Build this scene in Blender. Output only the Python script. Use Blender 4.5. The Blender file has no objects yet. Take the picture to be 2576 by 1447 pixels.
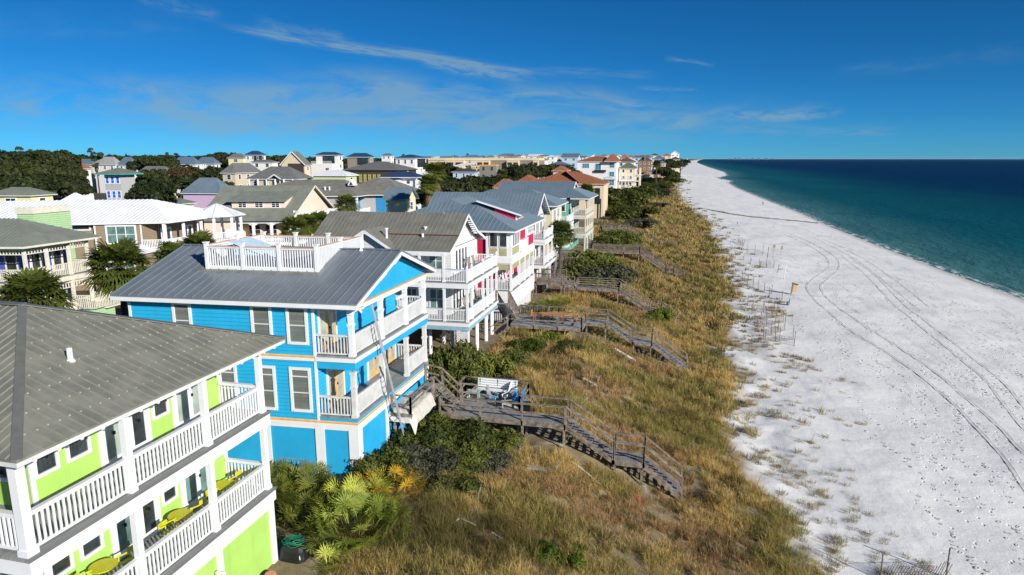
import bpy, bmesh, math, random
import numpy as np
from mathutils import Vector
rnd = random.Random(7)
nrs = np.random.RandomState(11)
R = math.radians
# ------------------------------------------------------------ camera, world, sun, exposure
F_, CX, CY, HZ = 1650., 1288., 723.5, 400.
TH = math.atan((CY-HZ)/F_); PSI = math.atan(412/math.hypot(F_, CY-HZ))
CZ = 21.
scene = bpy.context.scene
cd = bpy.data.cameras.new('camera'); cam = bpy.data.objects.new('camera', cd)
scene.collection.objects.link(cam); scene.camera = cam
cam.location = (0, 0, CZ); cam.rotation_euler = (math.pi/2-TH, 0, PSI)
cd.sensor_width = 36; cd.lens = F_/2576*36; cd.clip_end = 150000; cd.clip_start = .3
SUN = Vector((.83, -.55, .42)).normalized()
EL = math.asin(SUN.z); AZ = math.atan2(SUN.x, SUN.y)
sd = bpy.data.lights.new('sun', 'SUN'); so = bpy.data.objects.new('sun', sd)
scene.collection.objects.link(so); sd.energy = 5.0; sd.angle = R(.5); sd.color = (1, .95, .88)
so.rotation_euler = (-SUN).to_track_quat('-Z', 'Y').to_euler()
scene.view_settings.view_transform = 'Standard'; scene.view_settings.look = 'None'
scene.view_settings.exposure = 0.3; scene.view_settings.gamma = 1

class NT:
    """small node-tree writer"""
    def __init__(s, tree): s.t = tree; s.n = tree.nodes; s.l = tree.links
    def node(s, kind, **kw):
        n = s.n.new(kind)
        for k, v in kw.items():
            if k.startswith('_'): continue
            setattr(n, k, v)
        return n
    def put(s, sock, v):
        if isinstance(v, bpy.types.NodeSocket): s.l.new(v, sock)
        elif v is not None:
            if hasattr(sock.default_value, '__len__') and hasattr(v, '__len__') and len(v) == 3 and len(sock.default_value) == 4: v = (*v, 1)
            sock.default_value = v
    def m(s, op, a, b=None, c=None, clamp=False):
        n = s.node('ShaderNodeMath', operation=op, use_clamp=clamp)
        s.put(n.inputs[0], a)
        if b is not None: s.put(n.inputs[1], b)
        if c is not None: s.put(n.inputs[2], c)
        return n.outputs[0]
    def mix(s, f, a, b):
        n = s.node('ShaderNodeMix', data_type='RGBA'); s.put(n.inputs[0], f); s.put(n.inputs[6], a); s.put(n.inputs[7], b)
        return n.outputs[2]
    def noise(s, vec, scale, detail=3, rough=.5, dist=0):
        n = s.node('ShaderNodeTexNoise'); n.inputs['Scale'].default_value = scale; n.inputs['Detail'].default_value = detail
        n.inputs['Roughness'].default_value = rough; n.inputs['Distortion'].default_value = dist
        if vec is not None: s.put(n.inputs['Vector'], vec)
        return n.outputs[0]
    def ramp(s, f, lo, hi):
        n = s.node('ShaderNodeMapRange'); n.interpolation_type = 'SMOOTHSTEP'
        s.put(n.inputs[0], f); n.inputs[1].default_value = lo; n.inputs[2].default_value = hi
        return n.outputs[0]
    def scale(s, vec, sc, loc=(0, 0, 0), rot=(0, 0, 0)):
        n = s.node('ShaderNodeMapping'); s.put(n.inputs[0], vec); n.inputs['Scale'].default_value = sc
        n.inputs['Location'].default_value = loc; n.inputs['Rotation'].default_value = rot
        return n.outputs[0]

world = bpy.data.worlds.new('World'); scene.world = world; world.use_nodes = True
def build_world():
    w = NT(world.node_tree); w.n.clear()
    out = w.node('ShaderNodeOutputWorld'); bg = w.node('ShaderNodeBackground')
    sky = w.node('ShaderNodeTexSky', sky_type='NISHITA', sun_disc=False)
    sky.sun_elevation = EL; sky.sun_rotation = AZ; sky.altitude = 10; sky.air_density = .5; sky.dust_density = .1; sky.ozone_density = 8.
    hs = w.node('ShaderNodeHueSaturation'); hs.inputs['Saturation'].default_value = 1.04; hs.inputs['Value'].default_value = 1
    tint = w.node('ShaderNodeVectorMath', operation='MULTIPLY'); w.l.new(sky.outputs[0], tint.inputs[0]); tint.inputs[1].default_value = (.25, .54, .56)
    w.l.new(tint.outputs[0], hs.inputs['Color'])
    tc = w.node('ShaderNodeTexCoord'); sx = w.node('ShaderNodeSeparateXYZ'); w.l.new(tc.outputs['Generated'], sx.inputs[0])
    X, Y, Z = sx.outputs
    az = w.m('ARCTAN2', X, Y); el = w.m('ARCSINE', Z)
    # high thin cloud streak: a line in azimuth / elevation, then frayed by stretched noise
    def streak(a0, e0, a1, e1, wd, strength, sc, seed):
        L = math.hypot(a1-a0, e1-e0); ux, uy = (a1-a0)/L, (e1-e0)/L
        da = w.m('SUBTRACT', az, a0); de = w.m('SUBTRACT', el, e0)
        s_ = w.m('ADD', w.m('MULTIPLY', da, ux/L), w.m('MULTIPLY', de, uy/L))
        t_ = w.m('ADD', w.m('MULTIPLY', da, -uy), w.m('MULTIPLY', de, ux))
        cx = w.node('ShaderNodeCombineXYZ'); w.put(cx.inputs[0], w.m('MULTIPLY', s_, sc)); w.put(cx.inputs[1], w.m('MULTIPLY', t_, 1/wd*1.1)); cx.inputs[2].default_value = seed
        n1 = w.noise(cx.outputs[0], 1.0, 4, .62, .5)
        n2 = w.noise(cx.outputs[0], .35, 1, .5, 0)
        tt = w.m('ADD', w.m('DIVIDE', t_, wd), w.m('MULTIPLY', w.m('SUBTRACT', n2, .5), 2.4))
        band = w.m('POWER', 2.718, w.m('MULTIPLY', w.m('MULTIPLY', tt, tt), -1.6))
        ends = w.m('MULTIPLY', w.ramp(s_, -.05, .18), w.m('SUBTRACT', 1, w.ramp(s_, .82, 1.06)))
        return w.m('MULTIPLY', w.m('MULTIPLY', band, ends), w.m('MULTIPLY', w.ramp(n1, .28, .72), strength))
    def ae(px, py):
        f = Vector((-math.sin(PSI)*math.cos(TH), math.cos(PSI)*math.cos(TH), -math.sin(TH))); r = Vector((math.cos(PSI), math.sin(PSI), 0)); u = r.cross(f)
        d = (f+(px-CX)/F_*r-(py-CY)/F_*u).normalized(); return math.atan2(d.x, d.y), math.asin(d.z)
    parts = []
    for (x0, y0, x1, y1, wd, st, sc, sd_) in [
        (570, 70, 1350, 180, .0062, 1.1, 6, 3.1), (1050, 150, 1345, 200, .009, .9, 5, 8.2), (640, 60, 880, 100, .008, .35, 5, 5.5), (330, -8, 560, 42, .008, .30, 4, 1.7),
        (-200, 240, 1100, 266, .034, .85, 7, 9.4), (300, 300, 1950, 292, .032, .8, 8, 2.2), (800, 215, 1750, 285, .022, .7, 6, 4.4), (1820, 294, 2120, 281, .009, .85, 5, 6.6),
        (1600, 222, 1760, 224, .003, .4, 4, 7.7), (1670, 146, 1800, 166, .0035, .32, 4, 12.7), (1330, 178, 1660, 190, .006, .26, 4, 14.), (1800, 325, 2270, 330, .007, .32, 6, 17.), (2090, 190, 2600, 125, .012, .12, 5, 19.), (-200, 60, 500, 75, .02, .10, 5, 23.)]:
        a0, e0 = ae(x0, y0); a1, e1 = ae(x1, y1)
        parts.append(streak(a0, e0, a1, e1, wd, st, sc, sd_))
    tot = parts[0]
    for p in parts[1:]: tot = w.m('ADD', tot, p)
    tot = w.m('MINIMUM', tot, .62)
    col = w.mix(tot, hs.outputs[0], (1.5, 2.45, 3.1))
    w.l.new(col, bg.inputs[0]); bg.inputs[1].default_value = .13
    w.l.new(bg.outputs[0], out.inputs[0])
build_world()
world.cycles.sampling_method = 'MANUAL'; world.cycles.sample_map_resolution = 256

# ------------------------------------------------------------ helpers
FW = np.array([-math.sin(PSI)*math.cos(TH), math.cos(PSI)*math.cos(TH), -math.sin(TH)])
RI = np.array([math.cos(PSI), math.sin(PSI), 0]); UP = np.cross(RI, FW)
def at(px, py, d):       # survey point: photograph pixel (2576 wide) at a known distance d
    p = np.array([0, 0, CZ])+d*(FW+(px-CX)/F_*RI-(py-CY)/F_*UP); return Vector(p)
def atz(px, py, z):      # survey point on a known height z
    r = FW+(px-CX)/F_*RI-(py-CY)/F_*UP; return Vector(np.array([0, 0, CZ])+r*(z-CZ)/r[2])
COL = scene.collection
def tag(o, label=None, cat=None, group=None, kind=None):
    if label: o['label'] = label
    if cat: o['category'] = cat
    if group: o['group'] = group
    if kind: o['kind'] = kind
    return o
def thing(name, label, cat, loc=(0, 0, 0), group=None):
    o = bpy.data.objects.new(name, None); COL.objects.link(o); o.location = loc; o.empty_display_size = .3
    return tag(o, label, cat, group)
class MB:
    def __init__(s): s.v = []; s.f = []
    def add(s, pts, faces):
        b = len(s.v); s.v += [tuple(p) for p in pts]; s.f += [tuple(b+i for i in f) for f in faces]; return s
    def hexa(s, p):       # 8 points: bottom 4 ccw, top 4 ccw
        return s.add(p, [(3, 2, 1, 0), (4, 5, 6, 7), (0, 1, 5, 4), (1, 2, 6, 5), (2, 3, 7, 6), (3, 0, 4, 7)])
    def box(s, a0, a1, b0, b1, c0, c1):
        return s.hexa([(a0, b0, c0), (a1, b0, c0), (a1, b1, c0), (a0, b1, c0), (a0, b0, c1), (a1, b0, c1), (a1, b1, c1), (a0, b1, c1)])
    def beam(s, p, q, w, h, up=(0, 0, 1)):
        p = Vector(p); q = Vector(q); d = (q-p).normalized(); up = Vector(up)
        if abs(d.dot(up)) > .98: up = Vector((1, 0, 0))
        r = d.cross(up).normalized()*(w/2); u = r.cross(d).normalized()*(h/2)
        return s.hexa([p-r-u, p+r-u, q+r-u, q-r-u, p-r+u, p+r+u, q+r+u, q-r+u])
    def cyl(s, p, q, r, n=8, r2=None):
        p = Vector(p); q = Vector(q); d = (q-p).normalized(); r2 = r if r2 is None else r2
        up = Vector((0, 0, 1)) if abs(d.z) < .9 else Vector((1, 0, 0)); a = d.cross(up).normalized(); b = d.cross(a)
        pts = [p+(a*math.cos(t)+b*math.sin(t))*r for t in [2*math.pi*i/n for i in range(n)]]+[q+(a*math.cos(t)+b*math.sin(t))*r2 for t in [2*math.pi*i/n for i in range(n)]]
        return s.add(pts, [tuple(range(n))[::-1], tuple(range(n, 2*n))]+[(i, (i+1) % n, n+(i+1) % n, n+i) for i in range(n)])
    def slab(s, pts, t):  # polygon top face, extruded t downward
        n = len(pts); P = [Vector(p) for p in pts]
        return s.add(P+[p-Vector((0, 0, t)) for p in P], [tuple(range(n)), tuple(range(n, 2*n))[::-1]]+[(i, n+i, n+(i+1) % n, (i+1) % n) for i in range(n)])
    def prism(s, pts, ext):  # planar polygon extruded by a vector
        n = len(pts); P = [Vector(p) for p in pts]; e = Vector(ext)
        return s.add(P+[p+e for p in P], [tuple(range(n))[::-1], tuple(range(n, 2*n))]+[(i, (i+1) % n, n+(i+1) % n, n+i) for i in range(n)])
    def ribs(s, pts, sp=.45, w=.035, h=.045, lift=0):
        """standing seams up a roof plane; the first edge of pts is the eave"""
        P = [Vector(p) for p in pts]; e = (P[1]-P[0]); L = e.length; e.normalize()
        nrm = (P[1]-P[0]).cross(P[2]-P[0]).normalized()
        if nrm.z < 0: nrm = -nrm
        g = nrm.cross(e).normalized()
        if g.z < 0: g = -g
        ts = [(p-P[0]).dot(e) for p in P]; lo, hi = min(ts), max(ts)
        n = max(2, int((hi-lo)/sp))
        for i in range(n+1):
            t = lo+.02+(hi-lo-.04)*i/n; hits = []
            for j in range(len(P)):
                a, b = P[j], P[(j+1) % len(P)]; ta, tb = ts[j], ts[(j+1) % len(P)]
                if (ta-t)*(tb-t) < 0:
                    k = (t-ta)/(tb-ta); hits.append(a+(b-a)*k)
            if len(hits) >= 2:
                hits.sort(key=lambda q: (q-P[0]).dot(g)); a, b = hits[0], hits[-1]
                if (b-a).length > .15: s.beam(a+nrm*(h/2+lift-.004), b+nrm*(h/2+lift-.004), w, h, nrm)
        return s
class Fr:
    """ground frame of a building: a runs towards the sea, b along the coast, c is height"""
    def __init__(s, O, ang=0, angb=None):
        s.O = Vector((O[0], O[1], 0)); s.u = Vector((math.cos(R(ang)), math.sin(R(ang)), 0))
        ab = R(90 if angb is None else angb); s.v = Vector((math.cos(ab), math.sin(ab), 0))
    def p(s, a, b, c=0): return s.O+s.u*a+s.v*b+Vector((0, 0, c))
ID = Fr((0, 0))
def mesh(name, V, Fc, mat, smooth=False):
    me = bpy.data.meshes.new(name); me.from_pydata([tuple(p) for p in V], [], Fc); me.materials.append(mat)
    if smooth: me.polygons.foreach_set('use_smooth', [True]*len(me.polygons))
    me.update(); return me
class T:
    """a thing (Empty at its base) whose parts are meshes given in frame coordinates"""
    def __init__(s, name, label, cat, fr=ID, a=0, b=0, z=0, group=None):
        s.fr = fr; s.base = fr.p(a, b, z); s.e = thing(name, label, cat, s.base, group)
    def part(s, name, mb, mat, parent=None, smooth=False, label=None):
        V = [s.fr.p(*v)-s.base for v in mb.v]
        o = bpy.data.objects.new(name, mesh(name, V, mb.f, mat, smooth)); COL.objects.link(o)
        o.parent = parent or s.e
        if label: o['label'] = label
        return o
def copy_tree(o, loc=None, rz=None, sc=None, label=None, parent=None):
    c = o.copy(); COL.objects.link(c)
    if parent is not None: c.parent = parent
    for ch in list(o.children): copy_tree(ch, parent=c)
    if loc is not None: c.location = loc
    if rz is not None: c.rotation_euler = (0, 0, rz)
    if sc is not None: c.scale = sc if hasattr(sc, '__len__') else (sc, sc, sc)
    if label: c['label'] = label
    return c

# ------------------------------------------------------------ materials
MATS = {}
def mat(name, col, rough=.6, spec=.4, metal=0., var=.12, vs=3., bump=0., bs=20., lap=0., var2=None, stripe=None, trans=0.):
    if name in MATS: return MATS[name]
    m = bpy.data.materials.new(name); m.use_nodes = True; t = NT(m.node_tree); b = t.n['Principled BSDF']
    tc = t.node('ShaderNodeTexCoord').outputs['Object']
    c2 = tuple(x*(1-var) for x in col) if var2 is None else var2; c1 = tuple(min(1, x*(1+var*.6)) for x in col)
    n = t.noise(tc, vs, 5, .6); cc = t.mix(t.ramp(n, .3, .7), c2, c1)
    st = t.noise(t.scale(tc, (5, 5, .35)), 1, 4, .65); cc = t.mix(t.m('MULTIPLY', t.ramp(st, .5, .78), .22 if (lap or 'wall' in name or 'panel' in name or 'stucco' in name) else .0), cc, tuple(x*.55 for x in col))
    bmp = None
    if lap:
        sx = t.node('ShaderNodeSeparateXYZ'); t.put(sx.inputs[0], tc)
        fr = t.m('FRACT', t.m('DIVIDE', sx.outputs[2], lap))
        line = t.m('LESS_THAN', fr, .10)
        cc = t.mix(t.m('MULTIPLY', line, .45), cc, tuple(x*.35 for x in col))
        bmp = t.m('MULTIPLY', t.m('SUBTRACT', 1, fr), .5)
    if stripe:
        ax, w_, cl = stripe; sx = t.node('ShaderNodeSeparateXYZ'); t.put(sx.inputs[0], tc)
        fr = t.m('FRACT', t.m('DIVIDE', sx.outputs[ax], w_)); line = t.m('LESS_THAN', fr, .12)
        cc = t.mix(t.m('MULTIPLY', line, .7), cc, cl)
        idx = t.m('FLOOR', t.m('DIVIDE', sx.outputs[ax], w_)); wn = t.node('ShaderNodeTexWhiteNoise', noise_dimensions='1D'); t.put(wn.inputs['W'], idx)
        cc = t.mix(t.m('MULTIPLY', wn.outputs[0], .5), cc, tuple(x*.45 for x in col))
    t.put(b.inputs['Base Color'], cc); b.inputs['Roughness'].default_value = rough; b.inputs['Specular IOR Level'].default_value = spec; b.inputs['Metallic'].default_value = metal
    if bump or bmp is not None:
        bn = t.node('ShaderNodeBump'); bn.inputs['Strength'].default_value = 1
        bn.inputs['Distance'].default_value = .02 if bmp is not None else bump
        t.put(bn.inputs['Height'], bmp if bmp is not None else t.noise(tc, bs, 4, .6)); t.put(b.inputs['Normal'], bn.outputs[0])
    MATS[name] = m; return m
WH = mat('white_paint', (.74, .75, .76), .45, .4, var=.04, vs=1.5)
WH2 = mat('weathered_white_paint', (.64, .64, .62), .55, .4, var=.12, vs=2)
CRM = mat('cream_paint', (.66, .63, .52), .5, var=.1)
LIME = mat('lime_green_wall', (.38, .62, .13), .7, .25, var=.07, vs=.8, bump=.004, bs=60)
BLUE = mat('bright_blue_siding', (.022, .40, .70), .55, .3, var=.05, vs=1, lap=.19)
BLUEP = mat('bright_blue_panel', (.022, .37, .66), .6, .3, var=.10, vs=.7)
ORNG = mat('orange_trim', (.80, .36, .12), .5); YELT = mat('yellow_trim', (.82, .55, .16), .5)
DOORO = mat('orange_door_wood', (.78, .40, .12), .45, var=.2, vs=5)
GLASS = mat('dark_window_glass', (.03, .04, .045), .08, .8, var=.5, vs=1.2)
BLIND = mat('window_with_blinds', (.20, .22, .20), .15, .7, var=.15, vs=1, stripe=(2, .055, (.08, .09, .08)))
CURT = mat('curtained_door_glass', (.36, .42, .36), .12, .7, var=.25, vs=1.5)
BSEAM = mat('blue_seam_highlight', (.25, .32, .37), .4, .5, .2)  # lighter than the roof sheet: light on the ribs put into the colour
GLASSG = mat('greenish_window_glass', (.13, .22, .21), .08, .8, var=.5, vs=.8)
RF_OLD = mat('weathered_metal_roof', (.215, .215, .175), .5, .4, .05, var=.3, vs=1.2, var2=(.165, .17, .14))
RF_BLUE = mat('slate_blue_metal_roof', (.19, .26, .31), .38, .5, .25, var=.12, vs=.6)
RF_SLATE = mat('charcoal_blue_metal_roof', (.215, .245, .275), .38, .5, .25, var=.12, vs=.6)
RF_WHT = mat('white_metal_roof', (.66, .68, .72), .45, .4, var=.07, vs=.6)
RF_GRN = mat('green_grey_metal_roof', (.20, .22, .185), .5, .4, .1, var=.15, vs=.7)
RF_BRN = mat('brown_grey_metal_roof', (.20, .195, .17), .55, .4, .1, var=.2, vs=.8)
RF_GRY = mat('grey_shingle_roof', (.15, .15, .15), .7, .3, var=.15, vs=1.)
RF_PALE = mat('pale_grey_roof', (.30, .30, .29), .6, .3, var=.1, vs=1.)
RF_LBL = mat('light_blue_metal_roof', (.14, .20, .27), .4, .4, .2, var=.1, vs=1.)
RF_NAVY = mat('navy_metal_roof', (.035, .075, .15), .4, .4, .2, var=.1, vs=1.)
TERRA = mat('terracotta_tile', (.33, .13, .065), .7, .3, var=.35, vs=4, var2=(.18, .07, .04))
RUST = mat('rusty_flashing', (.22, .07, .03), .8, .2, var=.4, vs=5)
SEAM = mat('roof_seam_highlight', (.26, .27, .27), .45, .5, .3)
WOODG = mat('grey_weathered_wood', (.26, .215, .17), .8, .2, var=.35, vs=3, var2=(.10, .08, .062), bump=.004, bs=40)
WOODL = mat('pale_weathered_wood', (.32, .28, .24), .8, .2, var=.3, vs=4, bump=.004, bs=40)
PLANKX = mat('grey_deck_planks', (.30, .29, .285), .75, .25, var=.2, vs=2, stripe=(0, .15, (.03, .03, .03)))
PLANKL = mat('light_deck_planks', (.34, .36, .39), .7, .25, var=.15, vs=2, stripe=(0, .15, (.08, .08, .09)))
PORCH = mat('porch_floor_boards', (.30, .31, .30), .7, .25, var=.15, vs=2, stripe=(0, .12, (.08, .08, .08)))
TEAK = mat('teak_wood', (.55, .22, .07), .55, .3, var=.2, vs=6)
CHART = mat('chartreuse_metal', (.52, .50, .01), .4, .5, var=.05)
BLK = mat('black_cover', (.012, .013, .015), .5, .4, bump=.02, bs=6)
HOSE = mat('green_hose', (.0, .16, .08), .4, .5)
ALU = mat('aluminium', (.55, .56, .57), .35, .5, .6, var=.1)
CLOTH = mat('canvas_drop_cloth', (.55, .52, .46), .85, .1, var=.12, bump=.05, bs=5)
PBLUE = mat('pale_blue_paint', (.30, .52, .68), .5); CBLUE = mat('chair_blue_paint', (.06, .26, .55), .5)
MINT = mat('mint_siding', (.17, .46, .35), .6, .3, var=.06, lap=.19); PMINT = mat('pale_mint_paint', (.45, .62, .55), .6)
PINK = mat('raspberry_siding', (.52, .018, .075), .6, .3, var=.06, lap=.19); SAGE = mat('sage_panel', (.38, .36, .19), .6, .3, stripe=None)
CRSID = mat('cream_siding', (.70, .65, .45), .6, .3, var=.05, lap=.2); WSID = mat('white_siding', (.68, .68, .67), .6, .3, var=.05, lap=.2)
GSID = mat('light_grey_siding', (.42, .42, .41), .6, .3, var=.05, lap=.2); BRSID = mat('tan_brown_siding', (.27, .205, .14), .7, .2, var=.06, lap=.19)
PEACH = mat('peach_siding', (.80, .60, .48), .6, .3, var=.05, lap=.2); LGREEN = mat('pale_green_siding', (.38, .56, .30), .6, .3, var=.06, lap=.2)
PURP = mat('lilac_siding', (.58, .43, .62), .6, .3, var=.06, lap=.2); YELS = mat('pale_yellow_siding', (.72, .71, .36), .6, .3, var=.05, lap=.2)
STUC = mat('cream_stucco', (.68, .56, .38), .85, .2, var=.08); STUW = mat('white_stucco', (.72, .71, .68), .85, .2, var=.06); STUB = mat('brown_stucco', (.25, .15, .085), .85, .2, var=.15)
STUG = mat('taupe_stucco', (.26, .22, .18), .85, .2, var=.1); BEIGE = mat('beige_siding', (.56, .49, .36), .7, .2, var=.06); LBLUE = mat('pale_blue_siding', (.42, .55, .68), .6, .3, var=.06)
TEAL = mat('teal_trim', (.0, .36, .32), .5); SHUT = mat('royal_blue_shutter', (.015, .12, .52), .5); INDIGO = mat('indigo_shutter', (.06, .09, .36), .5); DRKW = mat('dark_brown_wood', (.06, .045, .035), .7)
CONC = mat('bare_concrete_block', (.25, .24, .22), .9, .1, var=.25); MBLUE = mat('mid_blue_siding', (.03, .25, .52), .6, .3, lap=.2); CLAY = mat('red_brick', (.28, .09, .06), .9, .1, var=.3, vs=6)
YTAG = mat('orange_wood_fascia', (.70, .34, .10), .6)

# ------------------------------------------------------------ terrain
SH_Y = [-300, 50, 114, 136, 156, 181, 222, 275, 389, 517, 620, 676, 778, 900, 1121, 1780, 4142, 9334, 90000]
SH_X = [56, 54, 52.7, 51.2, 50.5, 49.6, 48.8, 49.2, 46.8, 45, 47, 54, 46, 66, 78, 84, 123, 300, 3500]
TO_Y = [-300, 20, 33, 39, 54, 70, 119, 208, 260, 332, 555, 800, 1121, 4142, 9334, 90000]
TO_X = [11, 10, 9.5, 8, 8.5, 9, 12.3, 12.6, 9, 4.7, 1, 2, 5, 60, 240, 3440]
SL_Y = [-300, 270, 332, 555, 800, 1121, 4142, 9334, 90000]; SL_X = [0, 0, -3, -7, -6, -3, 52, 230, 3430]
PR_X = [-13.2, -9, -5.6, -3, -1, 1.5, 5, 9]; PR_Z = [5.5, 5.2, 4.75, 3.75, 3.15, 2.4, 2.05, 1.9]
def shore(Y): return np.interp(Y, SH_Y, SH_X)
def toe(Y): return np.interp(Y, TO_Y, TO_X)
def _hash(ix, iy): return np.modf(np.abs(np.sin(ix*127.1+iy*311.7)*43758.5453))[0]
def vnoise(x, y):
    ix = np.floor(x); iy = np.floor(y); fx = x-ix; fy = y-iy; fx = fx*fx*(3-2*fx); fy = fy*fy*(3-2*fy)
    return (_hash(ix, iy)*(1-fx)+_hash(ix+1, iy)*fx)*(1-fy)+(_hash(ix, iy+1)*(1-fx)+_hash(ix+1, iy+1)*fx)*fy
def fbm(x, y): return vnoise(x, y)*.5+vnoise(x*2.1+5, y*2.1+9)*.27+vnoise(x*4.3+1, y*4.3+2)*.15+vnoise(x*8.7, y*8.7)*.08
def ground(X, Y):
    X = np.asarray(X, float); Y = np.asarray(Y, float); s = shore(Y); q = X-np.interp(Y, SL_Y, SL_X); t = 9+X-q
    z = np.interp(q, PR_X, PR_Z)
    far = np.clip((Y-300)/500, 0, 1); z = z+far*np.clip((3-q)/12, 0, 1)*3.0
    k = np.clip((X-t)/np.maximum(s-t, 1), 0, 1)
    z = np.where(X > t, 1.9*(1-k**1.25)*1.0, z)
    z = np.where(X > s, -.05*(X-s), z); z = np.maximum(z, -3)
    veg = np.clip((q+13)/4, 0, 1)*np.clip((12-q)/6, 0, 1)
    z = z+veg*(fbm(X*.28, Y*.28)-.5)*1.0+np.clip((q-6)/5, 0, 1)*np.clip((s-4-X)/8, 0, 1)*((fbm(X*.15, Y*.15)-.5)*.5+(fbm(X*.9, Y*.9)-.5)*.10)
    return z
def G(x, y): return float(ground(x, y))
def grid(name, Xs, Ys, Zs, m, smooth=True):
    ny, nx = Xs.shape; V = np.stack([Xs, Ys, Zs], -1).reshape(-1, 3)
    i = np.arange(ny-1)[:, None]*nx+np.arange(nx-1)[None]; Fq = np.stack([i, i+1, i+nx+1, i+nx], -1).reshape(-1, 4)
    me = bpy.data.meshes.new(name); me.vertices.add(len(V)); me.vertices.foreach_set('co', V.ravel()); me.loops.add(Fq.size); me.loops.foreach_set('vertex_index', Fq.ravel().astype(np.int32))
    me.polygons.add(len(Fq)); me.polygons.foreach_set('loop_start', np.arange(0, Fq.size, 4, dtype=np.int32)); me.polygons.foreach_set('loop_total', np.full(len(Fq), 4, np.int32))
    if smooth: me.polygons.foreach_set('use_smooth', np.ones(len(Fq), bool))
    me.update(calc_edges=True); me.materials.append(m); o = bpy.data.objects.new(name, me); COL.objects.link(o); return o
def sand_mat():
    m = bpy.data.materials.new('white_sand'); m.use_nodes = True; t = NT(m.node_tree); b = t.n['Principled BSDF']
    geo = t.node('ShaderNodeNewGeometry'); P = geo.outputs['Position']
    n1 = t.noise(P, .12, 4, .55); n2 = t.noise(t.scale(P, (1.3, .35, 1)), .5, 5, .6)
    c = t.mix(t.ramp(n1, .35, .7), (.75, .745, .73), (.83, .825, .81))
    c = t.mix(t.m('MULTIPLY', t.ramp(n2, .52, .72), .5), c, (.47, .475, .475))
    at_ = t.node('ShaderNodeAttribute', attribute_name='veg'); at_.attribute_type = 'GEOMETRY'
    att = t.node('ShaderNodeSeparateColor'); t.l.new(at_.outputs['Color'], att.inputs[0])
    n3 = t.noise(P, .9, 5, .65)
    vm = t.m('MULTIPLY', att.outputs[0], t.ramp(n3, .18, .42), clamp=True)
    litter = t.mix(t.noise(P, 5, 4, .6), (.12, .09, .045), (.34, .27, .17))
    c = t.mix(vm, c, litter)
    c = t.mix(t.m('MULTIPLY', att.outputs[1], .75), c, (.36, .33, .27))      # damp sand at the waterline
    inl = t.mix(t.noise(P, .3, 4, .6), (.035, .045, .02), (.14, .12, .08)); c = t.mix(att.outputs[2], c, inl)
    t.put(b.inputs['Base Color'], c); b.inputs['Roughness'].default_value = .9; b.inputs['Specular IOR Level'].default_value = .15
    # footprints and wind ripple as relief
    vo = t.node('ShaderNodeTexVoronoi'); vo.inputs['Scale'].default_value = 1.5; t.put(vo.inputs['Vector'], t.scale(P, (1.3, .8, 1)))
    pit = t.m('SUBTRACT', 1, t.ramp(vo.outputs['Distance'], .04, .17))
    gate = t.ramp(t.noise(P, .1, 2, .5), .42, .56)
    sepP = t.node('ShaderNodeSeparateXYZ'); t.put(sepP.inputs[0], P); gate = t.m('MULTIPLY', gate, t.ramp(sepP.outputs[0], 12, 17))
    h = t.m('ADD', t.m('MULTIPLY', t.m('MULTIPLY', pit, gate), -.05), t.m('MULTIPLY', t.noise(P, 1.1, 4, .55), .06))
    h = t.m('ADD', h, t.m('MULTIPLY', t.noise(P, 9, 3, .6), .010))
    bn = t.node('ShaderNodeBump'); bn.inputs['Strength'].default_value = 1; bn.inputs['Distance'].default_value = 1; t.put(bn.inputs['Height'], h); t.put(b.inputs['Normal'], bn.outputs[0])
    return m
SAND = sand_mat()
def build_ground():
    ys = [-80, -40, -10, 5]; y = 12.
    while y < 90000:
        ys.append(y); y += .4 if y < 60 else (.8 if y < 150 else max(1.2, (y-150)*.025+1.2))
    ys = np.array(ys+[90000.])
    land = np.array([-60000, -9000, -3000, -1000, -400, -160, -80, -40, -22, -14]+list(np.arange(-13.2, 14.0, .45)))-0.0
    tfr = np.linspace(0, 1, 46)[1:-1]; sea_ = np.array([-2, -1, 0, .5, 1, 2, 4, 8, 20, 60, 400])
    rows = []
    for Y in ys:
        t = float(toe(Y)); s = float(shore(Y)); a = land+float(np.interp(Y, SL_Y, SL_X)); a0 = a[-1]
        rows.append(np.concatenate([a, a0+(s-2-a0)*tfr, s+sea_]))
    Xs = np.array(rows); Ys = np.repeat(ys[:, None], Xs.shape[1], 1)
    o = grid('ground', Xs, Ys, ground(Xs, Ys), SAND); tag(o, kind='structure')
    q = Xs-(toe(Ys)-9); veg = np.clip((8-q+(fbm(Xs*.3, Ys*.3)-.5)*8)/3.5, 0, 1)*np.clip((q+60)/30, 0, 1)
    wet = np.clip(1-np.abs(Xs-(shore(Ys)-.3))/2.4, 0, 1); inland = np.clip((-24-q)/14, 0, 1)
    ca = o.data.color_attributes.new('veg', 'FLOAT_COLOR', 'POINT'); ca.data.foreach_set('color', np.stack([veg, wet, inland, np.ones_like(veg)], -1).ravel())
build_ground()
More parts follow.
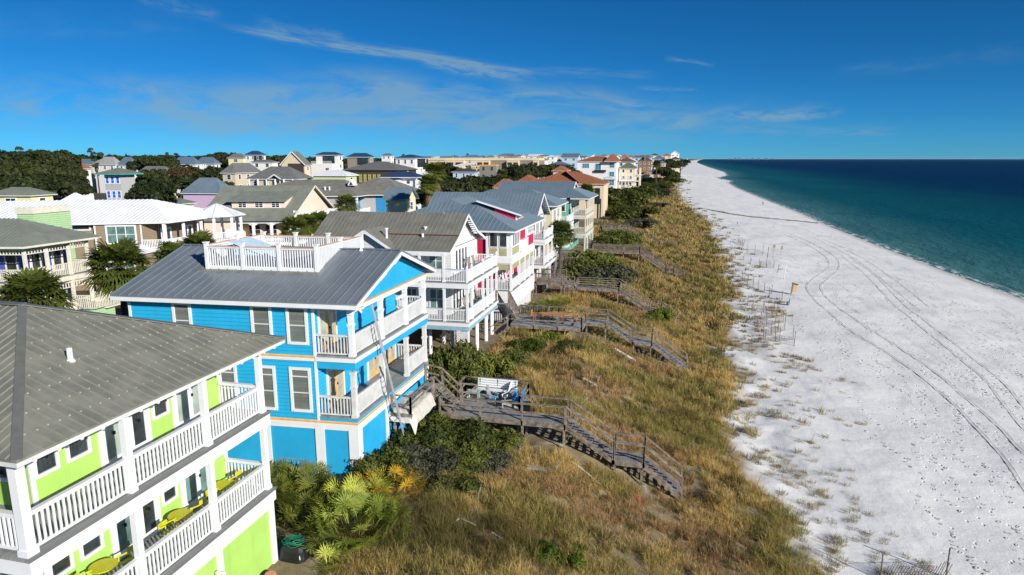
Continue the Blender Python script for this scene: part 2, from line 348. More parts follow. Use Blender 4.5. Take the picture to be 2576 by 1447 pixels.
def build_sea():
    m = bpy.data.materials.new('sea_water'); m.use_nodes = True; t = NT(m.node_tree); b = t.n['Principled BSDF']
    at_ = t.node('ShaderNodeAttribute', attribute_name='offs'); d = t.node('ShaderNodeSeparateColor'); t.l.new(at_.outputs['Color'], d.inputs[0]); dist = d.outputs[0]
    P = t.node('ShaderNodeNewGeometry').outputs['Position']
    nn = t.noise(t.scale(P, (.012, .004, 1)), 1, 4, .6, .5); nb = t.noise(t.scale(P, (.06, .02, 1)), 1, 4, .6)
    shallow = t.mix(t.ramp(dist, .0, .30), (.07, .19, .19), (.005, .085, .105))
    deep = t.mix(t.ramp(dist, .25, 1.0), shallow, (.001, .020, .065))
    bar = t.m('MULTIPLY', t.ramp(nn, .5, .68), t.m('SUBTRACT', 1, t.ramp(dist, .35, .9)))
    c = t.mix(t.m('MULTIPLY', bar, .6), deep, (.008, .115, .125)); c = t.mix(t.m('MULTIPLY', t.ramp(nb, .45, .7), .35), c, (.002, .05, .085))
    foam = t.m('MULTIPLY', t.m('SUBTRACT', 1, t.ramp(dist, .006, .045)), t.ramp(t.noise(t.scale(P, (1.2, .25, 1)), .9, 5, .7), .47, .6)); c = t.mix(foam, c, (.75, .78, .78))
    t.put(b.inputs['Base Color'], c); b.inputs['Roughness'].default_value = .45; b.inputs['Specular IOR Level'].default_value = .07; b.inputs['IOR'].default_value = 1.2
    h = t.m('ADD', t.m('MULTIPLY', t.noise(t.scale(P, (1, .45, 1)), .35, 6, .65, .4), .9), t.m('MULTIPLY', t.noise(P, 2.2, 4, .6), .12))
    bn = t.node('ShaderNodeBump'); bn.inputs['Strength'].default_value = .8; bn.inputs['Distance'].default_value = 1; t.put(bn.inputs['Height'], h); t.put(b.inputs['Normal'], bn.outputs[0])
    ys = [-300, 0, 60]; y = 80.
    while y < 120000: ys.append(y); y *= 1.035
    ys = np.array(ys); off = np.array([-6, 0, 1, 2.5, 5, 9, 15, 25, 40, 65, 100, 160, 260, 500, 1000, 2500, 8000, 30000, 120000.])
    Xs = shore(ys)[:, None]+off[None]; Ys = np.repeat(ys[:, None], len(off), 1)
    o = grid('sea', Xs, Ys, np.zeros_like(Xs)+.02, m, True); tag(o, kind='structure')
    dv = np.clip(np.repeat(off[None], len(ys), 0)/200., 0, 1)**.75*1.0
    dv = np.maximum(dv, np.clip((Ys-1500)/9000, 0, 1)); ca = o.data.color_attributes.new('offs', 'FLOAT_COLOR', 'POINT'); ca.data.foreach_set('color', np.stack([dv, dv, dv, np.ones_like(dv)], -1).ravel())
build_sea()
# ------------------------------------------------------------ building kit
class W:
    """a wall plane: axis 'b' faces the camera side (-b), axis 'a' faces the sea (+a), 'B' faces away (+b)"""
    def __init__(s, ax, k): s.ax = ax; s.k = k
    def box(s, mb, s0, s1, c0, c1, o0, o1):
        if s.ax == 'b': return mb.box(s0, s1, s.k-o1, s.k-o0, c0, c1)
        if s.ax == 'B': return mb.box(s0, s1, s.k+o0, s.k+o1, c0, c1)
        return mb.box(s.k+o0, s.k+o1, s0, s1, c0, c1)
def window(t, w, s0, s1, c0, c1, nx=1, ny=2, trim=.10, m=None, g=None, par=None, name='window', mul=.035, top=None):
    """s0..s1, c0..c1 is the outside of the trim"""
    m = m or WH; g = g or GLASS; f = MB(); T_ = trim
    w.box(f, s0, s0+T_, c0, c1, -.02, .06); w.box(f, s1-T_, s1, c0, c1, -.02, .06)
    w.box(f, s0+T_, s1-T_, c1-T_, c1, -.02, .058); w.box(f, s0+T_, s1-T_, c0, c0+T_, -.02, .075)
    for i in range(1, nx):
        x = s0+T_+(s1-s0-2*T_)*i/nx; w.box(f, x-mul, x+mul, c0+T_, c1-T_, -.01, .042)
    tt = c1-T_
    if top: w.box(f, s0+T_, s1-T_, c1-T_-top-.05, c1-T_-top, -.01, .044); tt = c1-T_-top
    for j in range(1, ny):
        z = c0+T_+(tt-c0-T_)*j/ny; w.box(f, s0+T_, s1-T_, z-.022, z+.022, -.01, .036)
    o = t.part(name, f, m, par)
    p = MB(); w.box(p, s0+T_*.9, s1-T_*.9, c0+T_*.9, c1-T_*.9, -.03, .012); t.part('pane', p, g, o)
    return o
def french(t, w, s0, s1, c0, c1, n=2, leaf=None, trim=.10, m=None, g=None, name='door', stile=.11):
    m = m or WH; f = MB(); lf = MB(); gl = MB(); g = g or GLASS
    w.box(f, s0, s0+trim, c0, c1, -.02, .06); w.box(f, s1-trim, s1, c0, c1, -.02, .06); w.box(f, s0+trim, s1-trim, c1-trim, c1, -.02, .058)
    o = t.part(name, f, m); a = (s1-s0-2*trim)/n
    for i in range(n):
        x0 = s0+trim+a*i+.008; x1 = x0+a-.016; z1 = c1-trim-.01; z0 = c0+.03
        w.box(lf, x0, x0+stile, z0, z1, 0, .045); w.box(lf, x1-stile, x1, z0, z1, 0, .045)
        w.box(lf, x0+stile, x1-stile, z1-stile, z1, 0, .043); w.box(lf, x0+stile, x1-stile, z0, z0+.24, 0, .043)
        w.box(gl, x0+stile*.9, x1-stile*.9, z0+.2, z1-stile*.9, -.02, .02)
    t.part('leaf', lf, leaf or m, o); t.part('pane', gl, g, o)
    h = MB(); xm = (s0+s1)/2+(.09 if n == 2 else 0); w.box(h, xm-.03, xm+.03, c0+1.0, c0+1.1, .04, .1); t.part('handle', h, BLK, o)
    return o
def rail(t, p, q, m=None, h=1.0, sp=.125, bw=.04, top=(.09, .07), par=None, cap=None, low=.10, name='railing', ends=False):
    """railing between floor points p, q (frame coordinates), with balusters"""
    m = m or WH; mb = MB(); p = Vector(p); q = Vector(q); d = q-p; L = d.length; up = Vector((0, 0, 1)); n = max(1, int(L/sp))
    mb.beam(p+up*(h-top[1]/2), q+up*(h-top[1]/2), top[0], top[1]); mb.beam(p+up*low, q+up*low, .05, .07)
    for i in range(n):
        x = p+d*((i+.5)/n); mb.box(x.x-bw/2, x.x+bw/2, x.y-bw/2, x.y+bw/2, x.z+low, x.z+h-top[1])
    o = t.part(name, mb, m, par)
    if cap: c = MB(); c.beam(p+up*(h+.02), q+up*(h+.02), top[0]+.06, .035); t.part('rail_cap', c, cap, o)
    return o
def post(t, a, b, c0, c1, w=.16, m=None, cap=True, collar=False, name='post'):
    mb = MB(); h = w/2; mb.box(a-h, a+h, b-h, b+h, c0, c1)
    if cap: mb.box(a-h*1.28, a+h*1.28, b-h*1.28, b+h*1.28, c0, c0+.16); mb.box(a-h*1.2, a+h*1.2, b-h*1.2, b+h*1.2, c1-.14, c1-.003)
    if collar: mb.box(a-h*1.35, a+h*1.35, b-h*1.35, b+h*1.35, c0+1.55, c0+1.62); mb.box(a-h*1.2, a+h*1.2, b-h*1.2, b+h*1.2, c0+1.47, c0+1.55)
    return t.part(name, mb, m or WH)
def bx(t, name, m, *bs, par=None, label=None):
    mb = MB()
    for b in bs: mb.box(*b)
    return t.part(name, mb, m, par, label=label)
def roof(t, planes, m, th=.10, sp=.45, fascia=None, name='roof', rw=.035, rh=.04, seam=None):
    mb = MB()
    for pl in planes: mb.slab(pl, th)
    o = t.part(name, mb, m); sb = MB()
    if sp:
        for pl in planes: sb.ribs(pl, sp, rw, rh)
        t.part('seam', sb, seam or m, o)
    if fascia:
        f = MB()
        for pl in planes:
            p, q = Vector(pl[0]), Vector(pl[1]); dz = Vector((0, 0, -th-.075)); f.beam(p+dz, q+dz, .04, .15)
        t.part('fascia', f, fascia, o)
    return o
def hip(a0, a1, b0, b1, ze, rise, ov=.5, ea=None, eb=None, zr=None):
    """hip planes, first edge = eave. ea / eb: how far the ridge ends stand in from the a0 / a1 ends"""
    a0 -= ov; a1 += ov; b0 -= ov; b1 += ov; bm = (b0+b1)/2; h = (b1-b0)/2
    if (a1-a0) >= (b1-b0):
        ra = a0+(h if ea is None else ea); rb = a1-(h if eb is None else eb); z = ze+rise
        P = [[(a0, b0, ze), (a1, b0, ze), (rb, bm, z), (ra, bm, z)], [(a1, b1, ze), (a0, b1, ze), (ra, bm, z), (rb, bm, z)]]
        if rb < a1-.05: P.append([(a1, b0, ze), (a1, b1, ze), (rb, bm, z)])
        if ra > a0+.05: P.append([(a0, b1, ze), (a0, b0, ze), (ra, bm, z)])
        return P
    am = (a0+a1)/2; k = (a1-a0)/2; r0 = b0+(k if ea is None else ea); r1 = b1-(k if eb is None else eb); z = ze+rise
    P = [[(a1, b0, ze), (a1, b1, ze), (am, r1, z), (am, r0, z)], [(a0, b1, ze), (a0, b0, ze), (am, r0, z), (am, r1, z)]]
    if r0 > b0+.05: P.append([(a0, b0, ze), (a1, b0, ze), (am, r0, z)])
    if r1 < b1-.05: P.append([(a1, b1, ze), (a0, b1, ze), (am, r1, z)])
    return P
def rtails(t, m, runs, par=None):   # rafter tails along eaves: (p, q, dir, n)
    mb = MB()
    for p, q, d, n in runs:
        p = Vector(p); q = Vector(q); d = Vector(d)
        for i in range(n): x = p+(q-p)*((i+.5)/n); mb = MB(); mb.beam(x, x+d, .07, .11); t.part('rafter_tail', mb, m, par)

# ------------------------------------------------------------ lime green house, nearest
def green_house():
    f = Fr((-14.5, 10.95)); t = T('green_house', 'lime green house with white wraparound balconies and a weathered metal hip roof', 'house', f, -6, 4.7, 5.2)
    B = 9.45; wa = -1.9; wb = 1.75
    wl = MB(); wl.box(-13, wa, wb, B, 8.6, 14.2); wl.box(-13, -.06, .06, B, 5.0, 8.06); t.part('wall', wl, LIME)
    # floor bands
    fl = MB()
    for z in (8.6, 11.7): fl.box(-13, .06, -.06, B+.06, z-.46, z-.10)
    t.part('balcony_beam', fl, WH)
    bx(t, 'porch_floor', PORCH, (-13, .13, -.13, B+.12, 8.52, 8.6), (-13, .13, -.13, B+.12, 11.62, 11.7))
    bx(t, 'ceiling', WH, (-13, .0, .0, B, 14.12, 14.24), (-13, -.02, .02, B-.02, 11.16, 11.23))
    bx(t, 'base_trim', WH, (-.07, .02, -.01, .25, 4.9, 8.1), (-.07, .02, B-.25, B+.02, 4.8, 8.1), (-.07, .02, 6.2, 6.45, 4.9, 8.1), (-.07, .02, 3.0, 3.2, 4.9, 8.1), (-.07, .022, 0, B, 7.86, 8.12))
    bx(t, 'balcony_fascia', WH, (0, .09, -.09, B+.09, 11.2, 11.63), (0, .09, -.09, B+.09, 8.1, 8.53), (-13, 0, -.09, 0, 11.2, 11.63), (-13, 0, -.09, 0, 8.1, 8.53), (-1.9, 0, B, B+.09, 11.2, 11.63), (-1.9, 0, B, B+.09, 8.1, 8.53))
    PB = [.08, 3.2, 6.38, B-.1]
    for z0, z1 in ((11.7, 14.15), (8.6, 11.18)):
        for i, b in enumerate(PB): post(t, -.12, b, z0, z1, .24 if i == 0 else .19)
        for b0, b1 in zip(PB[:-1], PB[1:]): rail(t, (-.12, b0+.1, z0), (-.12, b1-.1, z0), h=1.05, sp=.145, bw=.045, top=(.14, .11))
        rail(t, (-.22, .08, z0), (-4.6, .08, z0), h=1.05, sp=.145, bw=.045, top=(.14, .11)); post(t, -4.7, .08, z0, z1, .19)
        rail(t, (-.22, B-.1, z0), (wa+.05, B-.1, z0), h=1.05, sp=.145, bw=.045, top=(.14, .11))
        w = W('a', wa); q = z0-11.7
        # wall openings and white casings
        for s0, s1 in ((1.86, 2.62), (2.86, 3.66), (6.05, 6.78)): window(t, w, s0, s1, z0+.82, z0+1.66, 1, 1, .09, g=GLASS)
        french(t, w, 3.95, 5.0, z0+.02, z0+2.12, 1, g=CURT if q == 0 else GLASSG); french(t, w, 5.0, 5.92, z0+.02, z0+2.12, 1)
        french(t, w, 6.95, 8.6, z0+.02, z0+2.12, 2, g=CURT if q == 0 else GLASSG)
        c = MB(); w.box(c, wb, B, z0+1.80 if q == 0 else z0+2.2, z0+2.42, 0, .05); w.box(c, wb-.02, wb+.12, z0, z0+2.4, 0, .055); w.box(c, B-.12, B, z0, z0+2.4, 0, .055)
        w.box(c, wb, 3.8, z0+1.72, z0+2.3, 0, .04); t.part('wall_trim', c, WH)
        ws = W('b', wb); window(t, ws, -3.6, -2.5, z0+.75, z0+2.1, 1, 2, .1, g=GLASS); french(t, ws, -4.9, -3.8, z0+.02, z0+2.1, 1)
    # wall lamps by the ground floor
    eb0, eb1, ea1, zr = -.42, B+.62, .6, 16.55; bm = 4.75; ap = -5.0
    P = [[(ea1, eb0, 14.42), (ea1, eb1, 14.42), (ap, bm, zr)], [(-13.6, eb0, 14.42), (ea1, eb0, 14.42), (ap, bm, zr), (-13.6, bm, zr)], [(ea1, eb1, 14.42), (-13.6, eb1, 14.42), (-13.6, bm, zr), (ap, bm, zr)]]
    r = roof(t, P, RF_OLD, .06, .30, None, rw=.028, rh=.03, seam=mat('tan_seam_highlight', (.25, .245, .20), .6))  # seam colour lifted: sun gleam on the ribs painted in
    scr = MB(); n = Vector((.36, 0, 1)).normalized()     # washered screws, paler than the sheet, along every batten row
    for i in range(33):
        b = eb0+.3*i+.15
        for k in range(1, 14):
            a = ea1-k*.62+((i % 2)*.02); z = 14.42+(ea1-a)/(ea1-ap)*(zr-14.42)
            if abs(b-bm) < (a-ap)/(ea1-ap)*(eb1-eb0)/2-.1 and a < ea1-.1: scr.box(a-.022, a+.022, b-.014, b+.014, z, z+.035)
    t.part('screw', scr, mat('pale_screw', (.42, .40, .34), .5), r)['kind'] = 'stuff'
    cp = MB(); cp.beam((ea1, eb0, 14.44), (ap, bm, zr+.03), .22, .035); cp.beam((ea1, eb1, 14.44), (ap, bm, zr+.03), .26, .035); cp.beam((-13.6, bm, zr+.03), (ap, bm, zr+.03), .3, .035); t.part('ridge_cap', cp, mat('dark_ridge_metal', (.15, .155, .14), .55, .4, 0), r)
    fa = MB(); fa.box(ea1-.05, ea1-.01, eb0, eb1, 14.24, 14.36); fa.box(-13.6, ea1-.05, eb0+.01, eb0+.05, 14.24, 14.36); fa.box(-13.6, ea1-.05, eb1-.05, eb1-.01, 14.24, 14.36); t.part('fascia', fa, WH2, r)
    rtails(t, WH, [((ea1-.1, eb0+.2, 14.2), (ea1-.1, eb1-.2, 14.2), (-.5, 0, .1), 16), ((-10, eb1-.1, 14.2), (ea1-.3, eb1-.1, 14.2), (0, -.5, .1), 16)], r)
    v = MB(); v.cyl((-1.95, 3.45, 15.2), (-1.95, 3.45, 15.75), .075, 12); v.cyl((-1.95, 3.45, 15.3), (-1.95, 3.45, 15.42), .16, 12, .09); t.part('vent_pipe', v, WH, r)
    for b in (1.2, 6.05):
        l = MB(); l.box(.02, .10, b-.06, b+.06, 7.15, 7.3); l.cyl((.10, b-.06, 7.22), (.24, b-.16, 7.12), .035, 8, .07); l.cyl((.10, b+.06, 7.22), (.24, b+.16, 7.12), .035, 8, .07); t.part('wall_lamp', l, CRM)
green_house()
# bistro sets on the lower balcony
def bistro_table(x, y, lab):
    t = T('bistro_table', lab, 'table', ID, x, y, 8.6, 'chartreuse bistro tables on the green house balcony'); m = MB(); m.cyl((x, y, 9.28), (x, y, 9.31), .38, 28); t.part('table_top', m, CHART)
    for k in range(3):
        a = k*2.09+.4; l = MB(); l.cyl((x+.1*math.cos(a), y+.1*math.sin(a), 9.28), (x+.3*math.cos(a), y+.3*math.sin(a), 8.61), .018, 6); t.part('leg', l, CHART)
def bistro_chair(x, y, ang, lab):
    f = Fr((x, y), ang); t = T('bistro_chair', lab, 'chair', f, 0, 0, 8.6, 'chartreuse bistro chairs on the green house balcony'); m = MB()
    m.cyl((0, 0, 9.04), (0, 0, 9.065), .21, 18); t.part('seat', m, CHART)
    b = MB(); pts = [(.24*math.cos(R(a)), .24*math.sin(R(a))) for a in range(-110, 111, 22)]
    for p, q in zip(pts[:-1], pts[1:]): b.beam((p[0], p[1], 9.36), (q[0], q[1], 9.36), .05, .05)
    for p, q in zip(pts[3:7], pts[4:8]): b.beam((p[0], p[1], 9.44), (q[0], q[1], 9.44), .03, .13)
    t.part('backrest', b, CHART)
    for a in (-105, -40, 40, 105):
        l = MB(); l.cyl((.2*math.cos(R(a)), .2*math.sin(R(a)), 9.04 if abs(a) < 60 else 9.36), (.25*math.cos(R(a)), .25*math.sin(R(a)), 8.61), .016, 6); t.part('leg', l, CHART)
bistro_table(-15.75, 13.95, 'yellow-green round table nearest the camera on the lower green house balcony'); bistro_table(-15.6, 16.9, 'yellow-green round table in the middle bay of the lower balcony'); bistro_table(-15.55, 19.05, 'yellow-green round table in the far bay of the lower balcony')
for x, y, a, lb in [(-15.6, 14.62, 60, 'yellow-green chair beyond the nearest round table'), (-15.85, 13.3, 250, 'yellow-green chair before the nearest round table'), (-15.5, 16.25, 250, 'yellow-green chair before the middle round table'), (-15.4, 17.5, 60, 'yellow-green chair beyond the middle round table'), (-15.5, 18.35, 250, 'yellow-green chair before the far round table'), (-15.5, 19.6, 70, 'yellow-green chair at the far end of the balcony')]: bistro_chair(x, y, a, lb)
def grill():
    x, y, z = -13.95, 20.75, 5.0; t = T('covered_grill', 'barbecue grill under a black cover beside the green house', 'grill', ID, x, y, z)
    m = MB(); lv = [(.0, .62, .46), (.25, .58, .43), (.6, .56, .38), (.92, .52, .34), (1.08, .44, .26), (1.14, .3, .16)]; n = 20; V = []; F = []
    for k, (h, a, b) in enumerate(lv):
        for i in range(n):
            th = 2*math.pi*i/n; c, s_ = math.cos(th), math.sin(th); w = 1+(.05*math.sin(5*th+k)+.03*math.sin(9*th+2*k))*(1-h)
            V.append((x+a*w*math.copysign(abs(c)**.5, c), y+b*w*math.copysign(abs(s_)**.5, s_), z+h))
    for k in range(len(lv)-1):
        for i in range(n): F.append((k*n+i, k*n+(i+1) % n, (k+1)*n+(i+1) % n, (k+1)*n+i))
    F.append(tuple((len(lv)-1)*n+i for i in range(n))); m.add(V, F); t.part('cover', m, BLK)
    h = T('garden_hose', 'green garden hose coiled on the black grill cover', 'hose', ID, x, y, z+1.15); hm = MB(); prev = None
    for i in range(170):
        a = i*.33; rr = .26+.10*math.sin(i*.21)+.05*math.sin(i*.77); q = Vector((x+rr*math.cos(a)*1.2+.04*math.sin(i*.5), y+rr*.9*math.sin(a), z+1.15+.02*math.sin(i*.9)+.0009*i-max(0, rr-.3)*.5))
        if prev is not None: hm.cyl(prev, q, .014, 5)
        prev = q
    hm.cyl((x+.3, y-.1, z+1.15), (x+.42, y-.32, z+.8), .014, 5); h.part('coil', hm, HOSE)
    nz = MB(); nz.cyl((x+.42, y-.32, z+.8), (x+.44, y-.34, z+.66), .022, 8); h.part('nozzle', nz, CRM)
grill()

# ------------------------------------------------------------ bright blue house
def blue_house():
    f = Fr((-14.5, 27.45), 4.1); t = T('blue_house', 'bright blue beach house with stacked porches, metal gable roof and roof deck', 'house', f, -6, 4.8, 5.2)
    B = 9.55; pa = -1.95
    w = MB(); w.box(-11.8, pa, 0, B, 8.3, 14.2); t.part('wall', w, BLUE)
    bx(t, 'base_wall', BLUEP, (-11.8, -.02, .02, B-.02, 4.6, 8.1))
    # gable ends
    ze, zk, bm = 14.42, 16.22, 4.85; e0, e1 = -.5, B+.45
    g = MB(); g.prism([(-.06, -.05, 14.15), (-.06, B+.05, 14.15), (-.06, B+.05, 14.36), (-.06, bm, 16.08), (-.06, -.05, 14.36)], (-.12, 0, 0)); t.part('gable', g, BLUEP)
    g = MB(); g.prism([(-11.8, 0, 14.1), (-11.8, B, 14.1), (-11.8, B, 14.36), (-11.8, bm, 16.08), (-11.8, 0, 14.36)], (.12, 0, 0)); t.part('gable', g, BLUEP)
    al = -12.35; ar = .5
    P = [[(al, e0, ze), (ar, e0, ze), (ar, bm, zk), (al, bm, zk)], [(ar, e1, ze), (al, e1, ze), (al, bm, zk), (ar, bm, zk)]]
    r = roof(t, P, RF_SLATE, .09, .48, None, rw=.035, rh=.045, seam=mat('blue_grey_seam', (.20, .24, .27), .4, .5, .3))
    fa = MB(); fa.box(al, ar, e0-.02, e0+.02, 14.14, 14.34); fa.box(al, ar, e1-.02, e1+.02, 14.14, 14.34)
    for a in (ar-.02, al+.02):
        fa.beam((a, e0, ze-.17), (a, bm, zk-.17), .05, .18); fa.beam((a, e1, ze-.17), (a, bm, zk-.17), .05, .18)
    t.part('fascia', fa, WH, r)
    for y0, y1 in ((e0+.02, 0), (B, e1-.02)): sf = MB(); sf.box(al, ar-.05, y0, y1, 14.12, 14.15); t.part('soffit', sf, WH, r)
    br = MB(); br.prism([(.0, bm, 15.95), (.42, bm, 15.99), (.42, bm, 15.85), (.12, bm, 15.45), (0, bm, 15.4)], (0, .12, 0)); t.part('bracket', br, WH, r); br = MB(); br.prism([(.0, 3.0, 15.3), (.42, 3., 15.35), (.42, 3., 15.2), (.1, 3., 14.85), (0, 3., 14.85)], (0, .12, 0)); t.part('bracket', br, WH, r)
    cp = MB(); cp.beam((al, bm, zk+.03), (ar, bm, zk+.03), .25, .04); t.part('ridge_cap', cp, RF_SLATE, r)
    pp = MB(); pp.cyl((-9.6, 3.0, 15.4), (-9.6, 3.0, 15.95), .09, 12); t.part('flue_pipe', pp, RUST, r); pq = MB(); pq.cyl((-9.6, 3, 15.95), (-9.6, 3, 16.25), .075, 12); pq.cyl((-9.6, 3, 16.25), (-9.6, 3, 16.31), .14, 12); t.part('flue_cap', pq, ALU, r)
    pv = MB(); pv.cyl((-1.7, 4.7, 16.1), (-1.7, 4.7, 16.55), .05, 10); pv.cyl((-1.7, 4.7, 16.15), (-1.7, 4.7, 16.28), .13, 10, .06); t.part('vent_pipe', pv, WH, r)
    # pediment trim and porch framing
    bx(t, 'orange_trim', YTAG, (-.06, .04, -.05, B+.05, 14.10, 14.17)); bx(t, 'porch_header', WH, (-.2, .02, -.05, B+.05, 13.86, 14.10), (pa, -.2, -.06, .10, 13.98, 14.12))
    for z0, z1 in ((11.7, 13.9), (8.6, 10.95)):
        for b in (.1, 3.35, 6.55, B-.12): post(t, -.12, b, z0, z1, .22, WH2 if z0 < 9 else WH, collar=True)
        segs = [(.22, 3.22), (3.48, 6.42), (6.68, B-.25)]
        if z0 < 9: segs = [(.22, 3.22), (6.68, B-.25)]
        for b0, b1 in segs: rail(t, (-.12, b0, z0), (-.12, b1, z0), WH2, 1.05, .12, .045, (.11, .09))
        for b in (.08, B-.1): rail(t, (-.26, b, z0), (pa+.05, b, z0), WH2, 1.05, .16, .045, (.11, .09))
        bx(t, 'porch_floor', PORCH, (pa, .06, -.02, B+.02, z0-.07, z0))
    bx(t, 'belt_trim', WH, (-.1, .10, -.08, B+.08, 11.42, 11.62), (pa, -.1, -.08, .08, 11.42, 11.62), (-11.85, pa, -.05, .0, 11.40, 11.56), (-11.85, 0, -.05, 0, 8.10, 8.26), (.0, .05, -.05, B+.05, 8.10, 8.26))
    bx(t, 'orange_belt', ORNG, (-11.85, pa, -.055, .01, 11.562, 11.63), (-11.85, .055, -.055, -.001, 8.262, 8.34), (-.005, .055, 0, B+.05, 8.262, 8.34)); bx(t, 'yellow_belt', YELT, (-11.85, pa, -.05, .01, 11.632, 11.67), (-11.85, .05, -.05, -.001, 8.342, 8.38), (-.005, .05, 0, B+.05, 8.342, 8.38))
    bx(t, 'porch_beam', BLUEP, (-.2, .04, -.02, B+.02, 11.05, 11.42), (pa, -.2, -.02, .1, 11.05, 11.42), (-.2, .04, -.02, B+.02, 8.385, 8.52), (pa, -.2, -.02, .1, 8.385, 8.52), (pa, -.2, .1, B-.1, 11.3, 11.4), (pa, 0, 0, B, 13.95, 14.0))
    bx(t, 'corner_trim', WH, (pa-.10, pa+.03, -.035, .04, 8.38, 14.12)); bx(t, 'corner_trim', WH, (-11.85, -11.72, -.035, .04, 8.38, 14.12))
    sw = W('b', 0)
    for s0, s1, c0, c1, tp in [(-9.42, -8.38, 12.2, 14.08, None), (-5.2, -4.1, 12.2, 14.1, None), (-3.35, -2.25, 12.2, 14.1, None)]: window(t, sw, s0, s1, c0, c1, 1, 2, .14, g=BLIND)
    for s0, s1 in [(-9.42, -8.38), (-7.2, -6.2), (-5.15, -4.12), (-3.38, -2.26)]: window(t, sw, s0, s1, 8.76, 11.05, 1, 2, .14, g=BLIND, top=.30)
    pil = [(-.45, .03), (-2.2, -1.72), (-5.1, -4.6), (-8.2, -7.8), (-11.85, -11.5)]
    m = MB()
    for s0, s1 in pil: m.box(s0, s1, -.04, .0, 4.6, 8.1)
    m.box(-11.85, 0, -.03, 0, 7.92, 8.1); m.box(0, .04, -.04, .45, 4.6, 8.1); m.box(0, .04, B-.4, B, 4.6, 8.1); m.box(0, .04, 3.2, 3.5, 4.6, 8.1); m.box(0, .035, .45, B-.4, 7.92, 8.1); t.part('pilaster', m, WH)
    fw = W('a', pa)
    for z0 in (11.7, 8.6):
        for s0, s1 in ((.85, 2.6), (5.3, 7.0)) if z0 < 9 else ((.35, 2.1),): french(t, fw, s0, s1, z0+.02, z0+2.25, 2, DOORO, g=CURT)
        french(t, fw, 7.6, 9.2, z0+.02, z0+2.25, 2, DOORO, g=CURT) if z0 < 9 else None
    lt = MB(); lt.box(.02, .12, 5.0, 6.3, 13.45, 13.62); t.part('porch_light', lt, WH)
    sp = MB(); sp.box(.04, .2, .5, .9, 13.9, 14.02); sp.cyl((.1, .55, 13.9), (.25, .5, 13.78), .06, 8); t.part('floodlight', sp, CRM)
    # roof deck
    d = MB(); a0, a1, b0, b1, zd = -9.05, -2.95, 2.35, 7.35, 15.42
    bx(t, 'deck_curb', WH, (a1-.06, a1+.06, b0, b1, 15.1, 15.55), (a0-.06, a0+.06, b0, b1, 15.1, 15.55), (a0+.06, a1-.06, b0-.05, b0+.03, 15.15, 15.5)); bx(t, 'roof_deck', PLANKL, (a0+.06, a1-.06, b0+.03, b1, 16.30, 16.36) if 0 else (a0+.06, a1-.06, b0+.03, b1, 15.45, 15.52))
    bx(t, 'deck_skirt', WH, (a0+.06, a1-.06, b1, b1+.05, 14.9, 15.5)); bx(t, 'roof_flashing', RF_OLD, (a0-.4, a1+.2, b0-.35, b0-.05, 15.22, 15.36))
    for i in range(4):
        a = a0+(a1-a0)*i/3
        for b in (b0, b1): post(t, a, b, 15.25, 16.72, .17, WH, False); bx(t, 'post_cap', WH, (a-.12, a+.12, b-.12, b+.12, 16.722, 16.78))
        if i < 3:
            for b in (b0, b1): rail(t, (a+.1, b, 15.42), (a+(a1-a0)/3-.1, b, 15.42), WH, 1.12, .14, .045, (.10, .08), cap=ORNG if 0 else mat('peach_rail_cap', (.72, .42, .28), .5), low=.09)
    for a in (a0, a1):
        post(t, a, (b0+b1)/2, 15.4, 16.8, .17, WH, False); bx(t, 'post_cap', WH, (a-.12, a+.12, (b0+b1)/2-.12, (b0+b1)/2+.12, 16.802, 16.86))
        for q0, q1 in ((b0+.1, (b0+b1)/2-.1), ((b0+b1)/2+.1, b1-.1)): rail(t, (a, q0, 15.5), (a, q1, 15.5), WH, 1.1, .14, .045, (.10, .08), cap=mat('peach_rail_cap', (.72, .42, .28)), low=.09)
    # stair hatch with a pale blue sloping roof standing on the roof deck
    hh = MB(); hh.prism([(-8.2, 3.3, 15.53), (-5.2, 3.3, 15.53), (-8.2, 3.3, 16.55)], (0, 1.7, 0)); t.part('stair_hatch', hh, PBLUE)
    ht = MB(); ht.slab([(-5.1, 3.2, 15.62), (-5.1, 5.1, 15.62), (-8.35, 5.1, 16.72), (-8.35, 3.2, 16.72)], .06); t.part('hatch_trim', ht, mat('pale_sky_paint', (.50, .66, .78)))
    tb = T('roof_bench', 'low white bench on the blue house roof deck', 'bench', f, -4.5, 4.6, 15.5); q = MB(); q.box(-5.2, -3.6, 4.4, 4.9, 15.9, 15.96); tb.part('seat', q, WH)
    for a in (-5.1, -3.7): l = MB(); l.box(a-.04, a+.04, 4.42, 4.88, 15.52, 15.9); tb.part('leg', l, WH)
    return f
BF = blue_house()

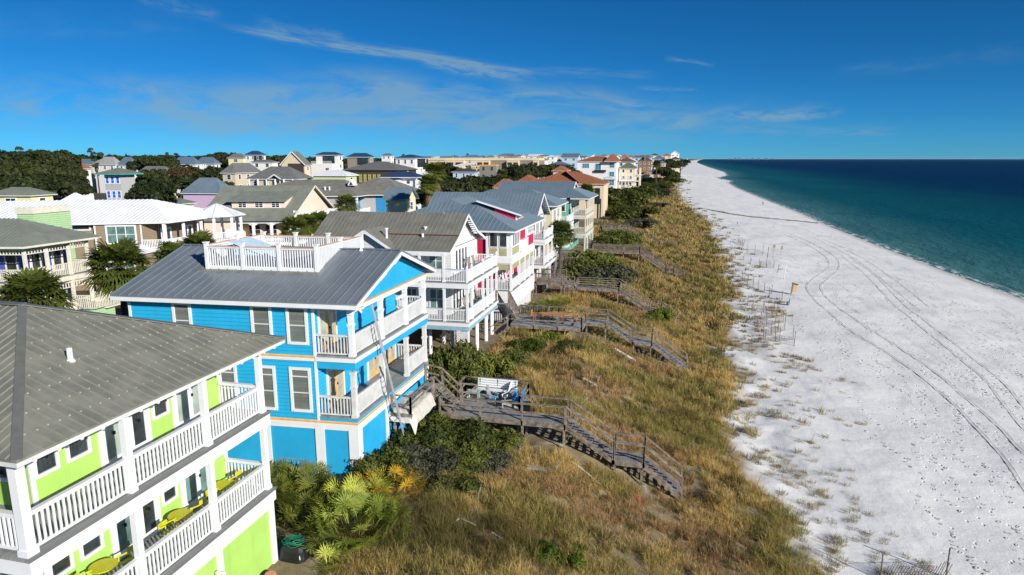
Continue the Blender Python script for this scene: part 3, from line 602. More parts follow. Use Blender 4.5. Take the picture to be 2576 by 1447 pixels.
# ------------------------------------------------------------ the row of beach houses beyond
def white_house():
    f = Fr((-15, 46.95), 1.5); t = T('white_house', 'white house on round piles with weathered metal roof, rust streak and two decks', 'house', f, -6, 4.3, 5.2)
    B = 8.75; wa, wb = -2.0, 2.1
    bx(t, 'wall', WSID, (-13.2, wa, wb, 9.3, 8.55, 14.05))
    ze, zk, zr = 14.1, 15.02, 16.6; bm = 4.75; e0, e1 = 0.05, 9.75; k0, k1 = 2.2, 7.3; ar = -1.35; al = -13.7
    g = MB(); g.prism([(wa, wb, 14.0), (wa, 9.3, 14.0), (wa, 9.3, 14.1), (wa, k1, 14.9), (wa, bm, 16.45), (wa, k0, 14.9), (wa, wb, 14.8)], (-.15, 0, 0)); t.part('gable', g, WSID)
    P = [[(al, e0, ze), (ar, e0, ze), (ar, k0, zk), (al, k0, zk)], [(al, k0, zk), (ar, k0, zk), (ar, bm, zr), (al, bm, zr)], [(ar, e1, ze), (al, e1, ze), (al, k1, zk), (ar, k1, zk)], [(ar, k1, zk), (al, k1, zk), (al, bm, zr), (ar, bm, zr)]]
    r = roof(t, P, RF_BRN, .08, .36, WH, seam=RF_OLD)
    rs = MB(); rs.beam((al+6, k0+.02, zk+.06), (ar, k0+.02, zk+.06), .22, .03); t.part('rust_strip', rs, RUST, r)
    fa = MB()
    for p, q in (((ar, e0, ze), (ar, k0, zk)), ((ar, k0, zk), (ar, bm, zr)), ((ar, bm, zr), (ar, k1, zk)), ((ar, k1, zk), (ar, e1, ze))): fa.beam(Vector(p)-Vector((0, 0, .14)), Vector(q)-Vector((0, 0, .14)), .06, .2)
    t.part('rake_board', fa, WH, r); rtails(t, WH, [((ar-.3, k1, 14.65), (ar-.3, bm+.4, 16.1), (.3, 0, 0), 7)], r)
    # cross gable facing the camera side
    gp, gl, gr = -8.2, -10.6, -5.8
    G2 = [[(gr, .0, 14.1), (gr, 2.4, 14.1), (gp, 3.4, 15.65), (gp, -.3, 15.65)], [(gl, 2.4, 14.1), (gl, .0, 14.1), (gp, -.3, 15.65), (gp, 3.4, 15.65)]]
    G2 = [[(gr, -.3, 14.08), (gr, .3, 14.08), (gp, 3.3, 15.62), (gp, -.3, 15.62)], [(gl, .3, 14.08), (gl, -.3, 14.08), (gp, -.3, 15.62), (gp, 3.3, 15.62)]]
    r2 = roof(t, G2, RF_BRN, .07, .36, None, name='cross_roof', seam=RF_OLD)
    m = MB(); m.beam((gr, -.3, 13.98), (gp, -.3, 15.5), .06, .2); m.beam((gl, -.3, 13.98), (gp, -.3, 15.5), .06, .2); t.part('rake_board', m, WH, r2)
    gw = MB(); gw.prism([(gl+.2, .15, 12.2), (gr-.2, .15, 12.2), (gr-.2, .15, 13.95), (gp, .15, 15.45), (gl+.2, .15, 13.95)], (0, 2, 0)); t.part('cross_gable', gw, WSID)
    for a, b in ((-7.0, 1.2), (-4.4, 2.9)): v = MB(); v.cyl((a, b, 14.6), (a, b, 15.6), .09, 8); v.cyl((a, b, 15.55), (a, b, 15.65), .16, 8); t.part('vent_pipe', v, WH, r)
    v = MB(); v.cyl((ar-2.9, 1.9, 14.9), (ar-2.9, 1.9, 15.2), .1, 8); t.part('vent_pipe', v, WH, r)
    for z0 in (11.7, 8.6): bx(t, 'porch_floor', PORCH, (-6.0, .05, -.05, wb, z0-.08, z0), (wa, .05, wb, B+.05, z0-.08, z0))
    bx(t, 'deck_beam', WH, (-.08, .09, -.09, B+.09, 11.25, 11.62), (-6.0, -.08, -.09, .06, 11.25, 11.62), (-.08, .09, -.09, B+.09, 8.25, 8.52), (-6.0, -.08, -.09, .06, 8.25, 8.52))
    bx(t, 'blue_beam', mat('dusty_blue_trim', (.27, .42, .52)), (-.06, .06, -.07, B+.07, 7.93, 8.25), (-6.0, -.06, -.07, .06, 7.93, 8.25)); bx(t, 'soffit', WH, (-6, wa, .06, wb, 13.95, 14.02), (wa, -.1, 0.06, B, 11.2, 11.25), (-6, wa, .06, wb, 11.2, 11.25))
    bx(t, 'eave_beam', WH, (-6, -1.7, -.02, .14, 13.7, 14.0)); cap = mat('dusty_blue_rail', (.38, .50, .58))
    for a in (-1.9, -3.85): post(t, a, .06, 11.7, 13.9, .17); post(t, a, .06, 8.6, 11.22, .17)
    bs = [.06, 1.25, 4.4, 7.1, B-.08]
    for b in bs: post(t, -.06, b, 11.7, 12.85, .14, WH, False); c = MB(); c.cyl((-.06, b, 12.85), (-.06, b, 12.99), .10, 8, .03); t.part('post_cap', c, WH)
    for b in bs[1:-1]: post(t, -.06, b, 8.6, 11.2, .17)
    post(t, -.06, .06, 8.6, 11.2, .17); post(t, -.06, B-.08, 8.6, 11.2, .17); post(t, -.06, 5.75, 8.6, 11.2, .17)
    for z0 in (11.7, 8.6):
        for b0, b1 in zip(bs[:-1], bs[1:]): rail(t, (-.06, b0+.09, z0), (-.06, b1-.09, z0), WH, 1.0, .13, .045, (.07, .10), cap=cap)
        for a0, a1 in ((-.15, -1.8), (-2.0, -3.75), (-3.95, -6)): rail(t, (a0, .06, z0), (a1, .06, z0), WH, 1.0, .13, .045, (.07, .10), cap=cap)
        rail(t, (-.15, B-.08, z0), (wa, B-.08, z0), WH, 1.0, .15, .045)
        fw = W('a', wa); sw = W('b', wb)
        for k in range(4): french(t, fw, 3.0+k*.82, 3.0+(k+1)*.82, z0+.02, z0+2.15, 1, g=GLASS, trim=.06, stile=.09)
        if z0 < 9: window(t, fw, 2.25, 3.0, z0+.15, z0+2.15, 1, 2, .08)
        window(t, sw, -3.9, -2.65, z0+.45, z0+2.15, 2, 2, .10, g=GLASSG); window(t, sw, -5.9, -4.9, z0+.45, z0+2.15, 2, 2, .1, g=GLASSG)
    for a, b, rr in [(-.25, 3.1, .17), (-.3, 6.0, .17), (-1.75, 1.4, .16), (-3.6, 1.3, .15), (-.4, 8.2, .18), (-3.6, 4.5, .16), (-3.6, 7.5, .16), (-8, 1.6, .16), (-8, 5, .16), (-12, 1.6, .16)]:
        c = MB(); c.cyl((a, b, 4.9), (a, b, 7.95), rr, 14); t.part('round_column', c, WH, smooth=False)
    l = MB(); l.box(-.62, -.05, .02, .55, 4.8, 7.93); t.part('lattice_pier', l, mat('lattice_white', (.62, .62, .62), .7, bump=.03, bs=8))
    lt = MB()
    for i in range(-5, 16):
        lt.beam((-1.9+i*.15, 8.75, 5.3) if 0 else (-2.6, 4.2+i*.24, 5.3), (-2.6, 4.2+i*.24+1.6, 7.9), .02, .05); lt.beam((-2.6, 4.2+i*.24+1.6, 5.3), (-2.6, 4.2+i*.24, 7.9), .02, .05)
    t.part('lattice_screen', lt, WH); bx(t, 'brick_kerb', CLAY, (-.5, -.15, .4, 6.4, 4.8, 5.45)); bx(t, 'garage_box', DRKW, (-9, -4.8, 3.2, 8.4, 4.9, 8.0))
    return f
WF = white_house()
# patio pieces on the white house decks
def rocker(x, y, z, ang, lab, m, group=None, name='rocking_chair', cat='chair'):
    f = Fr((x, y), ang); t = T(name, lab, cat, f, 0, 0, z, group); s = MB(); s.box(-.26, .26, -.26, .26, z+.40, z+.45); t.part('seat', s, m); b = MB()
    for k in range(5): b.beam((-.24, -.22+.11*k, z+.45), (-.42, -.22+.11*k, z+1.15), .03, .07, (1, 0, .2))
    b.beam((-.42, -.27, z+1.13), (-.42, .27, z+1.13), .05, .08); t.part('backrest', b, m)
    for sgn in (-1, 1): l = MB(); l.beam((.24, .25*sgn, z+.02), (.24, .25*sgn, z+.66), .04, .05); l.beam((-.3, .25*sgn, z+.02), (-.28, .25*sgn, z+.66), .04, .05); l.beam((-.34, .25*sgn, z+.66), (.3, .25*sgn, z+.66), .07, .04); t.part('leg', l, m)
    return t
for i, (a, b, z, lb) in enumerate([(-1.2, 5.2, 11.7, 'brown chair nearer the camera on the white house upper deck'), (-1.2, 6.6, 11.7, 'brown chair at the far end of the white house upper deck'), (-1.1, 3.6, 8.6, 'brown chair nearer the camera on the white house lower porch'), (-1.1, 5.2, 8.6, 'brown chair in the middle of the white house lower porch'), (-1.1, 6.9, 8.6, 'brown chair at the far end of the white house lower porch')]):
    p = WF.p(a, b); rocker(p.x, p.y, z, 5, lb, WOODL, 'chairs on the white house decks')

def pink_house():
    f = Fr((-14.6, 59.4), 1.); t = T('pink_house', 'raspberry pink and white house with slate blue hip roof and a shed dormer', 'house', f, -7, 5.5, 5.2); B = 10.4
    bx(t, 'wall', PINK, (-11, -2.5, .25, B, 8.5, 14.4), (-2.5, -1.9, 1.6, B, 8.5, 11.4)); bx(t, 'sunroom', WH, (-2.5, 0, 0, B-.2, 11.85, 14.4)); bx(t, 'white_band', WH, (-2.55, .06, -.06, B, 11.3, 11.9), (-2.5, .06, -.06, B, 7.7, 8.6))
    sw = W('b', 0); fw = W('a', 0)
    for s0, s1 in ((-2.15, -1.32), (-1.22, -.42)): window(t, sw, s0, s1, 12.82, 14.34, 1, 1, .06); p = MB(); sw.box(p, s0+.04, s1-.04, 12.0, 12.72, 0, .03); t.part('sage_panel', p, SAGE)
    for k in range(4): window(t, fw, .2+k*.74, .2+(k+1)*.74, 12.85, 14.3, 1, 1, .07)
    p = MB()
    for k in range(4): fw.box(p, .27+k*.74, .87+k*.74, 12.05, 12.75, 0, .03)
    t.part('sage_panel', p, SAGE); q = MB(); fw.box(q, 3.55, 5.75, 13.15, 14.15, 0, .03); fw.box(q, 6.75, 8.2, 12.1, 13.15, 0, .03); fw.box(q, 8.35, 9.8, 12.1, 13.15, 0, .03); t.part('pink_panel', q, PINK)
    bx(t, 'bowed_balcony', WH, (0, .28, 3.4, 5.95, 12.0, 13.15)); rail(t, (.3, 3.4, 12.05), (.3, 5.95, 12.05), WH, 1.12, .16, .05)
    for k in range(5): window(t, fw, 6.7+k*.66, 6.7+(k+1)*.66, 13.35, 14.2, 1, 2, .06)
    window(t, W('b', .25), -4.3, -3.5, 13.5, 14.1, 1, 1, .1); window(t, W('b', .25), -4.6, -3.9, 9.1, 10.8, 1, 1, .12)
    bx(t, 'porch_floor', PORCH, (-2.5, .05, -.05, B, 8.6, 8.66)); bx(t, 'ceiling', WH, (-2.5, 0, 0, B, 11.2, 11.28))
    for b in (.08, 3.45, 5.9, 8.1, B-.3): post(t, -.08, b, 8.66, 11.28, .2)
    post(t, -2.4, .08, 8.66, 11.28, .2)
    for b0, b1 in ((.2, 3.3), (3.6, 5.8), (6, 8), (8.2, B-.4)): rail(t, (-.08, b0, 8.66), (-.08, b1, 8.66), WH, 1.05, .14, .05)
    rail(t, (-.2, .08, 8.66), (-2.3, .08, 8.66), WH, 1.05, .14, .05); p = MB(); p.box(-.12, -.04, .2, B-.4, 10.65, 11.2); p.box(-2.3, -.2, .04, .12, 10.65, 11.2); t.part('sage_valance', p, SAGE)
    iw = W('a', -1.9); french(t, iw, 2.2, 3.9, 8.7, 10.9, 2); french(t, iw, 6.8, 8.4, 8.7, 10.9, 2); window(t, iw, 4.6, 6.2, 9.2, 10.9, 2, 2, .1)
    bx(t, 'skirt', WH, (-11, 0, 0, B, 6.9, 7.7)); bx(t, 'foundation', mat('lattice_white', (.6, .6, .6)), (-11, -.3, .3, B-.3, 4.6, 6.9))
    P = hip(-11, .0, 0, 13.0, 14.5, 2.15, .5, ea=6.2, eb=5.2); r = roof(t, P, RF_BLUE, .1, .46, WH, seam=BSEAM)
    P2 = hip(-13.6, -2.6, 3.2, 15.6, 14.9, 1.95, .3, ea=3.6, eb=3.8); roof(t, P2, RF_BLUE, .1, .46, None, name='rear_roof', seam=BSEAM); bx(t, 'rear_wall', PINK, (-13.4, -4, 3.4, 15.4, 8.5, 14.85))
    d = MB(); d.prism([(-3.0, 5.0, 15.2), (-.75, 5.0, 14.6), (-.75, 5.0, 15.62), (-3.0, 5.0, 16.3)], (0, 3.2, 0)); t.part('dormer', d, PINK)
    dr = MB(); dr.ribs([(-.1, 4.75, 15.52), (-.1, 8.5, 15.52), (-4.8, 8.5, 16.92), (-4.8, 4.75, 16.92)], .46); dr.slab([(-.1, 4.75, 15.52), (-.1, 8.5, 15.52), (-4.8, 8.5, 16.92), (-4.8, 4.75, 16.92)], .1); d2 = t.part('dormer_roof', dr, RF_BLUE); dd = MB(); dd.beam((-.1, 4.72, 15.42), (-4.8, 4.72, 16.82), .05, .16); dd.box(-.80, -.70, 4.96, 5.16, 14.6, 15.55); dd.box(-.76, -.7, 5.0, 8.2, 15.35, 15.5); t.part('dormer_trim', dd, WH, d2)
    dw = W('a', -.74); window(t, dw, 5.2, 8.0, 14.75, 15.4, 3, 1, .08, g=mat('sage_louvre', (.34, .33, .18)))
    for a, b, z in ((-7.5, 2.6, 15.3), (-9.5, 1.6, 14.9)): v = MB(); v.cyl((a, b, z), (a, b, z+.45), .1, 8); t.part('vent_pipe', v, WH, r)
    return f
PF = pink_house()
for i, (a, b, lb) in enumerate([(-1.0, .9, 'white rocking chair nearest the camera on the pink house porch'), (-1.0, 2.1, 'second white rocking chair on the pink house porch'), (-1.0, 3.2, 'third white rocking chair on the pink house porch')]):
    p = PF.p(a, b); rocker(p.x, p.y, 8.66, 5, lb, WH, 'white rocking chairs on the pink house porch')

def porch_stack(t, a, b0, b1, wa, levels, nb, m=WH, side=True, h=1.0, sp=.15, endside=False):
    """stacked porches: levels = [(floor, ceiling or None)]"""
    for z0, z1 in levels:
        bx(t, 'porch_floor', PORCH, (wa, a+.04, b0, b1, z0-.06, z0)); bx(t, 'deck_beam', m, (a-.08, a+.08, b0-.05, b1+.05, z0-.45, z0-.065), (wa, a-.08, b0-.05, b0+.08, z0-.45, z0-.065))
        for k in range(nb+1):
            b = b0+.08+(b1-b0-.16)*k/nb; post(t, a-.08, b, z0, z1 if z1 else z0+1.15, .18, m, cap=False)
            if k < nb: rail(t, (a-.08, b+.09, z0), (a-.08, b+(b1-b0-.16)/nb-.09, z0), m, h, sp, .05)
        if side: rail(t, (a-.17, b0+.08, z0), (wa+.05, b0+.08, z0), m, h, sp, .05)
        if z1: bx(t, 'porch_header', m, (a-.16, a, b0, b1, z1-.25, z1), (wa, a-.16, b0, b0+.14, z1-.25, z1))
def mid_row():
    # white gabled house with a big balcony
    f = Fr((-14.6, 75.8), 1.); t = T('balcony_house', 'white gabled house with a broad balcony, just beyond the pink house', 'house', f, -7, 4, 5.2); B = 8
    bx(t, 'wall', WSID, (-15, -1.7, .1, B, 5.0, 14.1)); g = MB(); g.prism([(-1.7, .1, 14.0), (-1.7, B, 14.0), (-1.7, 4.05, 16.7)], (-.15, 0, 0)); t.part('gable', g, WSID)
    r = roof(t, [[(-15, -.4, 14.1), (-.9, -.4, 14.1), (-.9, 4.05, 16.9), (-15, 4.05, 16.9)], [(-.9, B+.5, 14.1), (-15, B+.5, 14.1), (-15, 4.05, 16.9), (-.9, 4.05, 16.9)]], RF_BLUE, .1, .46, WH, seam=BSEAM)
    m = MB(); m.beam((-.9, -.4, 13.98), (-.9, 4.05, 16.76), .08, .22); m.beam((-.9, B+.5, 13.98), (-.9, 4.05, 16.76), .08, .22); t.part('rake_board', m, WH, r); rtails(t, WH, [((-1.2, B+.2, 14.1), (-1.2, 4.4, 16.5), (.3, 0, 0), 9)], r)
    porch_stack(t, 0, 0, B, -1.7, [(11.7, None), (8.6, 11.2)], 3); fw = W('a', -1.7)
    for z0 in (11.72, 8.62):
        for k in range(3): french(t, fw, .8+k*2.2, 2.6+k*2.2, z0, z0+2.2, 2)
    tw = MB(); fw.box(tw, 2.9, 5.3, 14.15, 14.25, 0, .05); t.part('gable_trim', tw, WH); window(t, fw, 3.2, 5.0, 14.3, 15.5, 2, 1, .1); bx(t, 'base_panel', mat('sage_base', (.22, .30, .20)), (-.4, -.05, .3, 2.6, 5, 8.1)); 
    for b in (.1, 4, 7.8): post(t, -.1, b, 4.8, 8.15, .25)
    window(t, W('b', .1), -3.4, -2.3, 12.2, 13.8, 1, 2)
    # yellow house
    f = Fr((-15.0, 93.0), 0.); t = T('yellow_house', 'pale yellow beach house with slate hip roof and white balcony', 'house', f, -7, 4, 5.2); B = 8.4
    bx(t, 'wall', CRSID, (-14, -1.9, .1, B, 5.0, 14.5)); P = hip(-16, -1.7, 0, B, 14.55, 2.0, .75); roof(t, P, RF_BLUE, .1, .46, WH, seam=BSEAM)
    porch_stack(t, 0, 2.4, B-.2, -1.9, [(11.7, None), (8.6, 11.2)], 3); sw = W('b', .1); window(t, sw, -3.6, -2.9, 12.0, 13.7, 1, 2, .14, g=GLASS); s = MB(); sw.box(s, -3.75, -2.75, 13.72, 14.15, 0, .08); t.part('window_hood', s, mat('olive_trim', (.45, .40, .16)))
    fw = W('a', -1.9)
    for z0 in (11.72, 8.62):
        for k in range(2): french(t, fw, 1.0+k*3.2, 3.1+k*3.2, z0, z0+2.2, 2)
    o = MB()
    for k in range(3): fw.box(o, .9+k*2.4, 2.2+k*2.4, 14.0, 14.35, 0, .05)
    t.part('olive_panel', o, mat('olive_trim', (.45, .40, .16))); bx(t, 'porch_roof', RF_LBL, (-1.9, .6, -.2, 2.2, 11.1, 11.2)); window(t, W('b', .1), -2.7, -2.05, 9.0, 10.8, 1, 2)
    # mint house
    f = Fr((-14.3, 110.8), 0.); t = T('mint_house', 'mint green house with double porches and fretwork railings', 'house', f, -7, 5, 5.2); B = 10.8
    bx(t, 'wall', MINT, (-15, -2.7, .3, B, 5.0, 14.5)); bx(t, 'corner_board', WH, (-2.72, -2.6, .2, .35, 7, 14.5)); 
    P = [[(-16, -.8, 14.6), (-2.6, -.8, 14.6), (-2.6, 5.6, 17.1), (-16, 5.6, 17.1)], [(-2.6, B+.8, 14.6), (-16, B+.8, 14.6), (-16, 5.6, 17.1), (-2.6, 5.6, 17.1)]]
    r = roof(t, P, RF_BLUE, .1, .46, WH, seam=BSEAM); g = MB(); g.prism([(-2.9, 1.5, 14.5), (-2.9, 9.7, 14.5), (-2.9, 5.6, 16.95)], (-.15, 0, 0)); t.part('gable', g, WH); m = MB(); m.beam((-2.6, 2, 15.55), (-2.6, 5.6, 16.98), .08, .2); m.beam((-2.6, 9.2, 15.55), (-2.6, 5.6, 16.98), .08, .2); t.part('rake_board', m, WH, r)
    z3 = 16.0; roof(t, [[(-3.2, -.8, 14.6), (.7, -.8, 14.6), (-2.7, 2.6, z3), (-3.2, 2.6, z3)], [(.7, -.8, 14.6), (.7, B+.8, 14.6), (-2.7, B-2.6, z3), (-2.7, 2.6, z3)], [(.7, B+.8, 14.6), (-3.2, B+.8, 14.6), (-3.2, B-2.6, z3), (-2.7, B-2.6, z3)]], RF_BLUE, .1, .46, WH, name='porch_roof', seam=BSEAM)
    porch_stack(t, 0, 0, B, -2.7, [(11.7, 14.45), (8.6, 11.25)], 4, CRM); fw = W('a', -2.7); sw = W('b', .3)
    for z0 in (11.72, 8.62):
        for k in range(3): french(t, fw, 1.0+k*3.2, 3.1+k*3.2, z0, z0+2.2, 2, CRM)
        for a0 in (-2.5, -1.3):       # fretwork panels on the side
            m = MB(); z = z0+.1
            for q in ((.0, 1.05), (.25, .8), (.45, .6)): m.box(a0+q[0], a0+q[1], .03, .08, z+q[0]*.8, z+q[0]*.8+.05); m.box(a0+q[0], a0+q[1], .03, .08, z+.85-q[0]*.8, z+.9-q[0]*.8); m.box(a0+q[0], a0+q[0]+.05, .032, .078, z+q[0]*.8, z+.9-q[0]*.8); m.box(a0+q[1]-.05, a0+q[1], .032, .078, z+q[0]*.8, z+.9-q[0]*.8)
            t.part('fretwork', m, CRM)
    window(t, sw, -4.6, -3.5, 12.1, 14.2, 1, 2, .16); window(t, sw, -7.2, -5.8, 12.1, 14.2, 2, 2, .16); bx(t, 'base_band', PMINT, (-2.7, .03, .03, B, 7.75, 8.1))
    for b in (.1, 3.6, 7.2, 10.6): post(t, -.1, b, 4.8, 8.1, .25, CRM)
mid_row()

# ------------------------------------------------------------ houses on the landward side
def porch_run(t, p, q, z0, z1, n, m=WH, rails=True, h=1.0, sp=.16, w=.17):
    """posts and railings from p to q (a, b) between floor z0 and ceiling z1"""
    p = Vector((*p, 0)); q = Vector((*q, 0)); d = (q-p)
    for k in range(n+1):
        x = p+d*(k/n); post(t, x.x, x.y, z0, z1 or z0+1.1, w, m, False)
        if k < n and rails: y = p+d*((k+1)/n); e = d.normalized()*.1; rail(t, (x.x+e.x, x.y+e.y, z0), (y.x-e.x, y.y-e.y, z0), m, h, sp, .05)
def left_houses():
    # pale green house with indigo shutters
    f = Fr((-47.7, 39.1), 14.3); t = T('porch_house', 'pale green house with indigo shutters and cream double porch, at the left edge', 'house', f, -4, 2.8, 5.2); B = 5.7
    bx(t, 'wall', LGREEN, (-14, -1.9, 1.9, B+.0, 5, 14.4)); P = hip(-14, 0, 0, B, 14.62, 1.75, .62, ea=3.4, eb=3.4); roof(t, P, RF_GRN, .08, .34, CRM, seam=RF_GRN); bx(t, 'soffit', CRM, (-14, .4, -.4, B+.4, 14.42, 14.46))
    for z0, z1 in ((11.7, 14.42), (8.6, 11.25)):
        bx(t, 'porch_floor', PORCH, (-14, .02, 0, B, z0-.07, z0)); bx(t, 'deck_beam', CRM, (-.06, .08, -.08, B+.08, z0-.45, z0-.075), (-14, -.06, -.08, .06, z0-.45, z0-.075))
        for k, b in enumerate((.08, 1.9, 3.85, B-.1)):
            post(t, -.08, b, z0, z1, .19, CRM)
            if k < 3: b2 = (1.9, 3.85, B-.1)[k]; rail(t, (-.08, b+.1, z0), (-.08, b2-.1, z0), CRM, 1.0, .15, .05)
        for a in (-2.6, -5.2, -7.8): post(t, a, .08, z0, z1, .19, CRM); 
        for a in (0, -2.6, -5.2): rail(t, (a-.2, .08, z0), (a-2.5, .08, z0), CRM, 1.0, .15, .05)
        rail(t, (-.2, B-.1, z0), (-1.9, B-.1, z0), CRM, 1.0, .15, .05)
        sp = MB(); n = 22
        for i in range(n): b = .2+(B-.4)*i/(n-1); sp.box(-.10, -.05, b-.03, b+.03, z1-.55, z1-.15)
        for i in range(34): a = -.2-7.8*i/33; sp.box(a-.03, a+.03, .05, .10, z1-.55, z1-.15)
        sp.box(-.12, -.03, 0, B, z1-.2, z1-.1); sp.box(-8, -.12, .03, .12, z1-.2, z1-.1); sp.box(-.12, -.03, 0, B, z1-.6, z1-.54); sp.box(-8, -.12, .03, .12, z1-.6, z1-.54); t.part('spindle_frieze', sp, CRM)
        fw = W('a', -1.9); sw = W('b', 1.9)
        for b in (2.3, 4.2): french(t, fw, b, b+1.1, z0+.02, z0+2.15, 1, CRM); s = MB(); fw.box(s, b-.45, b-.03, z0+.1, z0+2.1, 0, .05); fw.box(s, b+1.13, b+1.5, z0+.1, z0+2.1, 0, .05); t.part('shutter', s, INDIGO)
        for a in (-3.4, -6.4): window(t, sw, a, a+1.0, z0+.3, z0+2.1, 1, 2, .1, CRM); s = MB(); sw.box(s, a-.45, a-.03, z0+.3, z0+2.1, 0, .05); sw.box(s, a+1.03, a+1.45, z0+.3, z0+2.1, 0, .05); t.part('shutter', s, INDIGO)
    bx(t, 'base_wall', LGREEN, (-14, .6, .2, B+1.2, 4.8, 8.5)); bx(t, 'corner_deck', CRM, (-1.9, 1.0, B, B+1.5, 8.45, 8.6)); rail(t, (1.0, B-1.2, 8.6), (1.0, B+1.5, 8.6), CRM, 1.0, .15, .05); rail(t, (1.0, B+1.5, 8.6), (-1.9, B+1.5, 8.6), CRM, 1.0, .15, .05); rail(t, (0, B-1.2, 8.6), (1.0, B-1.2, 8.6), CRM, 1.0, .15, .05)
    pl = MB(); pl.box(.98, 1.04, B+.3, B+.8, 9.1, 9.35); t.part('house_plaque', pl, PMINT)
    # brown house with white roof
    f = Fr((-59.3, 66.5), 26); t = T('brown_house', 'tan brown house with a white metal hip roof and corner gazebo porch', 'house', f, -8, 4, 5.5); 
    bx(t, 'wall', BRSID, (-7.6, -2.5, 0, 10.5, 5, 13.6), (-2.5, -2.3, 2.3, 10.5, 5, 13.6)); bx(t, 'rear_wall', BRSID, (-26, -7.6, -.02, 10.5, 5, 13.58) if 0 else (-26, -7.6, .6, 10.5, 5, 13.58)); bx(t, 'corner_board', WH, (-7.62, -7.45, -.03, .02, 5, 13.58)); bx(t, 'corner_board', WH, (-2.65, -2.5, -.03, .02, 10.3, 13.58))
    P = hip(-26, .2, .2, 10.6, 13.68, 2.35, .55, ea=5, eb=5.5); r = roof(t, P, RF_WHT, .1, .5, WH, seam=mat('white_seam', (.80, .81, .83), .4))
    P2 = [[(-7.9, -.9, 13.66), (-2.0, -.9, 13.66), (-4.9, 3.2, 15.3)], [(-7.9, .9, 13.70), (-7.9, -.9, 13.66), (-4.9, 3.2, 15.3)]]
    for a, b in ((-15.5, 1.9), (-10.5, 3.0)): v = MB(); v.cyl((a, b, 14.2), (a, b, 14.95), .12, 8); t.part('roof_vent', v, ALU, r)
    sw = W('b', 0)
    window(t, sw, -6.4, -3.1, 11.05, 13.3, 3, 2, .16, g=GLASSG); window(t, W('b', .6), -10.6, -8.4, 12.7, 13.45, 1, 1, .14); window(t, W('b', .6), -14.4, -12.4, 12.7, 13.45, 1, 1, .14, g=GLASSG)
    bx(t, 'porch_floor', WH, (-2.5, .05, -.05, 9.5, 10.0, 10.4)); post(t, 0, 0, 10.4, 13.6, .28); rail(t, (-.15, 0, 10.4), (-2.45, 0, 10.4), WH, 1.1, .17, .055)
    for b in (3.2, 6.4): post(t, 0, b, 10.4, 13.6, .22)
    for b0 in (0.15, 3.3): rail(t, (0, b0, 10.4), (0, b0+3, 10.4), WH, 1.1, .17, .055)
    wt = W('a', -2.3); french(t, wt, 2.6, 4.4, 10.42, 12.6, 2); french(t, wt, 6.4, 8.2, 10.42, 12.6, 2); french(t, W('b', 2.3), -2.2, -.6, 10.42, 12.6, 2) if 0 else None
    # gazebo corner
    cx_, cy_ = .3, 9.2; n = 8; R8 = 2.5; gm = MB(); gf = MB()
    ring = [(cx_+R8*math.cos(2*math.pi*(k+.5)/n), cy_+R8*math.sin(2*math.pi*(k+.5)/n)) for k in range(n)]
    big = [(cx_+(R8+.6)*math.cos(2*math.pi*(k+.5)/n), cy_+(R8+.6)*math.sin(2*math.pi*(k+.5)/n)) for k in range(n)]
    gr = MB()
    for k in range(n): gr.slab([(*big[k], 13.6), (*big[(k+1) % n], 13.6), (cx_, cy_, 15.2)], .08)
    go = t.part('gazebo_roof', gr, RF_WHT); sm = MB()
    for k in range(n): sm.beam((*big[k], 13.63), (cx_, cy_, 15.23), .08, .05)
    t.part('seam', sm, mat('grey_hip_seam', (.45, .47, .5)), go)
    for k in range(n):
        if ring[k][0] > -1.6: post(t, *ring[k], 10.4, 13.55, .22); gf.slab([(*ring[k], 10.4), (*ring[(k+1) % n], 10.4), (cx_, cy_, 10.4)], .4)
    for k in (6, 7, 0, 1): p, q = ring[k], ring[(k+1) % n]; rail(t, (*p, 10.4), (*q, 10.4), WH, 1.1, .17, .055)
    t.part('gazebo_floor', gf, WH)
    for a, b in ((-.2, .3), (-.2, 6.2), (1.8, 8), (1.8, 10.2), (-2.2, .3)): post(t, a, b, 5, 10.0, .26, WH, False)
    sr = MB(); lr = [(-7.3, -2.0, 10.15), (-.9, -2.0, 10.15), (-2.6, -.02, 10.95), (-5.8, -.02, 10.95)]; sr.slab(lr, .1); sr.slab([(-.9, -2.0, 10.15), (-.9, 0, 10.15), (-2.6, -.02, 10.95)], .1); sr.slab([(-7.3, -.02, 10.15), (-7.3, -2.0, 10.15), (-5.8, -.02, 10.95)], .1); t.part('bay_roof', sr, RF_WHT); bx(t, 'bay', BRSID, (-6.9, -1.3, -1.6, 0, 5, 10.1)); window(t, W('b', -1.6), -5.6, -2.4, 6.6, 9.2, 3, 2, .14, g=GLASSG)
    # peach house with dormer
    f = Fr((-68.1, 107.), 18); t = T('peach_house', 'peach house with steep green grey roof, long dormer and arched porch', 'house', f, -8, 5, 5.5)
    bx(t, 'wall', PEACH, (-15.7, -10.0, 0, 15, 5.2, 10.0), (-10, 0, 2.6, 15, 5.2, 10.0)); ze, zr, bm = 10.05, 16.0, 8.2
    P = [[(-16.3, -.7, ze), (.7, -.7, ze), (.7, bm, zr), (-16.3, bm, zr)], [(.7, 17.0, ze), (-16.3, 17.0, ze), (-16.3, bm, zr), (.7, bm, zr)]]
    r = roof(t, P, RF_GRN, .12, .55, None, seam=RF_GRN); g = MB(); g.prism([(0, .3, 9.9), (0, 16, 9.9), (0, bm, 15.6)], (-.2, 0, 0)); t.part('gable', g, PEACH); g = MB(); g.beam((.7, -.7, ze-.14), (.7, bm, zr-.14), .08, .3); g.beam((.7, 17, ze-.14), (.7, bm, zr-.14), .08, .3); t.part('rake_board', g, CRM, r)
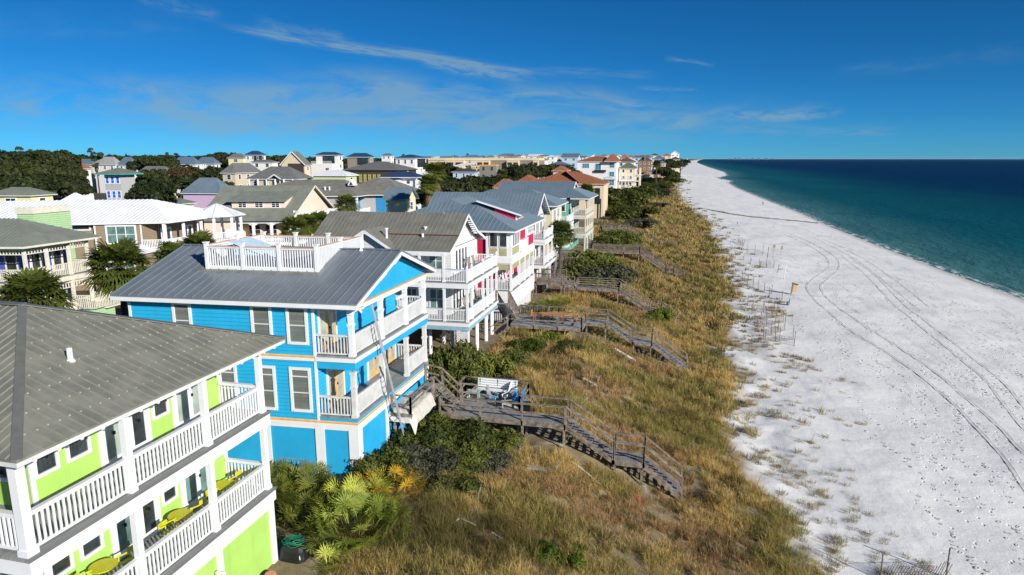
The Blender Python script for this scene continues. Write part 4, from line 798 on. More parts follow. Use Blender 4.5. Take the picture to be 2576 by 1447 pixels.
    d = MB(); d.prism([(-11.6, 2.4, 11.9), (-11.6, 2.4, 13.35), (-11.6, 5.5, 14.3)], (9.6, 0, 0)); do = t.part('dormer', d, PEACH); dr = MB(); dp = [(-12.2, 1.7, 13.35), (-1.5, 1.7, 13.35), (-1.5, 6.6, 15.05), (-12.2, 6.6, 15.05)]; dr.slab(dp, .1); dr.ribs(dp, .6); t.part('dormer_roof', dr, RF_GRN, do)
    for s0 in (-10.5, -7.5, -4.5): window(t, W('b', 2.4), s0, s0+1.6, 12.1, 13.3, 2, 3, .12, par=None)
    bx(t, 'dormer_trim', WH, (-11.7, -1.9, 2.3, 2.42, 11.85, 12.0)); bx(t, 'porch_header', WH, (-10.1, .1, -.05, .25, 9.45, 9.98)); bx(t, 'porch_floor', PORCH, (-10, 0, 0, 2.6, 6.0, 6.1))
    for a in (-9.9, -6.6, -3.4, -.1): post(t, a, .1, 6.1, 9.5, .35)
    for a in (-9.7, -6.4, -3.2): rail(t, (a, .1, 6.1), (a+2.9, .1, 6.1), WH, 1.0, .2, .06); am = MB(); n = 10; pts = [(a+2.9*i/n, 9.5-.55*abs(2*i/n-1)**2.2) for i in range(n+1)]; am.prism([(x, .05, z) for x, z in pts]+[(a+2.9, .05, 9.6), (a, .05, 9.6)], (0, .15, 0)); t.part('porch_arch', am, WH)
    for a in (-9.0, -6.0, -2.9): window(t, W('b', 2.6), a, a+2.2, 6.3, 9.0, 2, 3, .12, PEACH)
    for x in (-7.6, -7.0): c = MB(); c.box(x-.3 if 0 else x, x+.5, 1, 1.5, 6.5, 7.0)
    porch_run(t, (0.2, 1.2), (4.2, 1.2), 10.6, None, 2); porch_run(t, (4.2, 1.2), (4.2, 9), 10.6, None, 3); bx(t, 'side_deck', WH, (0.1, 4.3, 1.1, 9, 10.2, 10.58)); bx(t, 'side_wing', WSID, (0.1, 4.1, 1.3, 9, 5.2, 10.2)); bx(t, 'base_trim', WH, (-15.75, .05, -.06, 0, 5.2, 6.0))
    # grey house with blue end
    f = Fr((-68.4, 134.4), 14); t = T('grey_house', 'light grey house with broad hip roof, small gable vent and blue end wall', 'house', f, -8, 6, 5.5)
    bx(t, 'wall', GSID, (-24, -2.2, .2, 16, 5.2, 12.9)); P = hip(-26, -.2, 0, 16, 13.0, 3.3, .6, eb=7); roof(t, P, RF_BRN, .1, .5, WH, seam=RF_BRN)
    P = hip(-7, 7.5, 5.5, 19.5, 13.0, 3.6, .6, ea=6.5, eb=6.5); roof(t, P, RF_BRN, .1, .5, WH, name='rear_roof', seam=RF_BRN); bx(t, 'rear_wall', GSID, (-2.2, 4.0, 6.0, 18.5, 5.2, 12.9)); bx(t, 'blue_panel', MBLUE, (1.6, 4.0, 5.93, 5.995, 7.6, 12.88)); bx(t, 'white_end', WSID, (4.0, 6.5, 7.5, 18.5, 5.2, 12.9))
    v = MB(); v.prism([(-3.6, 3.4, 15.1), (-2.0, 3.4, 15.1), (-2.8, 3.4, 16.5)], (0, 1.5, 0)); t.part('gable_vent', v, WH); v2 = MB(); v2.prism([(-3.25, 3.36, 15.2), (-2.35, 3.36, 15.2), (-2.8, 3.36, 16.0)], (0, .03, 0)); t.part('vent_louvre', v2, GLASS)
    for a in (-8.2, -7.2): v = MB(); v.cyl((a, 2.4, 14), (a, 2.4, 14.9), .16, 8); t.part('roof_vent', v, WH)
    window(t, W('b', .2), -10.3, -8.4, 8.8, 12.2, 1, 2, .2, g=GLASSG)
    post(t, -.2, .3, 6, 13, .4, WH, False); post(t, -2.1, .1, 6, 13, .4, WH, False); porch_run(t, (-2, .2), (.2, .2), 9.0, None, 1); porch_run(t, (.2, .2), (.2, 5.6), 9.0, None, 2); bx(t, 'porch_floor', WH, (-2.2, .3, .2, 6, 8.6, 9.0)); bx(t, 'blue_panel', MBLUE, (-2.2, -2.1, .3, 6, 9.0, 12.9))
    for b in (8.0, 11, 14): window(t, W('a', 6.5), b, b+1.6, 9.2, 12, 1, 2, .2, g=LBLUE)
    porch_run(t, (4.0, 6.0), (11, 6.0), 7.6, None, 3); porch_run(t, (11, 6.0), (11, 18), 7.6, None, 4); bx(t, 'terrace', WH, (4.0, 11.1, 5.9, 18, 5, 7.58))
left_houses()
def span(O, d, px):     # length along direction d from O until it lies at picture column px (survey)
    o = np.array(O)-np.array([0, 0, CZ]); d = np.array(d); k = (px-CX)/F_
    den = d@RI-k*(d@FW); return float((k*(o@FW)-o@RI)/den)
def rise_to(P, py):
    lo, hi = -10., 60.
    for _ in range(40):
        m = (lo+hi)/2; q = np.array([P[0], P[1], P[2]+m-CZ]); y = CY-F_*(q@UP)/(q@FW)
        if y > py: lo = m
        else: hi = m
    return lo
def far_house(name, label, xc, ye, xl, xr, yr, d, wall, roofm, ang=6, kind='hip', wins=(2, 3), base=5.2, group=None, porch=False, ov=.5, frontwin=2, glass=None, wmax=22, trim=WH, ea=None, eb=None, storeys=2, sp=0, cat='house', roofless=False, winm=None):
    O = at(xc, ye, d); f = Fr((O.x, O.y), ang); L = min(abs(span(O, tuple(-f.u), xl)), 60); Wd = span(O, tuple(f.v), xr) if xr else 10; Wd = min(abs(Wd), wmax)
    ze = O.z; P = f.p(-L/2, Wd/2, ze); rise = max(.8, rise_to(P, yr)); f.O = f.p(-ov, ov, 0); L -= 2*ov; Wd = max(4, Wd-2*ov)
    t = T(name, label, cat, f, -L/2, Wd/2, base, group); bx(t, 'wall', wall, (-L, 0, 0, Wd, base, ze-.02))
    if roofless: bx(t, 'parapet', trim, (-L-.1, .1, -.1, .1, ze-.35, ze+.25), (-.1, .1, .1, Wd, ze-.35, ze+.25)); bx(t, 'flat_roof', RF_PALE, (-L, 0, 0, Wd, ze-.02, ze+.05))
    elif kind == 'hip': roof(t, hip(-L, 0, 0, Wd, ze, rise, ov, ea, eb), roofm, .12, sp, trim, seam=roofm)
    elif kind == 'gable':
        bm = Wd/2; roof(t, [[(-L-ov, -ov, ze), (ov, -ov, ze), (ov, bm, ze+rise), (-L-ov, bm, ze+rise)], [(ov, Wd+ov, ze), (-L-ov, Wd+ov, ze), (-L-ov, bm, ze+rise), (ov, bm, ze+rise)]], roofm, .12, sp, trim, seam=roofm); g = MB(); g.prism([(0, 0, ze-.03), (0, Wd, ze-.03), (0, bm, ze+rise-.3)], (-.2, 0, 0)); t.part('gable', g, wall)
    else:   # gable end facing the camera side
        am = -L/2; roof(t, [[(ov, -ov, ze), (ov, Wd+ov, ze), (am, Wd+ov, ze+rise), (am, -ov, ze+rise)], [(-L-ov, Wd+ov, ze), (-L-ov, -ov, ze), (am, -ov, ze+rise), (am, Wd+ov, ze+rise)]], roofm, .12, sp, trim, seam=roofm); g = MB(); g.prism([(0, 0, ze-.03), (am, 0, ze+rise-.3), (-L, 0, ze-.03)], (0, .2, 0)); t.part('gable', g, wall)
        m = MB(); m.beam((ov, -ov, ze-.2), (am, -ov, ze+rise-.2), .1, .35); m.beam((-L-ov, -ov, ze-.2), (am, -ov, ze+rise-.2), .1, .35); t.part('rake_board', m, trim)
    n = wins[0]; sc = max(.9, L/(n*3.2)) if n else 1; g = glass or GLASS
    for s in range(storeys):
        zt = ze-.55-3.1*s
        for i in range(n):
            c = -L*(i+.5)/n; w = min(.55*sc, 1.1); window(t, W('b', 0), c-w, c+w, zt-1.7, zt, 1 if w < .8 else 2, 2, .16, winm or WH, g)
        for i in range(wins[1]):
            c = Wd*(i+.5)/wins[1]; w = .7; window(t, W('a', 0), c-w, c+w, zt-(2.0 if porch else 1.6), zt, 1, 2, .16, winm or WH, g)
        if porch:
            zf = zt-2.35; bx(t, 'porch_floor', trim, (.02, 2.2, 0, Wd, zf-.3, zf)); rail(t, (2.1, 0, zf), (2.1, Wd, zf), trim, 1.0, .35, .08)
            for i in range(4): post(t, 2.1, Wd*i/3, zf, zf+2.8, .25, trim, False)
    return t, f, L, Wd, ze, rise


def far_houses():
    FH = far_house
    # back row, left
    FH('cottage', 'pale yellow cottage with teal door frame and green grey hip roof, far left', 76.6, 490.5, -40, 144.5, 471, 118, YELS, RF_GRN, 10, wins=(1, 1), trim=CRM, wmax=10, storeys=1, sp=.5)
    FH('shed_house', 'mint green box dormer standing up behind the pale green house roof', 83, 530, 15, 107, 527, 62, LGREEN, RF_PALE, 14, wins=(0, 0), trim=CRM, roofless=True, wmax=3, base=11)
    FH('tower_house', 'slim grey tower house with royal blue shutters, teal eaves and a balcony', 303, 437, 236, 330, 422, 140, GSID, RF_GRN, 10, wins=(3, 0), trim=TEAL, wmax=7, glass=SHUT, ov=1.2)
    FH('white_roof_house', 'low house with a pale white hip roof between the yellow cottage and the tower house', 200, 520, 120, 235, 486, 108, WSID, RF_WHT, 30, wins=(0, 0), wmax=14)
    FH('lilac_house', 'lilac house with slate blue hip roof behind the peach house', 557, 486, 452, 600, 447, 165, PURP, RF_BLUE, 4, wins=(0, 0), wmax=18)
    FH('cottage', 'small dark roofed cottage low in the oaks left of the lilac house', 458, 512, 385, 475, 499, 150, BEIGE, RF_GRN, 0, wins=(0, 0), wmax=8)
    FH('hill_house', 'house with slate blue hip roof, leftmost on the wooded skyline', 170, 411, 135, 180, 400, 330, WSID, RF_LBL, 4, wins=(2, 1))
    FH('hill_house', 'house with grey blue hip roof and tiny dormer, second from left on the skyline', 232, 414, 172, 240, 400, 320, BEIGE, RF_LBL, 4, wins=(3, 1))
    FH('hill_house', 'house with pale beige hip roof on the wooded skyline', 290, 414, 232, 306, 394.5, 300, WSID, RF_PALE, 4, wins=(3, 2))
    FH('hill_house', 'house with blue grey hip roof just right of the beige roofed one', 332, 415, 292, 352, 395, 300, WSID, RF_LBL, 4, wins=(2, 1))
    FH('villa', 'white villa with a worn terracotta hip roof among dark oaks', 205, 424, 165, 216, 408, 245, STUW, TERRA, 10, wins=(2, 1))
    FH('long_house', 'low cream house with long grey roof behind the oaks', 420, 439, 338, 432, 418, 215, CRSID, RF_GRY, 4, wins=(3, 1))
    FH('gazebo_house', 'white house with light blue hip roof, above the red tinged tree', 492, 413, 430, 502, 395, 300, STUW, RF_LBL, 4, wins=(3, 1), porch=True)
    FH('hill_house', 'house with light blue hip roof, left of the cream skyline houses', 540, 412, 488, 548, 395, 310, WSID, RF_LBL, 4, wins=(2, 1))
    FH('cream_house', 'cream house with dark grey hip roof and brown shutters', 592, 434.5, 553, 660, 410, 200, BEIGE, RF_GRY, 4, wins=(1, 3), glass=GLASS, wmax=24)
    t, f, L, Wd, ze, rs = FH('cottage', 'cottage with grey hip roof, columned porch and small white portico gable', 745, 450, 619, 790, 419, 178, BEIGE, RF_GRY, 4, wins=(4, 1), wmax=16, storeys=1)
    g = MB(); a = -L*.40; g.slab([(a+1.9, -1.2, ze), (a+1.9, 3, ze), (a, 3, ze+1.2), (a, -1.2, ze+1.2)], .12); g.slab([(a-1.9, 3, ze), (a-1.9, -1.2, ze), (a, -1.2, ze+1.2), (a, 3, ze+1.2)], .12); t.part('portico_roof', g, RF_GRY)
    m = MB(); m.beam((a+1.9, -1.2, ze-.1), (a, -1.2, ze+1.1), .1, .3); m.beam((a-1.9, -1.2, ze-.1), (a, -1.2, ze+1.1), .1, .3); t.part('rake_board', m, WH)
    for k in range(6): c = MB(); x = -L*(k+.2)/5.4; c.cyl((x, -.7, 6), (x, -.7, ze-.1), .22, 10); t.part('column', c, WH)
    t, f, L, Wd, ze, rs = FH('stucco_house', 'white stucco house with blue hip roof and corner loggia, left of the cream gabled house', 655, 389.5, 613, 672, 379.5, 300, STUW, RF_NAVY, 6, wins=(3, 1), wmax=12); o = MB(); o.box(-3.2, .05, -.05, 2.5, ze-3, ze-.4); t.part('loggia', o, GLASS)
    FH('wing', 'low white wing with small blue grey roof in front of the white stucco house', 686, 407.5, 628, 692, 402, 275, STUW, RF_GRY, 6, wins=(2, 0), wmax=8, cat='house')
    FH('cottage', 'small pale cottage at the foot of the wooded skyline left of the white stucco house', 612, 397, 570, 616, 386, 330, YELS, RF_GRY, 6, wins=(1, 0))
    t, f, L, Wd, ze, rs = FH('gabled_house', 'cream gabled house with dark timber balcony under its gable', 768, 415, 703, 783, 381, 250, STUC, RF_BRN, 4, kind='end', wins=(0, 1), wmax=14); b = MB(); b.box(-L*.72, -L*.05, -.06, .8, ze-3.2, ze+.5); t.part('balcony', b, DRKW); rail(t, (-L*.72, -.9, ze-3.2), (-L*.05, -.9, ze-3.2), DRKW, 1.1, .4, .08)
    for x in (-.45, -.25): window(t, W('b', 0), L*x, L*x+1.4, ze-7.5, ze-5.5, 1, 2, .15, DRKW)
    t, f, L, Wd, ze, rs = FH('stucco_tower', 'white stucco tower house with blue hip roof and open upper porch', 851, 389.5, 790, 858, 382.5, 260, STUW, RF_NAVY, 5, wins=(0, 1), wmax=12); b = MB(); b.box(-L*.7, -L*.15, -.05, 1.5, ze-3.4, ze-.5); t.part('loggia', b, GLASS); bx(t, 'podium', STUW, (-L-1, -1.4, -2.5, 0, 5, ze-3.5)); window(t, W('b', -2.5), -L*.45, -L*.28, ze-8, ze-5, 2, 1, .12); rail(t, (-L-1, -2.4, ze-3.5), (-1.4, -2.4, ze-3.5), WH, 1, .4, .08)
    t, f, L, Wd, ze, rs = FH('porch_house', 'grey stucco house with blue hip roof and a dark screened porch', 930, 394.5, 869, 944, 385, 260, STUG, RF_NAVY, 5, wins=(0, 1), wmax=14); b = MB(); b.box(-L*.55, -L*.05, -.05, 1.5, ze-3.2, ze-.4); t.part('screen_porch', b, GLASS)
    t, f, L, Wd, ze, rs = FH('long_house', 'long brown house with yellow windows under a large dark grey hip roof', 1005, 427, 861, 1052, 406.4, 205, DRKW, RF_GRY, 3, wins=(0, 1), wmax=22, trim=DRKW)
    for k in range(5): window(t, W('b', 0), -L*.74+k*L*.085, -L*.74+k*L*.085+1.3, ze-4.2, ze-1.3, 2, 3, .12, DRKW, mat('pale_yellow_blind', (.42, .40, .14), .6))
    bx(t, 'lower_wall', STUW, (-L-.1, .2, -.12, Wd, 5, ze-4.6))
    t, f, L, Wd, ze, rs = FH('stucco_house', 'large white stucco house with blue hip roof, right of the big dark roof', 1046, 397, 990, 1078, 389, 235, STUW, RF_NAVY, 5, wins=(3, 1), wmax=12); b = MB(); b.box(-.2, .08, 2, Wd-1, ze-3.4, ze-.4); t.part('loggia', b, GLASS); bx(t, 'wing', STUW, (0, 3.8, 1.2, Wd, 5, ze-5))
    t, f, L, Wd, ze, rs = FH('cottage', 'pale yellow green cottage with white roof and blue shutters', 872, 441, 781, 903, 427, 180, mat('pale_lime_siding', (.55, .62, .32), .6, .3, lap=.2), RF_WHT, 5, wins=(0, 1), wmax=14, sp=.6)
    for x in (-.52, -.22):
        s = MB(); s.box(L*x, L*x+1.6, -.07, 0, ze-3.0, ze-1.2); t.part('shutter', s, mat('azure_shutter', (.02, .25, .60)))
    t, f, L, Wd, ze, rs = FH('truss_house', 'white house with navy roof, round vents and an open timber truss gable', 1050, 445, 954, 1064, 431.5, 165, WSID, RF_NAVY, 5, wins=(0, 0), wmax=12, ov=1.2)
    for x in (-.22, -.72): c = MB(); c.cyl((L*x, -.08, ze-1.4), (L*x, .02, ze-1.4), .42, 16); t.part('round_vent', c, GLASS)
    a = -L*.48; h = 4.6; zt = ze-1.0; g = MB(); g.slab([(a+h, -5, zt-2.9), (a+h, 1, zt-2.9), (a, 1, zt+.2), (a, -5, zt+.2)], .15); g.slab([(a-h, 1, zt-2.9), (a-h, -5, zt-2.9), (a, -5, zt+.2), (a, 1, zt+.2)], .15); t.part('truss_roof', g, RF_WHT)
    m = MB()
    for sg in (-1, 1): m.beam((a+sg*h, -5.05, zt-3.05), (a, -5.05, zt+.05), .15, .35); m.beam((a+sg*2.7, -5, zt-2.9), (a+sg*1.0, -5, zt-.8), .15, .2)
    m.box(a-.12, a+.12, -5.1, -4.9, zt-3, zt); m.box(a-2.2, a+2.2, -5.1, -4.9, zt-1.4, zt-1.2); m.box(a-h, a+h, -5.1, -4.9, zt-3.3, zt-3.0); t.part('truss', m, WH); bx(t, 'truss_wall', mat('truss_backing', (.2, .2, .22)), (a-3.6, a+3.6, -4.4, 0, 5, zt-1.6))
    for x in (.7, -L-.7): post(t, x, -.6, 6, ze, .35, WH, False)
    t, f, L, Wd, ze, rs = FH('cottage', 'cream cottage with slate blue gable roof and green rake boards', 1028, 501, 961, 1040, 471.8, 118, CRSID, RF_BLUE, 2, kind='gable', wins=(0, 1), wmax=7, sp=.5, trim=mat('moss_trim', (.12, .28, .16)))
    porch_run(t, (.3, 0), (4.5, 0), ze-3.4, None, 2); porch_run(t, (4.5, 0), (4.5, 6), ze-3.4, None, 2); bx(t, 'deck', WH, (.2, 4.6, 0, 6, ze-3.8, ze-3.42)); bx(t, 'deck_wall', STUC, (.2, 4.2, .3, 6, 5, ze-3.8))
    # condominium block
    O = at(1356, 397.6, 330); f = Fr((O.x, O.y), 2); L = abs(span(O, tuple(-f.u), 1077)); zt = O.z; t = T('condo_block', 'long low cream and taupe condominium block with balcony bays', 'apartment building', f, -L/2, 6, 8)
    bx(t, 'wall', STUG, (-L*.62, 0, 0, 14, 5, zt-1.2)); bx(t, 'rear_wall', STUC, (-L, -L*.62, 0, 14, 5, zt-1.2)); bx(t, 'parapet', STUC, (-L, .1, -.3, 14, zt-1.2, zt))
    for a0, a1, nb in ((-.045*L, 0, 1), (-.30*L, -.14*L, 2) if 0 else (-.275*L, -.17*L, 2), (-.60*L, -.43*L, 3), (-.83*L, -.66*L, 2)):
        bx(t, 'bay_wall', STUC, (a0, a1, -2.2, 0, 5, zt-1.3)); m = MB(); rl = MB(); w = (a1-a0)/nb
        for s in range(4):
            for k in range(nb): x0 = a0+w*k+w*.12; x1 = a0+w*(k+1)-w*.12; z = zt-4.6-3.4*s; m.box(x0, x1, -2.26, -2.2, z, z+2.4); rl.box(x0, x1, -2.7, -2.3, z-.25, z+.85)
        t.part('balcony_opening', m, mat('painted_deep_shade', (.05, .045, .04), .4)); t.part('balcony_rail', rl, STUC)  # flat dark panels painted as the shade inside the balconies
    wn = MB()
    for k in range(7):
        for s in range(3): x = -L*.64-k*L*.05; wn.box(x-1.6, x, -.05, 0, zt-4.6-3.4*s, zt-2.6-3.4*s)
    t.part('window_row', wn, GLASSG)
    FH('unfinished_house', 'unfinished bare concrete block house with orange timber top plate', 1250, 416, 1202, 1254, 412, 270, CONC, CONC, 2, wins=(2, 0), roofless=True, trim=YTAG, wmax=10, winm=CONC)
    t, f, L, Wd, ze, rs = FH('low_house', 'low blue grey house with white open roof framing, left of the unfinished house', 1196, 432, 1135, 1200, 424, 240, LBLUE, mat('dark_flat_roof', (.05, .055, .06)), 2, wins=(3, 0), wmax=12, storeys=1); m = MB()
    for k in range(5): m.slab([(-L*.9+k*L*.16, -.2, ze+2.2+.15*k), (-L*.9+k*L*.16+L*.3, -.2, ze+2.2+.15*k), (-L*.9+k*L*.16+L*.24, 2.5, ze+3+.15*k)], .3)
    t.part('roof_frame', m, WH)
    # Mediterranean group
    t, f, L, Wd, ze, rs = FH('terracotta_villa', 'large cream villa with broad terracotta hip roof and arched porch', 1523.7, 462, 1331, 1535, 431, 172, STUC, TERRA, 2, wins=(0, 0), wmax=17, sp=.5, trim=STUC, ea=8, eb=8.5)
    window(t, W('b', 0), -L*.20, -L*.17+.4, ze-2.6, ze-.8, 1, 2, .1, TEAL); am = MB(); am.box(-L*.12, -L*.05, -.05, .02, ze-5.4, ze-1.2); t.part('porch_arch', am, GLASS); c = MB(); c.box(-1.6, -1.2, -.06, 0, 5, ze-4); c.box(-.9, -.6, -.06, 0, 5, ze-4); t.part('porch_opening', c, GLASS)
    g = MB(); a = -L*.56; g.slab([(a+4.4, -1.0, ze+.3), (a, 3.2, ze+3.2), (a, 5, ze+3.2), (a+4.4, 5, ze+.3)], .15); g.slab([(a-4.4, -1.0, ze+.3), (a-4.4, 5, ze+.3), (a, 5, ze+3.2), (a, 3.2, ze+3.2)], .15); t.part('cross_roof', g, TERRA)
    FH('villa_wing', 'terracotta roofed wing beside the large villa, nearer its left end', 1350, 463, 1289, 1370, 440, 176, STUC, TERRA, 2, wins=(1, 0), wmax=12, sp=.5, trim=STUC, storeys=1)
    FH('villa_wing', 'lowest terracotta roofed wing at the far left of the villa', 1301, 472, 1236, 1312, 450, 172, STUC, TERRA, 2, wins=(0, 0), wmax=10, sp=.5, trim=STUC)
    FH('villa_annex', 'small dark terracotta hip roof standing behind the villa ridge', 1425, 429, 1387, 1437, 417, 215, STUC, TERRA, 2, wins=(1, 0), wmax=10, trim=STUC)
    t, f, L, Wd, ze, rs = FH('white_mansion', 'three storey white mansion with terracotta roof and teal windows', 1554, 406, 1449, 1561, 393, 300, STUW, TERRA, 2, wins=(0, 2), wmax=16, trim=STUW, sp=.6)
    tw = mat('teal_window_glass', (.04, .20, .26), .2, .6)
    for s in range(4):
        z = ze-3.1-4.0*s; window(t, W('b', 0), -L*.19, -L*.04, z, z+2.6, 2, 2, .25, WH, tw)
        if s == 0: window(t, W('b', 0), -L*.88, -L*.68, z-.2, z+2.3, 3, 2, .25, WH, tw); window(t, W('b', 0), -L*.55, -L*.38, z-1, z+2.3, 2, 1, .25, WH, tw)
        if s: b = MB(); b.box(-L*.24, -L*.02, -.05, .02, z-.6, z+2.9) if 0 else None; rail(t, (-L*.26, -.8, z-.7), (-.3, -.8, z-.7), TEAL, 1.0, .5, .06); bx(t, 'balcony_floor', STUW, (-L*.27, 0, -1.0, 0, z-1.1, z-.72))
    bx(t, 'terrace', GLASS, (-L*.56, -L*.26, -.7, -.5, ze-5.0, ze-3.9)); roof(t, hip(-L*.28, .3, -1.6, Wd, ze+.1, 3.3, .5), TERRA, .12, .6, STUW, name='tower_roof', seam=TERRA); bx(t, 'tower', STUW, (-L*.28, .3, -1.0, 0, ze-3.2, ze+.08)) if 0 else None
    t, f, L, Wd, ze, rs = FH('cream_mansion', 'cream mansion with green roofs and stacked white verandas above the dune', 1600, 423, 1556, 1612, 408, 308, STUC, mat('moss_green_roof', (.12, .14, .09)), 2, wins=(2, 2), wmax=16, trim=CRM, porch=True, storeys=3)
    for s in range(2): z = ze-5.6-4.0*s; bx(t, 'veranda_floor', WH, (-L, .6, -2.4, 0, z-.5, z)); rail(t, (-L, -2.3, z), (.5, -2.3, z), WH, 1.1, .4, .07); [post(t, -L+(L+.4)*k/5, -2.3, z, z+3.4, .28, WH, False) for k in range(6)]
    FH('brown_roof_house', 'white house with broad brown hip roof behind the cream mansion', 1598, 407, 1550, 1606, 396, 345, STUW, mat('brown_tile_roof', (.15, .09, .06)), 2, wins=(2, 1), wmax=14, trim=STUW)
    t, f, L, Wd, ze, rs = FH('stucco_villa', 'brown stucco villa with dark roof, chimney and a cream terrace', 1640, 405, 1603, 1655, 393, 390, STUB, mat('dark_brown_roof', (.09, .065, .055)), 2, wins=(3, 2), wmax=14, trim=STUC, storeys=3); bx(t, 'chimney', STUB, (-L*.55, -L*.4, 0, 1.5, ze, ze+3.5)); bx(t, 'terrace_wall', STUC, (-L, 2, -9, -8.4, 5, 12)); roof(t, hip(-L-1, -L*.3, -6, 0, ze-6.2, 1.6, .4), TERRA, .12, 0, STUC, name='porch_roof')
    # small roofs between, right of the condominium
    sm = [('blue_roof_house', 'tall house with light blue gable roof right of the condominium', 1455, 396, 1411, 1462, 386, 420, LBLUE, RF_LBL, 'gable'),
          ('small_house', 'white house with broad pale blue hip roof behind the dark oaks right of the condominium', 1510-77, 418, 1367, 1452, 405.5, 300, LBLUE, RF_LBL, 'hip'),
          ('small_house', 'small white house with grey hip roof just right of the condominium', 1374, 402, 1345, 1382, 396, 420, STUW, RF_GRY, 'hip'),
          ('small_house', 'cream house with a flat terracotta roof on the skyline above the small grey roofs', 1368, 393, 1352, 1376, 390, 480, STUC, TERRA, 'hip'),
          ('small_house', 'white house with long white roof on the skyline above the condominium', 1362, 393, 1327, 1368, 388, 520, STUW, RF_WHT, 'gable'),
          ('small_house', 'small house with steel blue roof above the left end of the condominium', 1207, 396, 1162, 1212, 390, 430, LBLUE, RF_LBL, 'hip'),
          ('green_roof_house', 'house with bright mint green roof on the skyline beyond the white mansion', 1553, 396, 1530, 1560, 390, 520, STUW, mat('mint_green_roof', (.20, .42, .26)), 'gable'),
          ('cupola_house', 'tan house with terracotta cupola roof on the skyline', 1578, 397, 1560, 1584, 387, 450, STUC, TERRA, 'hip'),
          ('small_house', 'white gabled house between the green roof and the cupola', 1566, 396, 1548, 1570, 390, 500, STUW, RF_WHT, 'end'),
          ('small_house', 'house with broad pale blue roof right of the cupola house', 1640, 397, 1588, 1652, 390, 520, LBLUE, RF_LBL, 'hip'),
          ('small_house', 'house with light grey blue roof behind the brown stucco villa', 1676, 400, 1640, 1684, 391, 600, STUW, RF_LBL, 'hip'),
          ('small_house', 'brown roofed house on the skyline left of the white hall', 1660, 391, 1634, 1666, 386, 760, STUC, mat('dark_brown_roof', (.1, .07, .06)), 'hip'),
          ('small_house', 'terracotta roofed house nearest the white hall', 1690, 392, 1664, 1694, 386.5, 760, STUC, TERRA, 'hip'),
          ('white_hall', 'large plain white gabled hall standing highest on the dune skyline', 1710, 388, 1687, 1713, 379.5, 780, STUW, RF_WHT, 'end'),
          ('dark_house', 'dark roofed house below the white hall at the bluff edge', 1712, 401, 1686, 1722, 394, 640, STUC, mat('dark_brown_roof', (.1, .07, .06)), 'hip'),
          ('small_house', 'pink and white house at the dune edge right of the brown stucco villa', 1676, 411, 1654, 1686, 404, 470, mat('pale_pink_stucco', (.6, .38, .36)), RF_LBL, 'hip'),
          ('white_tower', 'tiny pale tower at the tip of the far dune skyline', 1731, 399, 1727, 1732, 396, 1700, STUW, RF_PALE, 'hip'),
          ('hill_house', 'small white house on the skyline left of the grey screened house', 985, 391, 957, 990, 386, 420, STUW, RF_LBL, 'hip'),
          ('small_house', 'dark grey roofed house on the skyline between condominium and blue roof house', 1300, 394, 1272, 1308, 389, 560, STUG, RF_GRY, 'hip')]
    for nm, lb, xc, ye, xl, xr, yr, d, wl, rf, kd in sm: FH(nm, lb, xc, ye, xl, xr, yr, d, wl, rf, 5, kind=kd, wins=(2, 1), wmax=16, storeys=2)
    cols = [(STUW, RF_LBL), (STUC, RF_GRY), (STUW, RF_WHT), (BEIGE, RF_BRN), (LBLUE, RF_LBL), (STUC, TERRA), (STUW, RF_GRY), (GSID, RF_PALE)]
    for i in range(34):
        x = 1085+i*17.5+rnd.uniform(-6, 6); d = rnd.uniform(470, 820) if x < 1480 else rnd.uniform(520, 900); w = rnd.uniform(16, 34); ye = 400-rnd.uniform(2.5, 8)*(1 if x > 1250 else .7)
        if x > 1660 and d < 700: d = 760
        wl, rf = cols[i % 8]; FH('skyline_house', 'small distant house among the pale roofs massed along the skyline', x, ye, x-w, x+6, ye-rnd.uniform(3, 6), d, wl, rf, 5, kind=rnd.choice(['hip', 'hip', 'gable', 'end']), wins=(2, 1), wmax=14, storeys=2, group='distant houses massed along the skyline')
    # towers of the next town, far down the coast; haze painted into their colour
    for px, w, h, d in ((1752, 2, 1.5, 12500), (1838, 4, 3, 13500), (1852, 5, 5, 13500), (1862, 4, 6, 14000), (1896, 5, 5, 14500), (1911, 4, 4, 15000), (1930, 6, 5, 15000), (1946, 4, 3, 15500), (1884, 4, 3, 14500)):
        O = at(px, 400, d); k = d/F_; f = Fr((O.x, O.y), 5); t = T('coast_tower', 'tiny haze-tinted tower of the distant town on the sea horizon', 'tower', f, 0, 0, 0, 'distant towers on the sea horizon'); bx(t, 'shaft', mat('haze_tinted_tower', (.07, .13, .19)), (-w*k, 0, 0, w*k, 0, 21+h*k*.35)); bx(t, 'top_storey', mat('haze_tinted_tower', (.07, .13, .19)), (-w*k*.7, -w*k*.3, w*k*.2, w*k*.8, 21+h*k*.35, 21+h*k*.5))
far_houses()

